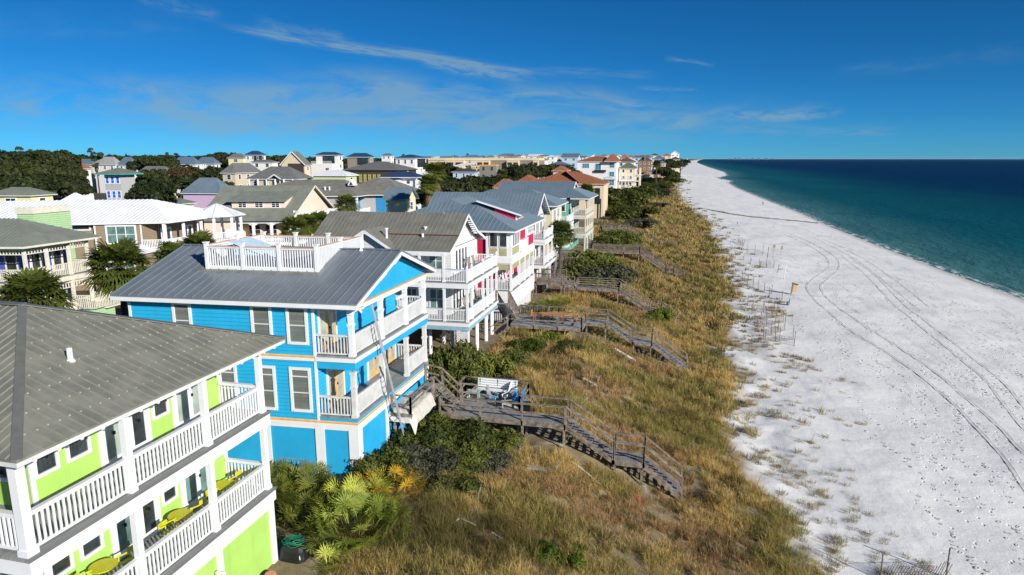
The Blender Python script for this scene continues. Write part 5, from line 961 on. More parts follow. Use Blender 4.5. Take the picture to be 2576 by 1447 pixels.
# ------------------------------------------------------------ vegetation
def leaf_mat(name, dark, light, tr=.25, rough=.6, attr=None, ns=.6):
    m = bpy.data.materials.new(name); m.use_nodes = True; t = NT(m.node_tree); b = t.n['Principled BSDF']
    P = t.node('ShaderNodeNewGeometry').outputs['Position']
    if attr:
        a = t.node('ShaderNodeAttribute', attribute_name=attr); c = a.outputs['Color']
    else:
        oi = t.node('ShaderNodeObjectInfo'); n = t.m('ADD', t.m('MULTIPLY', t.noise(P, ns, 4, .7), .75), t.m('MULTIPLY', oi.outputs['Random'], .25)); c = t.mix(t.ramp(n, .3, .75), dark, light)
    t.put(b.inputs['Base Color'], c); b.inputs['Roughness'].default_value = rough; b.inputs['Specular IOR Level'].default_value = .25
    if tr:
        tl = t.node('ShaderNodeBsdfTranslucent'); t.put(tl.inputs[0], c); mx = t.node('ShaderNodeMixShader'); mx.inputs[0].default_value = tr
        out = t.n['Material Output']; t.l.new(b.outputs[0], mx.inputs[1]); t.l.new(tl.outputs[0], mx.inputs[2]); t.l.new(mx.outputs[0], out.inputs[0])
    return m
OAK = leaf_mat('live_oak_leaves', (.018, .028, .008), (.060, .075, .018)); PINE = leaf_mat('pine_needles', (.022, .036, .012), (.06, .085, .022)); SCRUB = leaf_mat('dune_scrub_leaves', (.035, .050, .010), (.21, .23, .04), ns=1.5)
SCRUBG = leaf_mat('grey_scrub_leaves', (.045, .05, .03), (.12, .12, .07), ns=1.5); SCRUBB = leaf_mat('bright_scrub_leaves', (.03, .06, .004), (.16, .21, .02), ns=1.5); REDT = leaf_mat('rusty_leaves', (.05, .030, .014), (.10, .055, .025))
PALM = leaf_mat('palm_fronds', (.055, .08, .013), (.17, .20, .035), ns=2); DEADP = leaf_mat('dead_palm_fronds', (.09, .055, .025), (.22, .14, .06), ns=2); PMTO = leaf_mat('palmetto_fans', (.20, .26, .04), (.62, .62, .09), ns=1.2); PMTOY = leaf_mat('yellow_palmetto_fans', (.36, .30, .03), (.75, .42, .04), ns=1.2); PMTOD = leaf_mat('deep_palmetto_fans', (.06, .08, .012), (.26, .28, .04), ns=1.2)
BARK = mat('tree_bark', (.10, .08, .06), .9, .1, var=.3, vs=4)
def np_mesh(name, V, tri, quad, m, col=None):
    me = bpy.data.meshes.new(name); V = np.asarray(V, np.float32); me.vertices.add(len(V)); me.vertices.foreach_set('co', V.ravel())
    nt, nq = len(tri), len(quad); idx = np.concatenate([np.asarray(quad, np.int32).ravel(), np.asarray(tri, np.int32).ravel()]) if nq and nt else np.asarray(quad if nq else tri, np.int32).ravel()
    me.loops.add(len(idx)); me.loops.foreach_set('vertex_index', idx); tot = np.concatenate([np.full(nq, 4, np.int32), np.full(nt, 3, np.int32)]); st = np.concatenate([[0], np.cumsum(tot)[:-1]]).astype(np.int32)
    me.polygons.add(nq+nt); me.polygons.foreach_set('loop_start', st); me.polygons.foreach_set('loop_total', tot); me.update(calc_edges=True); me.materials.append(m)
    if col is not None: ca = me.color_attributes.new('tint', 'FLOAT_COLOR', 'POINT'); ca.data.foreach_set('color', np.concatenate([col, np.ones((len(col), 1))], 1).astype(np.float32).ravel())
    return me
def leafcloud(name, lobes, n, size, m, seed, flat=.7, rough=.35):
    """leaf clumps through the outer volume of several lobes (x, y, z, r); uneven outline with gaps"""
    r = np.random.RandomState(seed); lb = np.array(lobes); w = lb[:, 3]**2; k = r.choice(len(lb), n, p=w/w.sum())
    d = r.normal(size=(n, 3)); d /= np.linalg.norm(d, axis=1)[:, None]; d[:, 2] = np.where(d[:, 2] < -.35, -d[:, 2], d[:, 2])
    bump = .80+rough*(fbm(d[:, 0]*2.3+k*3.1+9, d[:, 1]*2.3+d[:, 2]*1.7+k)-.4)*2; rad = bump*(1-.38*r.rand(n)**2.2)
    c = lb[k, :3]+d*lb[k, 3:4]*rad[:, None]*np.array([1, 1, flat]); nr = d+r.normal(size=(n, 3))*.55; nr /= np.linalg.norm(nr, axis=1)[:, None]
    u = np.cross(nr, r.normal(size=(n, 3))); u /= np.linalg.norm(u, axis=1)[:, None]; v = np.cross(nr, u); s = size*(.55+.9*r.rand(n))[:, None]; a = s*u; b = s*v*(.5+.4*r.rand(n))[:, None]
    V = np.stack([c-a, c-b*.9+a*.1, c+a, c+b+a*-.1], 1).reshape(-1, 3); Q = np.arange(4*n).reshape(-1, 4)
    return np_mesh(name, V, [], Q, m)
def crown_lobes(seed, nl=9, flat=1.):
    r = np.random.RandomState(seed); L = [(0, 0, .1, .62)]
    for i in range(nl): a = 6.28*i/nl+r.rand()*.8; q = .35+.32*r.rand(); L.append((q*math.cos(a), q*math.sin(a), (.05+.42*r.rand()-.15)*flat, .26+.18*r.rand()))
    return L
OAKM = [leafcloud('oak_crown', crown_lobes(s, 10), 3400, .062, OAK, s) for s in range(5)]
PINEM = [leafcloud('pine_crown', [(r_.uniform(-.55, .55), r_.uniform(-.55, .55), r_.uniform(-.5, .75), r_.uniform(.16, .34)) for _ in range(11)], 2200, .055, PINE, 40+s, .5) for s, r_ in ((0, random.Random(3)), (1, random.Random(5)))]
def trunk_mesh():
    mb = MB(); mb.cyl((0, 0, 0), (.02, .01, .45), .05, 8, .035)
    for a in (0, 1.5, 3, 4.4): mb.cyl((.02, .01, .42), (.28*math.cos(a), .28*math.sin(a), .72), .028, 6, .012)
    return mesh('trunk', mb.v, mb.f, BARK)
TRK = trunk_mesh()
ZT = {}
def tree(px, yt, d, w, label, group, kind='oak', m=None, name=None):
    top = at(px, yt, d); gz = G(top.x, top.y) if top.x > -60 else 5.5; H = max(3, top.z-gz); e = thing(name or ('live_oak' if kind == 'oak' else 'pine_tree'), label, 'tree', (top.x, top.y, gz), group)
    c = bpy.data.objects.new('crown', rnd.choice(OAKM if kind == 'oak' else PINEM)); COL.objects.link(c); c.parent = e; ch = min(H*.55, w*.62) if kind == 'oak' else H*.30; ch = max(ch, H*.42) if kind == 'oak' else ch
    zt = max(v.co.z for v in c.data.vertices) if c.data.name not in ZT else ZT[c.data.name]; ZT[c.data.name] = zt; c.location = (0, 0, H-ch*zt*.93); c.scale = (w/2, w/2, ch); c.rotation_euler = (0, 0, rnd.random()*6.28)
    if m: c.data = c.data.copy(); c.data.materials[0] = m
    k = bpy.data.objects.new('trunk', TRK); COL.objects.link(k); k.parent = e; k.scale = (w*.5, w*.5, H*.95) if kind == 'oak' else (w*.4, w*.4, H)
    return e
def thicket(x0, x1, y0, y1, d0, d1, n, w, label, kind='oak', m=None):
    for i in range(n): tree(x0+(x1-x0)*(i+.5+rnd.uniform(-.3, .3))/n, rnd.uniform(y0, y1), rnd.uniform(d0, d1), w*rnd.uniform(.8, 1.25), label, label, kind, m)
thicket(-70, 150, 375, 387, 225, 265, 9, 17, 'tall dark oak in the skyline thicket at the far left'); thicket(-60, 135, 396, 422, 165, 205, 8, 15, 'dark oak lower down in the far left thicket'); thicket(-60, 175, 430, 452, 150, 165, 8, 12, 'dark oak at the foot of the far left thicket behind the yellow cottage'); thicket(100, 175, 403, 432, 200, 215, 4, 12, 'oak beside the utility pole')
thicket(150, 188, 406, 422, 165, 180, 3, 10, 'dark dense oak left of the tower house'); thicket(172, 205, 440, 458, 142, 150, 3, 6, 'low oak at the foot of the tower house'); thicket(365, 395, 425, 440, 162, 172, 2, 9, 'oak right behind the tower house'); thicket(345, 405, 455, 470, 130, 142, 4, 9, 'dark oak between the tower house and the lilac house')
thicket(352, 402, 389, 397, 270, 285, 3, 15, 'spreading oak on the skyline between blue grey roofs'); thicket(445, 560, 414, 432, 215, 235, 6, 15, 'oak in the thicket left of the cream house'); thicket(385, 545, 440, 450, 188, 200, 7, 12, 'oak above the lilac house roof'); tree(452, 424, 212, 9, 'rust tinged tree among the oaks below the light blue roofed house', None, 'oak', REDT)
thicket(505, 600, 384, 393, 340, 370, 6, 18, 'oak on the skyline left of the white stucco house'); thicket(1088, 1132, 404, 412, 245, 255, 3, 13, 'tall oak in front of the left end of the condominium'); thicket(1085, 1300, 440, 452, 180, 205, 10, 14, 'dark oak in the thicket below the condominium'); thicket(1082, 1235, 458, 478, 140, 160, 9, 12, 'dark oak at the front of the thicket below the condominium')
thicket(1290, 1440, 413, 428, 250, 290, 7, 14, 'oak between the condominium and the terracotta villa'); thicket(1265, 1345, 472, 484, 150, 158, 3, 7, 'low oak before the terracotta wing'); tree(935, 452, 168, 8, 'small oak left of the truss house', None); tree(540, 449, 188, 8, 'small oak beside the cream house', None); thicket(655, 790, 390, 395, 380, 430, 5, 14, 'oak on the skyline between the stucco houses')
for x, y, d in ((238, 373.5, 300), (425, 384, 400), (62, 370, 250), (445, 386, 430), (168, 378, 300), (1020, 388, 560), (1180, 387, 600)): tree(x, y, d, 9, 'lone umbrella shaped pine standing above the skyline trees', 'pines above the skyline', 'pine')
def far_woods():
    r = np.random.RandomState(5); Vs, Qs = [], []; b = 0
    base = np.array([v.co[:] for v in OAKM[0].vertices]).reshape(-1, 4, 3); 
    for i in range(2300):
        if i < 1500: px = r.uniform(-700, 1120); d = 330*math.exp(r.rand()*2.2)
        else: px = r.uniform(1000, 1640); d = 520*math.exp(r.rand()*1.9)
        if d < 470 and px > 560: d = 470+r.rand()*300
        H = r.uniform(11, 16)+(3 if px < 600 else 0)+min(6, d/400); 
        o = at(px, 400, d); 
        if o.x > toe(o.y)-60: continue
        n = 110 if d < 900 else 60; pick = base[r.choice(len(base), n)]; c = pick.mean(1, keepdims=True); q = (pick-c)*(3.6 if n > 100 else 4.6)+c
        w = r.uniform(11, 19)*(1+d/3000); q = q*np.array([w/2, w/2, H*.5])+np.array([o.x, o.y, 5.5+H*.62]); Vs.append(q.reshape(-1, 3)); Qs.append(np.arange(4*n).reshape(-1, 4)+b); b += 4*n
    o = bpy.data.objects.new('far_woods', np_mesh('far_woods', np.concatenate(Vs), [], np.concatenate(Qs), OAK)); COL.objects.link(o); tag(o, 'dark wood of oaks and pines reaching to the horizon behind the houses', 'woods', None, 'stuff')
far_woods()
# fan-leaved palms and saw palmettos
def fans(specs, m_name, m, seed, blades=15, sag=.35, bw=.075):
    """specs: rows (base xyz, dir azimuth, elevation, petiole length, fan radius)"""
    r = np.random.RandomState(seed); V, Tq, Tt = [], [], []; b = 0
    for (bx_, by, bz, az, el, pl, fr_) in specs:
        d = np.array([math.cos(az)*math.cos(el), math.sin(az)*math.cos(el), math.sin(el)]); s = np.array([-math.sin(az), math.cos(az), 0]); n = np.cross(d, s)*-1; p0 = np.array([bx_, by, bz]); p1 = p0+d*pl*.6; hub = p0+d*pl+np.array([0, 0, -.06*pl*pl])
        w = .018*(.6+fr_); V += [p0-s*w, p0+s*w, p1+s*w, p1-s*w, hub+s*w*.7, hub-s*w*.7]; Tq += [(b, b+1, b+2, b+3), (b+3, b+2, b+4, b+5)]; b += 6
        for k in range(blades):
            a = (k/(blades-1)-.5)*math.radians(r.uniform(205, 250)); L = fr_*(1-.28*abs(a)/2)*(.88+.24*r.rand()); dd = d*math.cos(a)+s*math.sin(a); pr_ = -d*math.sin(a)+s*math.cos(a); ww = fr_*bw
            m1 = hub+dd*L*.55+n*(.05*L)*(1 if k % 2 else -1)*.6+np.array([0, 0, -sag*.18*L]); tp = hub+dd*L*.97+np.array([0, 0, -sag*(.55+.5*r.rand())*L])
            V += [hub, m1-pr_*ww, m1+pr_*ww, tp]; Tt += [(b, b+2, b+1), (b+1, b+2, b+3)]; b += 4
    return np_mesh(m_name, V, Tt, Tq, m)
def palm_specs(n, r0, seed, lo=-.75, hi=1.25, fr_=.75, pl=1.1):
    r = np.random.RandomState(seed); return [(.05*math.cos(i), .05*math.sin(i), 0, i*2.399+r.rand()*.4, lo+(hi-lo)*(i/n)**.9+r.uniform(-.12, .12), pl*(.8+.4*r.rand()), fr_*(.85+.3*r.rand())) for i in range(n)]
PALMC = [fans(palm_specs(78, 0, s, fr_=.92, pl=1.0), 'palm_crown', PALM, s, 17, .36) for s in (1, 2)]; PALMD = fans(palm_specs(24, 0, 9, -1.45, -.7, .6, .9), 'dead_fronds', DEADP, 4, 12, .8)
def palm(x, y, zc, gz, sc, label, dead=False, group=None):
    e = thing('palm_tree', label, 'palm tree', (x, y, gz), group); H = zc-gz; t = MB(); n = max(6, int(H/.5)); 
    for k in range(n): z0 = H*k/n; z1 = H*(k+1)/n; t.cyl((.02*math.sin(k), 0, z0), (.02*math.sin(k+1), 0, z1+.02), .17 if k else .22, 9, .15)
    o = bpy.data.objects.new('trunk', mesh('trunk', t.v, t.f, BARK)); COL.objects.link(o); o.parent = e; o.scale = (sc, sc, 1)
    c = bpy.data.objects.new('crown', rnd.choice(PALMC)); COL.objects.link(c); c.parent = e; c.location = (0, 0, H); c.scale = (sc,)*3; c.rotation_euler = (0, 0, rnd.random()*6)
    q = bpy.data.objects.new('dead_fronds', PALMD); COL.objects.link(q); q.parent = e; q.location = (0, 0, H-.1); q.scale = (sc*(1.1 if dead else .55), sc*(1.1 if dead else .55), sc*(2.6 if dead else .7))
    return e
for px, py, d, sc, dead, lb in [(300, 672, 40, 1.15, False, 'full sabal palm whose trunk rises left of the blue house'), (85, 752, 35.5, 1.12, False, 'broad sabal palm in front of the pale green porch house'), (503, 628, 58, 1.1, False, 'palm crown peeping over the blue roof left of the roof deck'), (440, 655, 52, 1.05, False, 'palm crown in the gap below the brown house porch'),
        (872, 517, 84, 1.0, False, 'round sabal palm in front of the grey house'), (742, 575, 74, 1.05, False, 'left of three palms behind the blue roof deck'), (775, 568, 78, 1.0, False, 'middle of three palms behind the blue roof deck'), (806, 562, 82, 1.05, False, 'right of three palms behind the blue roof deck'),
        (1096, 432, 122, 1.2, True, 'taller ragged palm with a skirt of dead fronds right of the truss house'), (1078, 462, 112, 1.15, True, 'shorter ragged palm with dead fronds beside the cream cottage'), (1410, 590, 84, 1.25, False, 'palm between the balcony house and the dune thicket'), (1476, 482, 160, 1.35, False, 'palm before the terracotta villa porch, nearer the sea'), (1446, 488, 158, 1.2, False, 'palm before the terracotta villa wall, landward one'), (1262, 440, 200, 1.2, False, 'palm by the unfinished house'), (1652, 414, 330, 1.6, False, 'palm beside the brown stucco villa')]:
    p = at(px, py, d); palm(p.x, p.y, p.z, 5.3, sc, lb, dead)
def palmetto(x, y, r, n, m, label, seed, h=.8):
    rr = np.random.RandomState(seed); sp = []
    for i in range(n): a = rr.rand()*6.28; q = r*math.sqrt(rr.rand()); sp.append((q*math.cos(a)*.8, q*math.sin(a)*.8, 0, a+rr.uniform(-.7, .7), rr.uniform(.45, 1.35), h*(.7+.7*rr.rand())*(1.2-.4*q/r), rr.uniform(.5, .72)))
    o = bpy.data.objects.new('saw_palmetto', fans(sp, 'saw_palmetto', m, seed, 17, .14, .042)); COL.objects.link(o); o.location = (x, y, G(x, y)-.02); return tag(o, label, 'palmetto')
palmetto(-12.15, 22.7, 1.6, 96, PMTO, 'big yellow green saw palmetto clump in the foreground', 1, 1.0); palmetto(-13.0, 24.3, 1.3, 56, PMTO, 'green saw palmetto behind the big foreground clump', 2, 1.0); palmetto(-12.3, 26.2, 1.0, 44, PMTOY, 'orange yellow saw palmetto right behind the big foreground clump', 3, .9)
palmetto(-15.4, 24.3, 1.5, 70, PMTOD, 'deep green palmetto thicket between the green and blue houses', 4, .9); palmetto(-16.4, 25.4, 1.3, 50, PMTOD, 'shaded palmetto at the foot of the blue house wall', 5, .8); palmetto(-14.6, 22.6, .8, 26, PMTOD, 'dark palmetto just beyond the covered grill', 6, .7)
palmetto(-12.1, 62.6, 1.5, 50, PMTOD, 'bright fan palmetto beside the white house boardwalk', 7, 1.3); palmetto(-11.0, 66.0, 1.4, 44, PMTOD, 'bright palmetto behind the fan palmetto near the pink house', 8, 1.1); palmetto(-12.0, 34.9, .5, 14, PMTO, 'small palmetto sprouting through the deck edge of the blue house', 9, .5); palmetto(-14.0, 37.0, .5, 14, PMTOD, 'small palmetto under the blue house stairs', 10, .5)
palmetto(-14.9, 23.2, 1.2, 40, PMTOD, 'dark palmetto against the far wall of the green house', 14, .8); palmetto(-17.8, 25.0, 1.6, 56, PMTOD, 'dark palmetto in the gap between the two near houses', 15, .8); palmetto(-12.4, 20.6, .4, 10, PMTO, 'little palmetto sprig in front of the big foreground clump', 12, .4)
# dune scrub
SHM = {k: [leafcloud('shrub', [(r_.uniform(-.6, .6), r_.uniform(-.6, .6), r_.uniform(.1, .5), r_.uniform(.18, .5)) for _ in range(16)], 7500, .042, m_, 70+s+q*10, .7, .85) for s, r_ in ((0, random.Random(13)), (1, random.Random(15)))] for q, (k, m_) in enumerate((('d', SCRUB), ('g', SCRUBG), ('b', SCRUBB)))}
def shrub(x, y, w, h, label, k='d', dep=None):
    o = bpy.data.objects.new('shrub', rnd.choice(SHM[k])); COL.objects.link(o); o.location = (x, y, G(x, y)-.1); o.scale = (w*.58, (dep or w)*.58, h*1.3); o.rotation_euler = (0, 0, rnd.random()*.8); return tag(o, label, 'shrub')
for a in [(-13.5, 27.6, 2.8, 1.3, 'dark scrub at the foot of the blue house front corner'), (-11.6, 28.9, 3.0, 1.0, 'scrub mound just above the orange palmetto', 'g'), (-10.0, 28.3, 2.6, .8, 'low scrub at the right of the orange palmetto'), (-15.3, 41.3, 2.6, 2.9, 'tall leafy hedge bush behind the blue house far corner'), (-14.5, 43.9, 2.4, 2.6, 'tall leafy bush against the white house piles'), (-12.9, 31.0, 3.2, 1.25, 'dark scrub mound at the blue house corner'), (-11.2, 32.6, 3.6, 1.2, 'broad scrub mound in front of the blue house stairs'), (-10.6, 30.0, 3.2, 1.0, 'scrub mound above the orange palmetto'), (-12.9, 28.6, 2.8, 1.3, 'grey green scrub mound behind the palmettos', 'g'), (-9.0, 33.2, 2.6, .9, 'low scrub beside the blue house boardwalk'), (-13.2, 33.4, 2.2, 1.1, 'scrub under the long ladder'), (-8.9, 30.8, 2.4, .8, 'small scrub mound fading into the grass', 'g'),
          (-14.6, 41.6, 3.0, 3.0, 'leafy shrub in front of the white house piles'), (-12.9, 43.4, 3.6, 1.9, 'round dark shrub right of the white house piles'), (-13.5, 39.6, 3.4, 2.0, 'scrub behind the blue house corner'), (-11.2, 41.4, 2.8, 1.2, 'low grey scrub behind the deck bench', 'g'), (-12.0, 47.6, 3.0, 1.1, 'dark scrub beside the brick kerb'), (-11.6, 51.0, 3.2, 1.0, 'green scrub under the white house steps', 'b'), (-10.4, 54.0, 2.8, .9, 'green scrub before the white house boardwalk', 'b'), (-8.4, 53.0, 2.6, .8, 'scrub clump under the white house boardwalk edge'),
          (-12.8, 64.2, 3.0, 1.3, 'dark clipped shrub left of the bright fan palmetto'), (-11.5, 86, 7.5, 3.0, 'big rounded dune thicket right of the balcony house', 'd'), (-8.5, 83, 7.0, 2.6, 'front of the big dune thicket above the boardwalk', 'g'), (-12.5, 92, 6.5, 3.2, 'rear of the big dune thicket below the yellow house', 'd'), (-7.2, 87, 5.0, 2.0, 'seaward end of the big dune thicket', 'g'), (-9.6, 80.2, 3.0, 1.4, 'bright green shrub at the foot of the big dune thicket', 'b'), (-10.3, 98, 4, 2.0, 'yellow green shrub by the mint house corner', 'b'),
          (-9.6, 118, 8, 2.6, 'dark round shrub right of the mint house'), (-6.5, 113, 4.5, 1.8, 'bright green shrub seaward of the mint house', 'b'), (-11, 128, 6, 2.4, 'dark shrub beyond the mint house deck'), (-1.0, 73.0, 3.0, 1.5, 'green bush on the slope below the pink house boardwalk', 'b'), (-1.8, 71.2, 2.4, 1.1, 'dark bush beside the green slope bush'), (-3.9, 25.8, 1.7, .6, 'bright yellow green bush in the foreground grass', 'b'), (-4.9, 25.0, 1.3, .5, 'leafy green bush left of the yellow foreground bush', 'b'), (-2.1, 36.2, .8, .7, 'small dark bush at the stair landing'),
          (-17, 196, 16, 6.5, 'large dark thicket before the terracotta villa', 'd', 26), (-12, 176, 11, 4.0, 'dark thicket at the seaward end of the villa garden', 'd', 16), (-19, 228, 13, 7, 'dark thicket below the white mansion', 'd', 24), (-8.5, 156, 8, 2.6, 'grey scrub below the villa thicket', 'g'), (-14, 262, 11, 5, 'dark thicket below the cream mansion', 'd', 26), (-13, 330, 12, 5, 'dark thicket above the far dune stairs', 'd', 40), (-9, 300, 9, 3.5, 'low scrub on the dune slope below the brown villa', 'g', 26), (-13, 390, 13, 6, 'dark scrub before the brown villa', 'd', 50), (-6, 232, 7, 1.8, 'pale grey bush on the slope of the mansion dune', 'g')]: shrub(*a)
thicket(1655, 1715, 398, 404, 560, 680, 7, 22, 'oak on the far dune bluff below the white hall'); thicket(1655, 1690, 418, 428, 360, 420, 3, 10, 'tree beside the far villa on the dune')
# dune grass: every blade is geometry; tint set per blade, darker at the foot
GRM = leaf_mat('grass_blades', None, None, .42, .6, 'tint')
def blades(cx, cy, h, n, spread, wid, pal, seed, lean=1.0):
    r = np.random.RandomState(seed); N = len(cx); ii = np.repeat(np.arange(N), n); M = len(ii); a = r.rand(M)*6.283; q = np.sqrt(r.rand(M))*spread; bx0 = cx[ii]+q*np.cos(a); by0 = cy[ii]+q*np.sin(a); z0 = ground(bx0, by0)-.03
    L = h[ii]*(.55+.6*r.rand(M)); ln = lean*(.25+.9*r.rand(M)); aa = a+r.normal(size=M)*.8; dx, dy = np.cos(aa), np.sin(aa); w = wid*(.7+.6*r.rand(M)); sx, sy = -dy, dx
    tw = r.rand(M)*3.14; sx, sy = np.cos(tw), np.sin(tw)
    mx, my, mz = bx0+dx*L*ln*.30, by0+dy*L*ln*.30, z0+L*.62; tx, ty, tz = bx0+dx*L*ln*.85, by0+dy*L*ln*.85, z0+L*(1.0-.38*ln)
    V = np.stack([np.stack([bx0-sx*w, by0-sy*w, z0], -1), np.stack([bx0+sx*w, by0+sy*w, z0], -1), np.stack([mx+sx*w*.8, my+sy*w*.8, mz], -1), np.stack([mx-sx*w*.8, my-sy*w*.8, mz], -1), np.stack([tx, ty, tz], -1)], 1)
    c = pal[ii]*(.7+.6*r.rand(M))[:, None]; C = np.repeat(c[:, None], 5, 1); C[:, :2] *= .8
    b = np.arange(M)*5; Q = np.stack([b, b+1, b+2, b+3], -1); Tt = np.stack([b+3, b+2, b+4], -1); return V.reshape(-1, 3), Tt, Q, C.reshape(-1, 3)
def grass():
    r = np.random.RandomState(3); allV, allT, allQ, allC = [], [], [], []; off = 0
    bands = [(15, 45, 17, 32, .20, .0065, .60), (45, 75, 10, 24, .25, .012, .66), (75, 130, 4.2, 18, .34, .032, .75), (130, 240, 1.7, 16, .55, .06, .9), (240, 600, .55, 14, 1.1, .13, 1.1), (600, 1500, .12, 14, 2.2, .3, 1.6)]
    for bi, (y0, y1, dens, n, sp, wd, hh) in enumerate(bands):
        N = int((y1-y0)*30.5*dens); Y = y0+(y1-y0)*r.rand(N); q = r.uniform(-13.5 if bi < 3 else -21, 17, N); X = q+(toe(Y)-9); e = (fbm(X*.22, Y*.22)-.5)*9+(fbm(X*.8+7, Y*.8)-.5)*3
        pr_ = np.where(q < 5.8+e, 1.0, np.where(q < 12.5+e+(Y < 62)*1.5, (.04+.30*(fbm(X*.6+3, Y*.6) > .5))*np.clip((15+e-q)/7, .12, 1), .0)); bare = fbm(X*.45+31, Y*.45+17); pr_ = np.where((bare < .30) & (q > -9), pr_*.12, pr_)
        pr_ = np.where((X < -14) & ((Y < 124) | (Y > 163)), 0, pr_)
        if y0 < 100: pr_ = np.where((Y > 33.6) & (Y < 35.6) & (X > -11) & (X < -4) , pr_*.15, pr_)
        for (ax, ay, aw, ah) in ((-14.6, 0, 2.2, 22.6), (-13.4, 34.4, 8.2, 4.3), (-5.4, 34.6, 6.7, 1.6), (-14, 56, 8.8, 3.6), (-5.6, 58.3, 7.6, 1.6), (-13.8, 75, 3.5, 5), (-8, 74.4, 9, 1.6)): pr_ = np.where((X > ax) & (X < ax+aw) & (Y > ay) & (Y < ay+ah), pr_*.04, pr_)
        k = r.rand(N) < pr_; X, Y, q, e = X[k], Y[k], q[k], e[k]; pn = fbm(X*.33+50, Y*.33); p2 = fbm(X*.16+80, Y*.2+11); p3 = r.rand(len(X))
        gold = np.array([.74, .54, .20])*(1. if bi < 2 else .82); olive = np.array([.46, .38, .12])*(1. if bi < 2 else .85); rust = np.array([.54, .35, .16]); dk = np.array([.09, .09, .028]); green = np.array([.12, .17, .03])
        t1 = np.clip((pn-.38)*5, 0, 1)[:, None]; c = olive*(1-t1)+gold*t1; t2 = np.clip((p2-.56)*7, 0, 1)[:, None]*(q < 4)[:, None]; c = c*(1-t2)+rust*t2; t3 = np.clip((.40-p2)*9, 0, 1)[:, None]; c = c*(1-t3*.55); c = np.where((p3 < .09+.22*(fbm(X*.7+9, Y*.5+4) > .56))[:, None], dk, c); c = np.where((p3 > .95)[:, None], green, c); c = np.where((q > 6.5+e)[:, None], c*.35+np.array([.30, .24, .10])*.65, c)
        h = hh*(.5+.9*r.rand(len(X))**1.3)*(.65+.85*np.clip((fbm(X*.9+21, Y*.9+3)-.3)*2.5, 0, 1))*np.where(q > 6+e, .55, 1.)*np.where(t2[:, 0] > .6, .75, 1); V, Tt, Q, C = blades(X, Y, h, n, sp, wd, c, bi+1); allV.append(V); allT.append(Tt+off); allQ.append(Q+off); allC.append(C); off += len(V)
        if bi < 3:   # tall sea-oat stalks
            kk = r.rand(len(X)) < (.025, .03, .04)[bi]; V, Tt, Q, C = blades(X[kk], Y[kk], np.full(kk.sum(), 1.5), 2, .05, wd*.75, np.tile(np.array([.48, .38, .18]), (kk.sum(), 1)), 20+bi, .5); allV.append(V); allT.append(Tt+off); allQ.append(Q+off); allC.append(C); off += len(V)
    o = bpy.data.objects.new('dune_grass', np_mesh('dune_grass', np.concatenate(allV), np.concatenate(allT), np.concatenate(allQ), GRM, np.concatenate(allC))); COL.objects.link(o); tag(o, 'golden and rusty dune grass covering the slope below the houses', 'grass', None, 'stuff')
grass()


# ------------------------------------------------------------ boardwalks, decks and stairs over the dune
class BW:
    def __init__(s, label, x, y, z, wood=None, plank=None): s.t = T('boardwalk', label, 'boardwalk', ID, x, y, z); s.w = wood or WOODG; s.p = plank or PLANKX
    def deck(s, x0, x1, y0, y1, z, legs=True):
        bx(s.t, 'planking', s.p, (x0, x1, y0, y1, z-.05, z)); m = MB(); m.box(x0, x1, y0-.05, y0, z-.30, z-.02); m.box(x0, x1, y1, y1+.05, z-.30, z-.02); m.box(x1, x1+.05, y0-.05, y1+.05, z-.30, z-.02); m.box(x0-.05, x0, y0-.05, y1+.05, z-.30, z-.02); s.t.part('joist', m, s.w)
        if legs:
            n = max(1, int((x1-x0)/2.4))
            for i in range(n+1):
                for y in (y0+.1, y1-.1): x = x0+.1+(x1-x0-.2)*i/n; g = G(x, y); bx(s.t, 'leg', s.w, (x-.06, x+.06, y-.06, y+.06, g-.2, z-.05)) if g < z-.1 else None
    def rail(s, p, q, style='open', h=1.0, n=None, sp=.15, drop=0):
        p = Vector(p); q = Vector(q); L = (q-p).length; n = n or max(1, round(L/2.6)); up = Vector((0, 0, 1)); m = MB(); m.beam(p+up*h, q+up*h, .15, .05); o = s.t.part('handrail', m, s.w)
        for i in range(n+1): x = p+(q-p)*(i/n); bx(s.t, 'rail_post', s.w, (x.x-.05, x.x+.05, x.y-.05, x.y+.05, x.z-.3-drop, x.z+h-.022))
        if style == 'open': r = MB(); r.beam(p+up*h*.5, q+up*h*.5, .04, .10); s.t.part('side_rail', r, s.w)
        else:
            r = MB(); k = int(L/sp); r.beam(p+up*(h-.07), q+up*(h-.07), .04, .09); r.beam(p+up*.1, q+up*.1, .04, .09)
            for i in range(k): x = p+(q-p)*((i+.5)/k); r.box(x.x-.02, x.x+.02, x.y-.02, x.y+.02, x.z+.1, x.z+h-.05)
            s.t.part('balustrade', r, s.w)
    def stair(s, x0, z0, x1, z1, y0, y1, style='open', ax='x', rails=(1, 1)):
        n = max(2, round(abs(z0-z1)/.19)); st = MB(); tr = MB()
        P = (lambda a, b, z: (a, b, z)) if ax == 'x' else (lambda a, b, z: (b, a, z))
        for y in (y0, y1): st.beam(P(x0, y, z0-.22), P(x1, y, z1-.22), .06, .24)
        for i in range(n):
            a = x0+(x1-x0)*(i+.5)/n; z = z0+(z1-z0)*(i+1)/n; hw = abs(x1-x0)/n*.5
            if ax == 'x': tr.box(a-hw, a+hw, y0+.04, y1-.04, z-.04, z); tr.box(a-hw, a-hw+.03, y0+.04, y1-.04, z, z+.15) if 0 else None
            else: tr.box(y0+.04, y1-.04, a-hw, a+hw, z-.04, z)
        s.t.part('stringer', st, s.w); s.t.part('treads', tr, s.p)
        for y, k in ((y0, rails[0]), (y1, rails[1])):
            if k: s.rail(P(x0, y, z0), P(x1, y, z1), style, drop=.12)
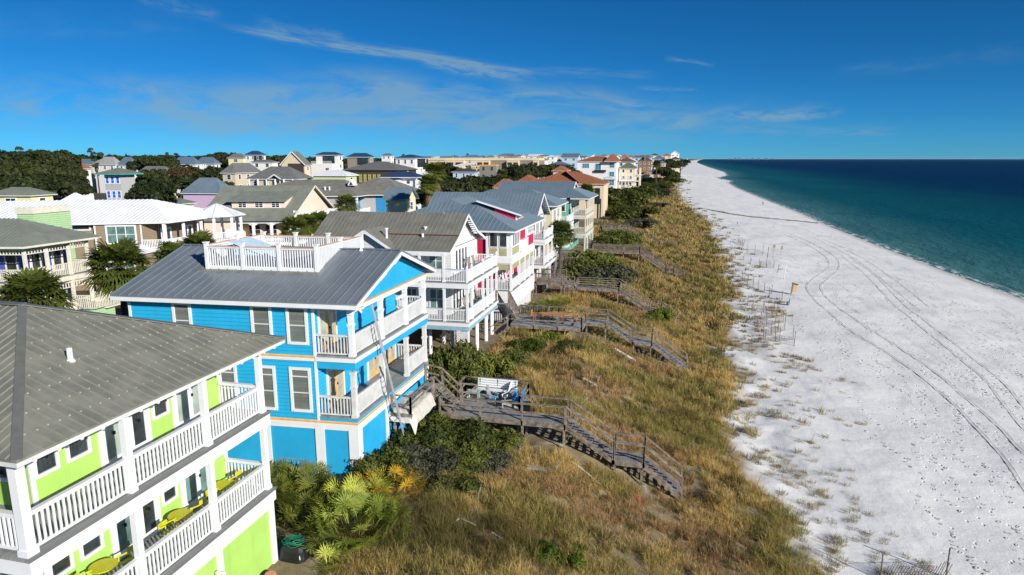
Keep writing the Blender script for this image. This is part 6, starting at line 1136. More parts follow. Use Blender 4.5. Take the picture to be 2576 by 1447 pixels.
def boardwalks():
    b = BW('weathered boardwalk with deck and stairs from the blue house, nearest the camera', -8, 35.5, 5)
    b.deck(-12.85, -5.35, 34.55, 35.9, 6.3); b.deck(-12.5, -8.35, 35.95, 38.4, 6.296); b.rail((-12.85, 34.55, 6.3), (-5.4, 34.55, 6.3), n=3); b.rail((-8.35, 35.9, 6.3), (-5.3, 35.9, 6.3), n=1); b.rail((-12.5, 38.4, 6.3), (-8.35, 38.4, 6.3), n=1); b.rail((-8.35, 35.9, 6.3), (-8.35, 38.4, 6.3), n=1); b.rail((-12.5, 36.9, 6.3), (-12.5, 38.4, 6.3), n=1); b.rail((-5.35, 34.55, 6.3), (-5.32, 35.9, 6.3), n=1, style='open') if 0 else None
    b.stair(-5.35, 6.3, -2.65, 4.55, 34.6, 35.9); b.deck(-2.65, -.95, 34.6, 35.9, 4.45); b.rail((-2.6, 34.6, 4.5), (-.97, 34.6, 4.45), n=1); b.rail((-2.6, 35.9, 4.5), (-.97, 35.9, 4.45), n=1); b.stair(-.95, 4.45, 1.15, 2.85, 34.6, 35.9)
    b.deck(-14.35, -13.25, 31.2, 36.3, 7.45); b.stair(-13.25, 7.45, -12.0, 6.35, 34.7, 36.2); b.rail((-14.35, 31.25, 7.45), (-13.3, 31.25, 7.45), n=1); b.rail((-14.35, 36.3, 7.6), (-13.3, 36.3, 7.45), n=1); b.rail((-13.3, 31.25, 7.45), (-13.3, 34.6, 7.45), n=1)
    b = BW('boardwalk with a pale dining deck and stairs beside the white house', -9, 58, 5, WOODG, PLANKL)
    b.deck(-13.9, -7.4, 56.0, 59.7, 6.3); b.deck(-7.35, -5.4, 58.3, 59.7, 6.296); b.rail((-13.9, 56.0, 6.3), (-7.4, 56.0, 6.3), n=3); b.rail((-7.4, 56.0, 6.3), (-7.4, 58.25, 6.3), n=1); b.rail((-7.35, 58.25, 6.3), (-5.4, 58.25, 6.3), n=1); b.rail((-11.0, 59.7, 6.3), (-5.45, 59.7, 6.3), n=2); b.rail((-13.8, 59.7, 6.3), (-11.1, 59.7, 6.3), 'bal', n=1)
    b.stair(-5.4, 6.3, -3.05, 4.85, 58.3, 59.7); b.deck(-3.05, -1.33, 58.3, 59.7, 4.75); b.rail((-3.0, 58.3, 4.78), (-1.35, 58.3, 4.75), n=1); b.rail((-3.0, 59.7, 4.78), (-1.35, 59.7, 4.75), n=1); b.stair(-1.33, 4.75, 1.85, 2.5, 58.3, 59.7)
    b.stair(55.2, 8.55, 58.6, 6.35, -15.0, -13.85, 'bal', 'y'); b.stair(-13.9, 6.25, -15.9, 4.9, 55.0, 56.0)
    b = BW('tall wooden deck with orange lattice floor and boardwalk from the pink house', -9, 75, 5)
    b.deck(-15.0, -11.9, 72.4, 75.6, 7.2); b.rail((-14.9, 72.4, 7.2), (-11.9, 72.4, 7.2), 'bal', n=2); b.rail((-14.9, 75.6, 7.2), (-11.9, 75.6, 7.2), 'bal', n=2); b.stair(72.4, 7.2, 69.6, 5.2, -16.2, -15.0, 'open', 'y'); b.deck(-11.85, -10.6, 73.4, 75.6, 6.8); b.rail((-11.85, 73.4, 6.8), (-10.6, 73.4, 6.8), n=1); bx(b.t, 'orange_lattice', TEAK, (-16.2, -15.05, 72.5, 75.4, 7.15, 7.2))
    b.deck(-10.6, -5.65, 74.5, 75.9, 6.3); b.rail((-10.5, 74.5, 6.3), (-5.65, 74.5, 6.3), n=2); b.rail((-10.5, 75.9, 6.3), (-5.65, 75.9, 6.3), n=2); b.stair(-5.65, 6.3, -2.15, 3.95, 74.5, 75.9); b.deck(-2.15, -.78, 74.5, 75.9, 3.9); b.rail((-2.1, 74.5, 3.92), (-.8, 74.5, 3.9), n=1); b.rail((-2.1, 75.9, 3.92), (-.8, 75.9, 3.9), n=1); b.stair(-.78, 3.9, 1.15, 2.5, 74.5, 75.9)
    b = BW('brown two level deck with close balusters in front of the balcony house', -14, 88, 5)
    b.deck(-16.5, -12.7, 89.8, 94, 7.0); b.rail((-16.4, 89.8, 7.0), (-14.1, 89.8, 7.0), 'bal', n=2); b.rail((-16.5, 94, 7.0), (-12.7, 94, 7.0), 'bal', n=2); b.deck(-14.0, -12.4, 86.8, 89.75, 7.0); b.rail((-14.0, 86.8, 7.0), (-12.4, 86.8, 7.0), 'bal', n=1); b.rail((-12.4, 86.8, 7.0), (-12.4, 94, 7.0), 'bal', n=2); b.stair(-14.0, 7.0, -16.2, 5.2, 86.8, 87.9, 'bal')
    b = BW('balustraded boardwalk and long stairs over the dune before the yellow house', -6, 106, 4)
    b.deck(-12.5, -4.95, 106, 107.5, 6.3); b.rail((-12.5, 106, 6.3), (-4.95, 106, 6.3), 'bal', n=3, sp=.2); b.rail((-12.5, 107.5, 6.3), (-4.95, 107.5, 6.3), 'bal', n=3, sp=.2); b.stair(-4.95, 6.3, -.7, 3.5, 106, 107.5, 'bal'); b.deck(-.7, .52, 106, 107.5, 3.45); b.rail((-.7, 106, 3.45), (.5, 106, 3.45), 'bal', n=1); b.stair(.52, 3.45, 2.2, 2.3, 106, 107.5, 'bal')
    b = BW('stepped boardwalk with three stair flights beyond the mint house', -5, 139, 4)
    b.deck(-14.5, -9.1, 139.6, 142.8, 6.3); b.rail((-14.4, 139.6, 6.3), (-9.1, 139.6, 6.3), 'bal', n=3, sp=.25); b.rail((-14.4, 142.8, 6.3), (-9.1, 142.8, 6.3), 'bal', n=3, sp=.25); b.stair(-9.1, 6.3, -6.3, 4.7, 139.6, 141, 'bal'); b.deck(-6.3, -5.05, 139.6, 141, 4.68); b.rail((-6.3, 139.6, 4.68), (-5.1, 139.6, 4.68), 'bal', n=1); b.stair(-5.05, 4.68, -2.55, 3.2, 139.6, 141, 'bal'); b.deck(-2.55, -1.3, 139.6, 141, 3.18); b.rail((-2.5, 139.6, 3.18), (-1.35, 139.6, 3.18), 'bal', n=1); b.stair(-1.3, 3.18, 2.3, 1.9, 139.6, 141, 'bal')
    b = BW('small grey landing with stairs at the foot of the dune below the terracotta villa', -2, 249, 2, WOODG, PLANKL)
    b.deck(-5.6, -.6, 246, 249, 2.8); b.rail((-5.6, 246, 2.8), (-.6, 246, 2.8), 'bal', n=4, sp=.5); b.rail((-5.6, 249, 2.8), (-.6, 249, 2.8), 'bal', n=4, sp=.5); b.stair(-.6, 2.8, 3.0, 1.6, 246, 249, 'open'); b.stair(-5.6, 2.8, -11, 6.0, 246, 248, 'open')
    for lb, x0, z0, x1, z1, y in (('long dark stairs descending from the cream mansion to the beach', -18, 7, -6, 3.0, 284), ('white railed stair flight on the dune beyond the mansions', -12, 6.5, 5, 2.2, 400), ('far boardwalk low on the dune beyond the mansions', -14, 6.6, 3, 2.3, 345), ('dark stair flight from the white mansion garden', -19, 6.6, -9, 3.5, 262)):
        b = BW(lb, (x0+x1)/2, y, 3, WOODL if 'white' in lb else WOODG, PLANKL); xm = x0+(x1-x0)*.4; b.deck(x0, xm, y, y+2, z0, True); b.rail((x0, y, z0), (xm, y, z0), 'bal', n=3, sp=.5); b.stair(xm, z0, x1, z1, y, y+2, 'open')
boardwalks()
# ------------------------------------------------------------ things on the decks and around the houses
def drop_cloth():
    n = 26; X, Y = np.meshgrid(np.linspace(-14.9, -12.95, n), np.linspace(31.0, 34.2, n)); Z = 7.52+.10*fbm(X*2.2, Y*2.2)+.10*np.abs(np.sin(X*5+Y*3))*.5; over = np.clip(-13.2-X, -1, 0)*-1; Z = Z-np.clip((X+13.22)*3.6, 0, 1)*.7; Z = Z-np.clip((31.35-Y)*2.2, 0, 1)*.75; o = grid('drop_cloth', X, Y, Z, CLOTH); tag(o, 'crumpled pale canvas drop cloth over the blue house stair landing', 'drop cloth')
drop_cloth()
def extension_ladder(p, q, w, label, lean=True, side=(0, 1, 0), group=None):
    p = Vector(p); q = Vector(q); s = Vector(side).normalized()*w/2; t = T('extension_ladder', label, 'ladder', ID, p.x, p.y, p.z, group); m = MB(); m.beam(p-s, q-s, .03, .065); m.beam(p+s, q+s, .03, .065); t.part('side_rails', m, ALU); r = MB(); n = int((q-p).length/.3)
    for i in range(1, n): x = p+(q-p)*(i/n); r.cyl(x-s, x+s, .017, 6)
    t.part('rungs', r, ALU); return t
extension_ladder((-13.55, 31.2, G(-13.5, 31.2)), (-14.35, 29.25, 13.9), .42, 'tall aluminium extension ladder leaning on the blue house balcony', side=(.35, -.9, 0)); extension_ladder((-13.75, 30.9, 9.2), (-14.28, 29.6, 12.7), .36, 'inner section sliding on the tall ladder against the blue house', side=(.35, -.9, 0)) if 0 else None
extension_ladder((-19.9, 26.75, 5.55), (-16.5, 26.55, 5.6), .42, 'aluminium ladder on its side along the foot of the blue wall, nearer one', side=(0, .25, .97), group='ladders lying beside the blue house'); extension_ladder((-19.6, 27.1, 5.95), (-17.4, 27.15, 6.0), .4, 'shorter aluminium ladder on its side against the foot of the blue wall', side=(0, .3, .95), group='ladders lying beside the blue house')
def adirondack(x, y, z, ang, lab, m, m2=None, n=1):
    f = Fr((x, y), ang); t = T('adirondack_chair', lab, 'chair', f, 0, 0, z, 'deck chairs on the blue house deck'); s = MB(); s.slab([(.30, -.28, z+.38), (.30, .28, z+.38), (-.22, .28, z+.24), (-.22, -.28, z+.24)], .03); t.part('seat', s, m2 or m); b = MB()
    for k in range(7): yy = -.27+.09*k; h = .88+.10*(1-abs(k-3)/3)**.6; b.beam((-.20, yy, z+.22), (-.52, yy*1.12, z+h), .02, .075, (1, 0, .3))
    b.beam((-.44, -.3, z+.66), (-.44, .3, z+.66), .03, .06); t.part('backrest', b, m)
    for sg in (-1, 1): a = MB(); a.slab([(.40, sg*.30-.06, z+.56), (.40, sg*.30+.06, z+.56), (-.42, sg*.30+.05, z+.56), (-.42, sg*.30-.05, z+.56)], .03); t.part('armrest', a, m2 or m); l = MB(); l.box(.28, .33, sg*.30-.05, sg*.30+.05, z, z+.53); l.prism([(.33, sg*.27, z+.30), (.33, sg*.27, z+.40), (-.25, sg*.27, z+.26), (-.62, sg*.27, z+.02), (-.5, sg*.27, z)], (0, .03, 0)); t.part('leg', l, m2 or m)
adirondack(-10.25, 36.9, 6.3, 330, 'white deck chair with pale blue arms facing the sea, left of the pair', WH, PBLUE); adirondack(-9.55, 37.55, 6.3, 250, 'white deck chair tipped against the deck corner beside the bench', WH, WH); adirondack(-9.1, 36.35, 6.3, 205, 'bright blue deck chair with white seat nearest the camera', CBLUE, WOODL); adirondack(-8.8, 37.1, 6.3, 190, 'blue deck chair partly hidden behind the front blue one', CBLUE, CBLUE)
def deck_bench(x0, x1, y, z):
    t = T('deck_bench', 'long white slatted bench along the far rail of the blue house deck', 'bench', ID, (x0+x1)/2, y, z); s = MB(); b = MB()
    for k in range(4): s.box(x0, x1, y-.55+.13*k, y-.44+.13*k, z+.43, z+.46); b.beam((x0, y+.02+.03*k, z+.55+.14*k), (x1, y+.02+.03*k, z+.55+.14*k), .02, .12)
    t.part('seat', s, WH); t.part('backrest', b, WH)
    for x in (x0+.15, (x0+x1)/2, x1-.15): l = MB(); l.box(x-.04, x+.04, y-.5, y-.05, z, z+.42); l.beam((x, y-.02, z+.1), (x, y+.12, z+1.0), .07, .05); t.part('leg', l, mat('dark_teal_paint', (.03, .16, .15)))
deck_bench(-11.6, -9.0, 38.15, 6.3)
def small_table():
    x, y, z = -11.6, 37.25, 6.3; t = T('side_table', 'small pale mint side table left of the deck bench', 'table', ID, x, y, z); bx(t, 'table_top', PMINT, (x-.42, x+.42, y-.24, y+.24, z+.46, z+.50))
    for a in (-.36, .3):
        for b in (-.19, .13): bx(t, 'leg', PMINT, (x+a, x+a+.06, y+b, y+b+.06, z, z+.46))
small_table()
def loose_gate():
    x, y, z = -12.3, 36.75, 6.3; t = T('loose_gate', 'loose wooden gate frame with diagonal brace standing on the deck', 'gate', ID, x, y, z); m = MB(); m.beam((x, y, z), (x+.05, y, z+1.1), .07, .07); m.beam((x+1.15, y-.1, z), (x+1.15, y-.1, z+1.15), .07, .07)
    for zz in (.1, .55, 1.1): m.beam((x, y, z+zz), (x+1.15, y-.1, z+zz+.02), .04, .09)
    t.part('frame', m, WOODL); d = MB(); d.beam((x, y-.02, z+.1), (x+1.12, y-.12, z+1.08), .03, .08); t.part('diagonal_brace', d, WOODL)
loose_gate()
def folded_cart():
    x, y, z = -7.9, 36.4, 6.1; t = T('folding_cart', 'folded beach cart with hoop handle and dark bag beside the boardwalk', 'cart', ID, x, y, z); h = MB(); n = 14; pts = [(x+.25*math.cos(a), y, z+.75+.25*math.sin(a)*1.2) for a in [2*math.pi*i/n for i in range(n+1)]]
    for p, q in zip(pts[:-1], pts[1:]): h.cyl(p, q, .025, 6)
    h.cyl((x-.2, y, z), (x-.22, y, z+.7), .02, 6); h.cyl((x+.2, y, z), (x+.22, y, z+.7), .02, 6); t.part('hoop_handle', h, WOODL); b = MB(); b.prism([(x-.35, y-.2, z+.1), (x+.1, y-.2, z+.05), (x+.15, y-.2, z+.6), (x-.3, y-.2, z+.65)], (0, .3, 0)); t.part('bag', b, BLK)
    for sg in (-.3, .35): w = MB(); w.cyl((x+sg-.02, y-.1, z+.15), (x+sg+.04, y-.1, z+.15), .15, 14); t.part('wheel', w, BLK)
folded_cart()
def dining():
    x, y, z = -10.2, 57.9, 6.3; t = T('dining_table', 'large oval teak table on the white house dining deck', 'table', ID, x, y, z); m = MB(); n = 28; m.prism([(x+1.5*math.cos(6.283*i/n), y+.62*math.sin(6.283*i/n), z+.71) for i in range(n)], (0, 0, .04)); t.part('table_top', m, TEAK)
    for a in (-.9, .8):
        for b in (-.35, .3): bx(t, 'leg', TEAK, (x+a, x+a+.08, y+b, y+b+.08, z, z+.7))
    L = [(-1.05, -.8, 90, 'leftmost of the near teak chairs at the oval table'), (0, -.85, 90, 'middle of the near teak chairs at the oval table'), (1.0, -.8, 90, 'rightmost of the near teak chairs at the oval table'), (-1.0, .8, 270, 'left of the teak chairs on the far side of the oval table'), (.2, .85, 270, 'middle of the teak chairs on the far side of the oval table'), (-1.9, .1, 0, 'teak chair at the landward end of the oval table'), (1.9, .1, 180, 'teak chair at the seaward end of the oval table')]
    for dx, dy, a, lb in L:
        f = Fr((x+dx, y+dy), a); c = T('teak_chair', lb, 'chair', f, 0, 0, z, 'teak chairs round the oval table'); s = MB(); s.box(-.24, .24, -.24, .24, z+.43, z+.46); c.part('seat', s, TEAK); b = MB()
        for k in range(4): b.box(-.26, -.235, -.2+.12*k, -.14+.12*k, z+.46, z+.92)
        b.box(-.27, -.23, -.24, .24, z+.88, z+.95); c.part('backrest', b, TEAK)
        for sg in (-1, 1):
            for fx in (-.22, .2): l = MB(); l.box(fx-.02, fx+.03, sg*.22-.025, sg*.22+.025, z, z+(.66 if fx > 0 else .9)); c.part('leg', l, TEAK)
            ar = MB(); ar.box(-.25, .26, sg*.24-.03, sg*.24+.03, z+.64, z+.67); c.part('armrest', ar, TEAK)
dining()
def small_stuff():
    x, y, z = -15.6, 93.2, 7.0; t = T('folded_parasol', 'folded dark blue parasol standing on the brown two level deck', 'parasol', ID, x, y, z); m = MB(); m.cyl((x, y, z+.5), (x, y, z+2.3), .42, 10, .06); t.part('canopy', m, mat('slate_canvas', (.05, .09, .13), .8)); m = MB(); m.cyl((x, y, z), (x, y, z+2.4), .03, 6); t.part('pole', m, WOODG)
    # blue bottle, white pipes and old timbers in the grass
    x, y = -7.9, 34.0; z = G(x, y); t = T('water_jug', 'small bright blue jug lying under the boardwalk edge', 'jug', ID, x, y, z); m = MB(); m.cyl((x-.12, y, z+.1), (x+.12, y, z+.1), .1, 10); t.part('body', m, SHUT)
    PV = mat('white_plastic_pipe', (.7, .7, .68), .4); pipes = [('white pipe running down left from the corner joint in the foreground grass', (-8.75, 25.7), (-9.7, 22.6)), ('short white pipe at the corner joint in the foreground grass', (-8.65, 25.75), (-7.9, 25.5)), ('white pipe lying right of the corner joint', (-7.1, 25.2), (-6.0, 24.75)), ('thin pale pipe above the foreground corner joint', (-8.6, 28.8), (-8.45, 27.6)), ('angled white pipe below the boardwalk stairs', (-5.3, 33.6), (-4.5, 33.5)), ('white pipe continuing down beside the boardwalk stairs', (-4.5, 33.5), (-3.1, 32.6)), ('thin white pipe under the boardwalk deck', (-8.2, 34.3), (-7.6, 33.9))]
    for lb, p, q in pipes: t = T('pipe', lb, 'pipe', ID, p[0], p[1], G(*p)); m = MB(); m.cyl((*p, G(*p)+.12), (*q, G(*q)+.12), .035, 8); t.part('tube', m, PV)
    for lb, p, q, w in [('grey timber edging uphill end in the grass', (-4.9, 48.5), (-5.2, 45.5), .22), ('grey timber edging halfway down the grass', (-5.3, 43.5), (-5.6, 40.0), .22), ('pale broken timber beside the boardwalk stairs', (-5.3, 39.4), (-5.5, 36.3), .25), ('white board lying across the top of the timber edging', (-5.9, 46.2), (-4.9, 46.0), .12), ('pale driftwood plank in the brown grass below the stairs', (-7.0, 31.9), (-5.6, 32.1), .3), ('grey timber left of the driftwood plank', (-5.4, 33.2), (-5.6, 32.2), .2), ('white roof sheet edge lying below the white house boardwalk', (-4.5, 56.6), (-2.6, 55.9), .22)]:
        t = T('timber', lb, 'timber', ID, p[0], p[1], G(*p)); m = MB(); m.beam((*p, G(*p)+.15), (*q, G(*q)+.15), w, .12); t.part('plank', m, PV if 'white' in lb else WOODL)
    x, y = -1.05, 32.4; z = G(x, y); t = T('marker_flag', 'tiny pink survey marker in the foreground grass', 'marker', ID, x, y, z); m = MB(); m.cyl((x, y, z), (x, y, z+.5), .012, 5); m.box(x, x+.05, y-.01, y+.01, z+.38, z+.6); t.part('stake', m, mat('neon_pink', (.8, .08, .25)))
    x, y = -14.0, 19.2; z = G(x, y); t = T('beach_buoy', 'coral coloured ribbed buoy at the foot of the green wall', 'buoy', ID, x, y, z); m = MB(); m.cyl((x, y, z), (x, y, z+.3), .28, 12, .2); t.part('body', m, mat('coral_plastic', (.7, .25, .15)))
    # utility pole with wires inland
    p = at(130, 452, 215); t = T('utility_pole', 'pale utility pole with crossarm rising from the oaks at left', 'utility pole', ID, p.x, p.y, 5.5); q = at(129, 412, 215); m = MB(); m.cyl((p.x, p.y, 5.5), (q.x, q.y, q.z), .28, 8, .2); t.part('pole', m, mat('pale_pole', (.30, .32, .28), .8)); m = MB(); m.box(q.x-1.3, q.x+1.3, q.y-.1, q.y+.1, q.z-1.2, q.z-.95); t.part('crossarm', m, WOODG)
    t = T('power_line', 'thin power line sagging from the utility pole past the left trees', 'power line', ID, q.x, q.y, q.z-4); m = MB(); a = at(129, 431, 215); b = at(-60, 437, 190); n = 12; pts = [a+(b-a)*(i/n)-Vector((0, 0, 3*(i/n)*(1-i/n))) for i in range(n+1)]
    for u, v in zip(pts[:-1], pts[1:]): m.cyl(u, v, .05, 4)
    t.part('wire', m, mat('grey_wire', (.16, .2, .17)))
small_stuff()
# ------------------------------------------------------------ the beach
def sand_fence(p, q, label, n=None, h=1.15, lean=0., slat=True, m=None):
    z0 = G(*p); t = T('sand_fence', label, 'fence', ID, p[0], p[1], z0, 'slatted sand fences at the dune foot'); P = Vector((*p, 0)); Q = Vector((*q, 0)); L = (Q-P).length; n = n or max(1, round(L/1.8)); m = m or WOODG
    for i in range(n+1): x = P+(Q-P)*(i/n); g = G(x.x, x.y); hh = h*(1.15+.25*rnd.random()); pm = MB(); pm.cyl((x.x, x.y, g-.2), (x.x+rnd.uniform(-.08, .08), x.y+rnd.uniform(-.05, .05), g+hh), .036, 6); t.part('post', pm, WOODG)
    if slat:
        s = MB(); k = int(L/.13)
        for i in range(k):
            x = P+(Q-P)*((i+.5)/k); g = G(x.x, x.y)-.05; hh = h*(.72+.12*math.sin(i*.7)+rnd.uniform(-.04, .04)); s.beam((x.x, x.y, g), (x.x+lean+rnd.uniform(-.03, .03), x.y, g+hh), .035, .012)
        t.part('slats', s, m); w = MB()
        for zz in (.25, .65): 
            for i in range(n): a = P+(Q-P)*(i/n); b = P+(Q-P)*((i+1)/n); w.cyl((a.x, a.y, G(a.x, a.y)+zz*h), (b.x, b.y, G(b.x, b.y)+zz*h), .008, 4)
        t.part('wire', w, ALU)
FL = [((8.6, 112.), (11.3, 109.8), 'first fence link at the landward head of the zigzag'), ((11.3, 109.8), (11.7, 105.7), 'second fence link running towards the camera'), ((11.7, 105.7), (13.7, 101.6), 'third fence link beside the tilted sign box'), ((13.7, 101.6), (14.4, 99.8), 'short fence link left of the sign box shadow'), ((13.8, 97.4), (15.2, 95.2), 'fence link ending beside the blue bucket'), ((10.1, 90.), (12.4, 90.8), 'farthest cross fence of the near stack'), ((10.2, 85.4), (13.3, 88.5), 'second cross fence of the near stack'), ((9.9, 79.4), (13.2, 85.6), 'long slanting cross fence in the near stack'),
      ((10., 77.5), (13.4, 81.8), 'cross fence with half buried slats in the near stack'), ((10.2, 73.6), (13., 78.), 'second nearest cross fence of the stack'), ((10., 71.1), (13.2, 73.7), 'nearest cross fence of the stack'), ((12.9, 71.2), (11.2, 72.4), 'short fallen fence at the seaward end of the nearest cross fence'), ((9.3, 135.6), (13.7, 133.2), 'pale fence panel at the dune edge far off'), ((15.2, 142.3), (18., 139.9), 'bright orange tan fence panel standing alone on the sand'), ((15.9, 127.1), (18., 124.1), 'low nearly buried fence behind the marker posts'), ((15.1, 162.8), (15.8, 155.2), 'farthest sparse fence line on the sand')]
for i, (p, q, lb) in enumerate(FL): sand_fence(p, q, lb, h=1.6 if i == 13 else 1.15, m=mat('new_fence_slats', (.52, .36, .20), .8) if i in (12, 13) else WOODL)
fa, fb = atz(2222, 1402, 2.95), atz(2387, 1399, 2.95); sand_fence((fa.x, fa.y), (fb.x, fb.y), 'dark weathered fence with leaning slats in the bottom right corner', n=1, h=1.1, lean=.25, m=WOODG)
for x, y, h, lb, c in [(20.8, 146, 3.6, 'tall wooden sign post with small board, nearer the dune', 1), (22.1, 144.7, 3.4, 'tall wooden sign post with small board, nearer the sea', 1), (18.4, 136.4, 4.0, 'leaning square timber post below the twin sign posts', 0), (18.0, 119.6, 2.6, 'thick dark post with a white cap left on the sand', 0), (18.2, 113.9, 4.2, 'tall thin white and blue marker pole', 2), (15.9, 126, 1.8, 'short dark post at the low fence end', 0), (14.7, 131, 1.5, 'stub post by the orange tan fence panel', 0), (12.5, 118, 1.3, 'lone leaning stake in the sparse grass', 0), (15.6, 92.4, 1.6, 'post with blue grey bucket at its foot', 0)]:
    z = G(x, y); t = T('beach_post', lb, 'post', ID, x, y, z, 'posts standing on the beach'); m = MB(); h *= .56; m.cyl((x, y, z-.2), (x+.15, y, z+h), .065 if c < 2 else .05, 7); t.part('post', m, WOODG if c == 0 else (mat('tan_post', (.45, .30, .17)) if c == 1 else WH))
    if c == 1: m = MB(); m.box(x-.12, x+.35, y-.14, y-.1, z+h-.75, z+h-.05); t.part('board', m, WOODL)
    if lb.startswith('post with'): m = MB(); m.cyl((x-.1, y-.2, z), (x-.1, y-.2, z+.45), .19, 10, .22); t.part('bucket', m, mat('steel_blue_plastic', (.12, .18, .22)))
def sign_box():
    x, y = 17.15, 100.5; z = G(x, y); t = T('sign_box', 'tilted brown timber sign box on a post casting a long shadow', 'sign', ID, x, y, z); m = MB(); m.beam((x, y, z-.2), (x+.2, y, z+1.75), .12, .12); t.part('post', m, mat('brown_timber', (.16, .09, .05), .8)); m = MB(); m.prism([(x+.22, y, z+.4), (x+.72, y+.1, z+.3), (x+.85, y+.1, z+1.4), (x+.34, y, z+1.6)], (0, .25, 0)); t.part('board', m, mat('tan_plywood', (.50, .33, .16), .8)); m = MB(); m.prism([(x+.05, y-.1, z+1.6), (x+1.0, y, z+1.42), (x+1.0, y, z+1.5), (x+.15, y-.1, z+1.78)], (0, .35, 0)); t.part('top', m, mat('brown_timber', (.16, .09, .05)))
sign_box()
def person(x, y, lab, top, legs, ang=0, sc=1., sit=False, name='person'):
    z = G(x, y); J = [(0, 0, .95), (0, 0, 1.15), (0, 0, 1.42), (0, 0, 1.53), (0, .02, 1.68), (-.10, 0, .90), (-.13, .10, .50), (-.13, .22, .06), (-.13, .34, .03), (.10, 0, .90), (.13, -.05, .48), (.13, -.22, .08), (.13, -.10, .03), (-.19, 0, 1.40), (-.25, -.08, 1.12), (-.24, .06, .88), (.19, 0, 1.40), (.25, .08, 1.12), (.24, .20, .90), (-.24, .1, .80), (.24, .25, .82)]
    Ed = [(0, 1), (1, 2), (2, 3), (3, 4), (0, 5), (5, 6), (6, 7), (7, 8), (0, 9), (9, 10), (10, 11), (11, 12), (2, 13), (13, 14), (14, 15), (15, 19), (2, 16), (16, 17), (17, 18), (18, 20)]; Rr = [.15, .15, .15, .06, .105, .10, .07, .045, .04, .10, .07, .045, .04, .07, .05, .035, .07, .05, .035, .03, .03]
    me = bpy.data.meshes.new('person'); me.from_pydata([tuple(v) for v in J], Ed, []); o = bpy.data.objects.new(name, me); COL.objects.link(o); sk = o.modifiers.new('skin', 'SKIN'); sb = o.modifiers.new('sub', 'SUBSURF'); sb.levels = 1; sb.render_levels = 2
    for i, r_ in enumerate(Rr): me.skin_vertices[0].data[i].radius = (r_, r_*.8)
    me.skin_vertices[0].data[0].use_root = True; m = bpy.data.materials.new('person_clothes'); m.use_nodes = True; t = NT(m.node_tree); tc = t.node('ShaderNodeTexCoord'); sx = t.node('ShaderNodeSeparateXYZ'); t.put(sx.inputs[0], tc.outputs['Object']); zz = sx.outputs[2]
    c = t.mix(t.m('GREATER_THAN', zz, .93), legs, top); c = t.mix(t.m('GREATER_THAN', zz, 1.5), c, (.35, .2, .14)); c = t.mix(t.m('GREATER_THAN', zz, 1.70), c, (.05, .03, .02)); c = t.mix(t.m('LESS_THAN', zz, .10), c, (.35, .2, .14)); t.put(t.n['Principled BSDF'].inputs['Base Color'], c); me.materials.append(m)
    o.location = (x, y, z); o.rotation_euler = (0, 0, R(ang)); o.scale = (sc,)*3; return tag(o, lab, 'person')
person(39.0, 315, 'person in dark clothes walking along the sand near the water', (.02, .025, .04), (.02, .02, .03), 20, 1.05); person(49.3, 258, 'person in a black top standing at the edge of the water', (.02, .02, .025), (.35, .2, .15), 200, 1.05)
for x, y, lb, c in [(44.8, 780, 'far person in blue, left of a close pair on the beach', (.02, .04, .12)), (46.8, 776, 'far person in dark clothes, right of a close pair on the beach', (.02, .02, .03)), (56, 985, 'tiny far figure beyond the pair near the water', (.1, .1, .12)), (45, 690, 'far person by the water beside the one in red', (.03, .03, .04)), (47.5, 692, 'far person in red by the water', (.5, .05, .03)), (43.6, 600, 'far dark clad person at the sand spit', (.03, .03, .03)), (28.2, 460, 'small figure in orange low on the middle of the beach', (.5, .12, .05)), (18.7, 206, 'small dark child sized figure on the upper beach', (.03, .04, .08))]: person(x, y, lb, c, (.05, .05, .07), rnd.uniform(0, 360), .62 if 'low on' in lb or 'orange' in lb or 'child' in lb else 1.05)
def track(pts, label, w=.20, gap=None, h=.05, m=None, name='tyre_track'):
    """a pair of tread ruts pressed in the sand: real raised lips either side of a groove"""
    m = m or SANDT; P = [Vector((x, y, 0)) for x, y in pts]; Q = []
    for i in range(len(P)-1):
        p0, p1, p2, p3 = P[max(0, i-1)], P[i], P[i+1], P[min(len(P)-1, i+2)]; n = max(3, int((p2-p1).length/.6))
        for k in range(n): t_ = k/n; Q.append(.5*((2*p1)+(p2-p0)*t_+(2*p0-5*p1+4*p2-p3)*t_**2+(3*p1-p0-3*p2+p3)*t_**3))
    V, Fc = [], []; prof = [(-w, -.02), (-w*.75, h), (-w*.45, h*.15), (-w*.1, h*.3), (w*.1, h*.12), (w*.45, h*.2), (w*.75, h), (w, -.02)]; c = len(prof)
    for i, q in enumerate(Q):
        d = (Q[min(i+1, len(Q)-1)]-Q[max(i-1, 0)]).normalized(); s = Vector((d.y, -d.x, 0))
        for a, hh in prof: x = q+s*a; V.append((x.x, x.y, G(x.x, x.y)+.012+hh*.5*(.8+.4*math.sin(i*1.3+a*9))))
    for i in range(len(Q)-1):
        for k in range(c-1): Fc.append((i*c+k, i*c+k+1, (i+1)*c+k+1, (i+1)*c+k))
    o = bpy.data.objects.new(name, mesh(name, V, Fc, m, True)); COL.objects.link(o); return tag(o, label, None, None, 'structure')
SANDT = mat('pressed_sand', (.68, .67, .65), .95, .1, var=.18, vs=2, var2=(.56, .555, .54), bump=.02, bs=14)
track([(21.0, 30), (21.2, 40), (21.4, 43.2), (22.1, 47.4), (22.5, 51.7), (22.9, 58.1), (22.7, 65.2), (21.9, 72), (20.6, 80), (19.9, 92), (19.9, 99), (20.9, 109), (24.1, 119), (28.5, 131), (31, 145), (31.5, 165), (29, 190)], 'tyre track nearer the dune')
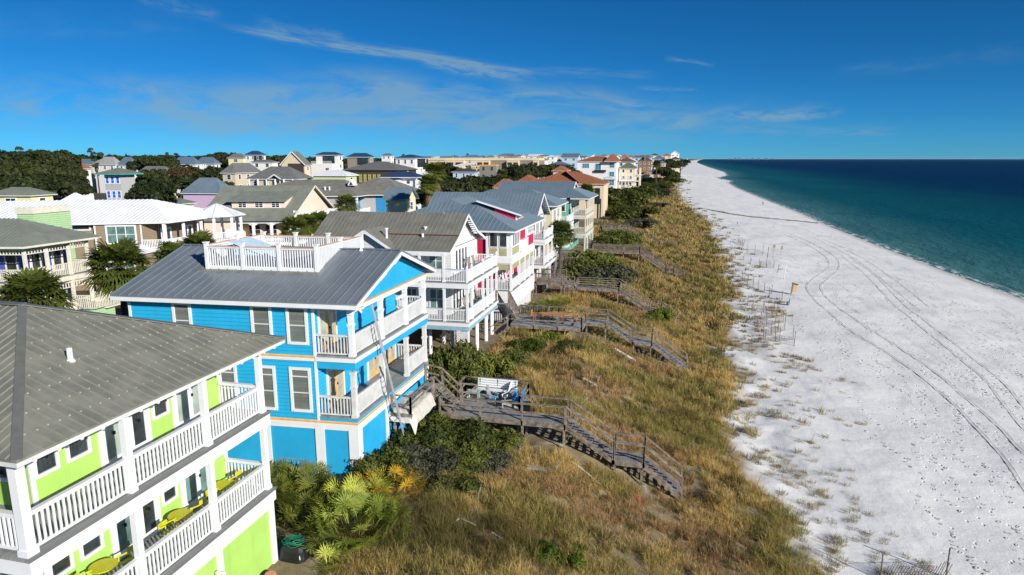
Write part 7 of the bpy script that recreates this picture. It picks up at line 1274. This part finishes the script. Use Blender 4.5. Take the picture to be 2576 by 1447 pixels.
track([(23.2, 36), (23.8, 48.5), (24.3, 52.9), (24.5, 58.1), (24.5, 66), (23.9, 74), (22.7, 84), (21.9, 96), (22.7, 108), (25.8, 118), (30, 130), (33, 145), (33.5, 165), (31, 190)], 'tyre track nearer the sea')
track([(25.3, 44), (26.1, 53.6), (27.3, 60.3), (28.4, 67.2), (29.2, 80), (30.5, 100), (33.5, 125), (35, 150)], 'faint outer tyre track', .18, h=.035); track([(26.7, 44), (27.5, 53.6), (28.7, 60.3), (29.8, 67.2), (30.6, 80), (31.9, 100), (35, 125), (36.5, 150)], 'faint outermost tyre track', .18, h=.035)
track([(33, 100), (35, 120), (37, 150), (36, 185)], 'faint track near the waterline', .2, h=.03); track([(35, 100), (37, 120), (39, 150), (38, 185)], 'second faint track near the waterline', .2, h=.03)
def drain():
    pts = [(9, 268), (13.5, 265.5), (16.9, 256.7), (23.2, 245), (32.1, 239), (41.8, 236), (47, 234)]; m = mat('dark_wet_sand', (.13, .12, .10), .6, .4, var=.3, vs=.8); m2 = mat('tan_bank_sand', (.36, .30, .20), .9)
    track(pts, 'dark wet channel crossing the beach to the sea', .9, h=.10, m=m, name='drain_channel'); track([(x, y+1.3) for x, y in pts[2:]], 'tan bank along the wet channel', .6, h=.35, m=m2, name='drain_bank')
drain()
def footprints():
    """shallow trampled pits with raised rims, strewn along the beach"""
    r = np.random.RandomState(8); V, Q = [], []; b = 0; k = 0; n8 = 8
    while k < 3600:
        if r.rand() < .75:
            x0, y0 = r.uniform(15, 46), 30+170*r.rand()**1.7; n = r.randint(3, 14); a = r.normal(1.57, .35)
            pts = [(x0+i*.62*math.cos(a)+r.normal()*.08+(.12 if i % 2 else -.12), y0+i*.62*math.sin(a)+r.normal()*.08) for i in range(n)]
        else: pts = [(r.uniform(14, 47), 30+150*r.rand()**1.5)]
        for (x, y) in pts:
            if x > float(shore(y))-2 or x < float(toe(y))+4: continue
            z = G(x, y); s = r.uniform(.07, .13); an = r.rand()*6.28
            for rad, hh in ((1.5, .004), (1.0, .032), (.55, .012)):
                for i in range(n8): t_ = 6.283*i/n8; dx, dy = s*rad*math.cos(t_)*.75, s*rad*math.sin(t_)*1.25; V.append((x+dx*math.cos(an)-dy*math.sin(an), y+dx*math.sin(an)+dy*math.cos(an), z+hh*r.uniform(.5, 1.3)+.004))
            for l in range(2):
                for i in range(n8): Q.append((b+l*n8+i, b+l*n8+(i+1) % n8, b+(l+1)*n8+(i+1) % n8, b+(l+1)*n8+i))
            b += 3*n8; k += 1
    o = bpy.data.objects.new('footprints', np_mesh('footprints', V, [], Q, SAND_PLAIN)); COL.objects.link(o); tag(o, 'trampled footprints strewn over the white beach', 'footprints', None, 'stuff')
SAND_PLAIN = mat('footprint_sand', (.70, .69, .66), .95, .1, var=.15, vs=2)
footprints()

# ------------------------------------------------------------ sea air
def haze():
    m = bpy.data.materials.new('sea_air'); m.use_nodes = True; n = m.node_tree.nodes; n.clear(); o = n.new('ShaderNodeOutputMaterial'); v = n.new('ShaderNodeVolumePrincipled'); v.inputs['Density'].default_value = .000005; v.inputs['Color'].default_value = (.55, .78, 1, 1); m.node_tree.links.new(v.outputs[0], o.inputs['Volume'])
    mb = MB(); mb.box(-62000, 125000, -400, 122000, -4.5, 60); ob = bpy.data.objects.new('haze', mesh('haze', mb.v, mb.f, m)); COL.objects.link(ob); tag(ob, 'thin pale sea air over the whole coast', 'haze', None, 'stuff')
haze()
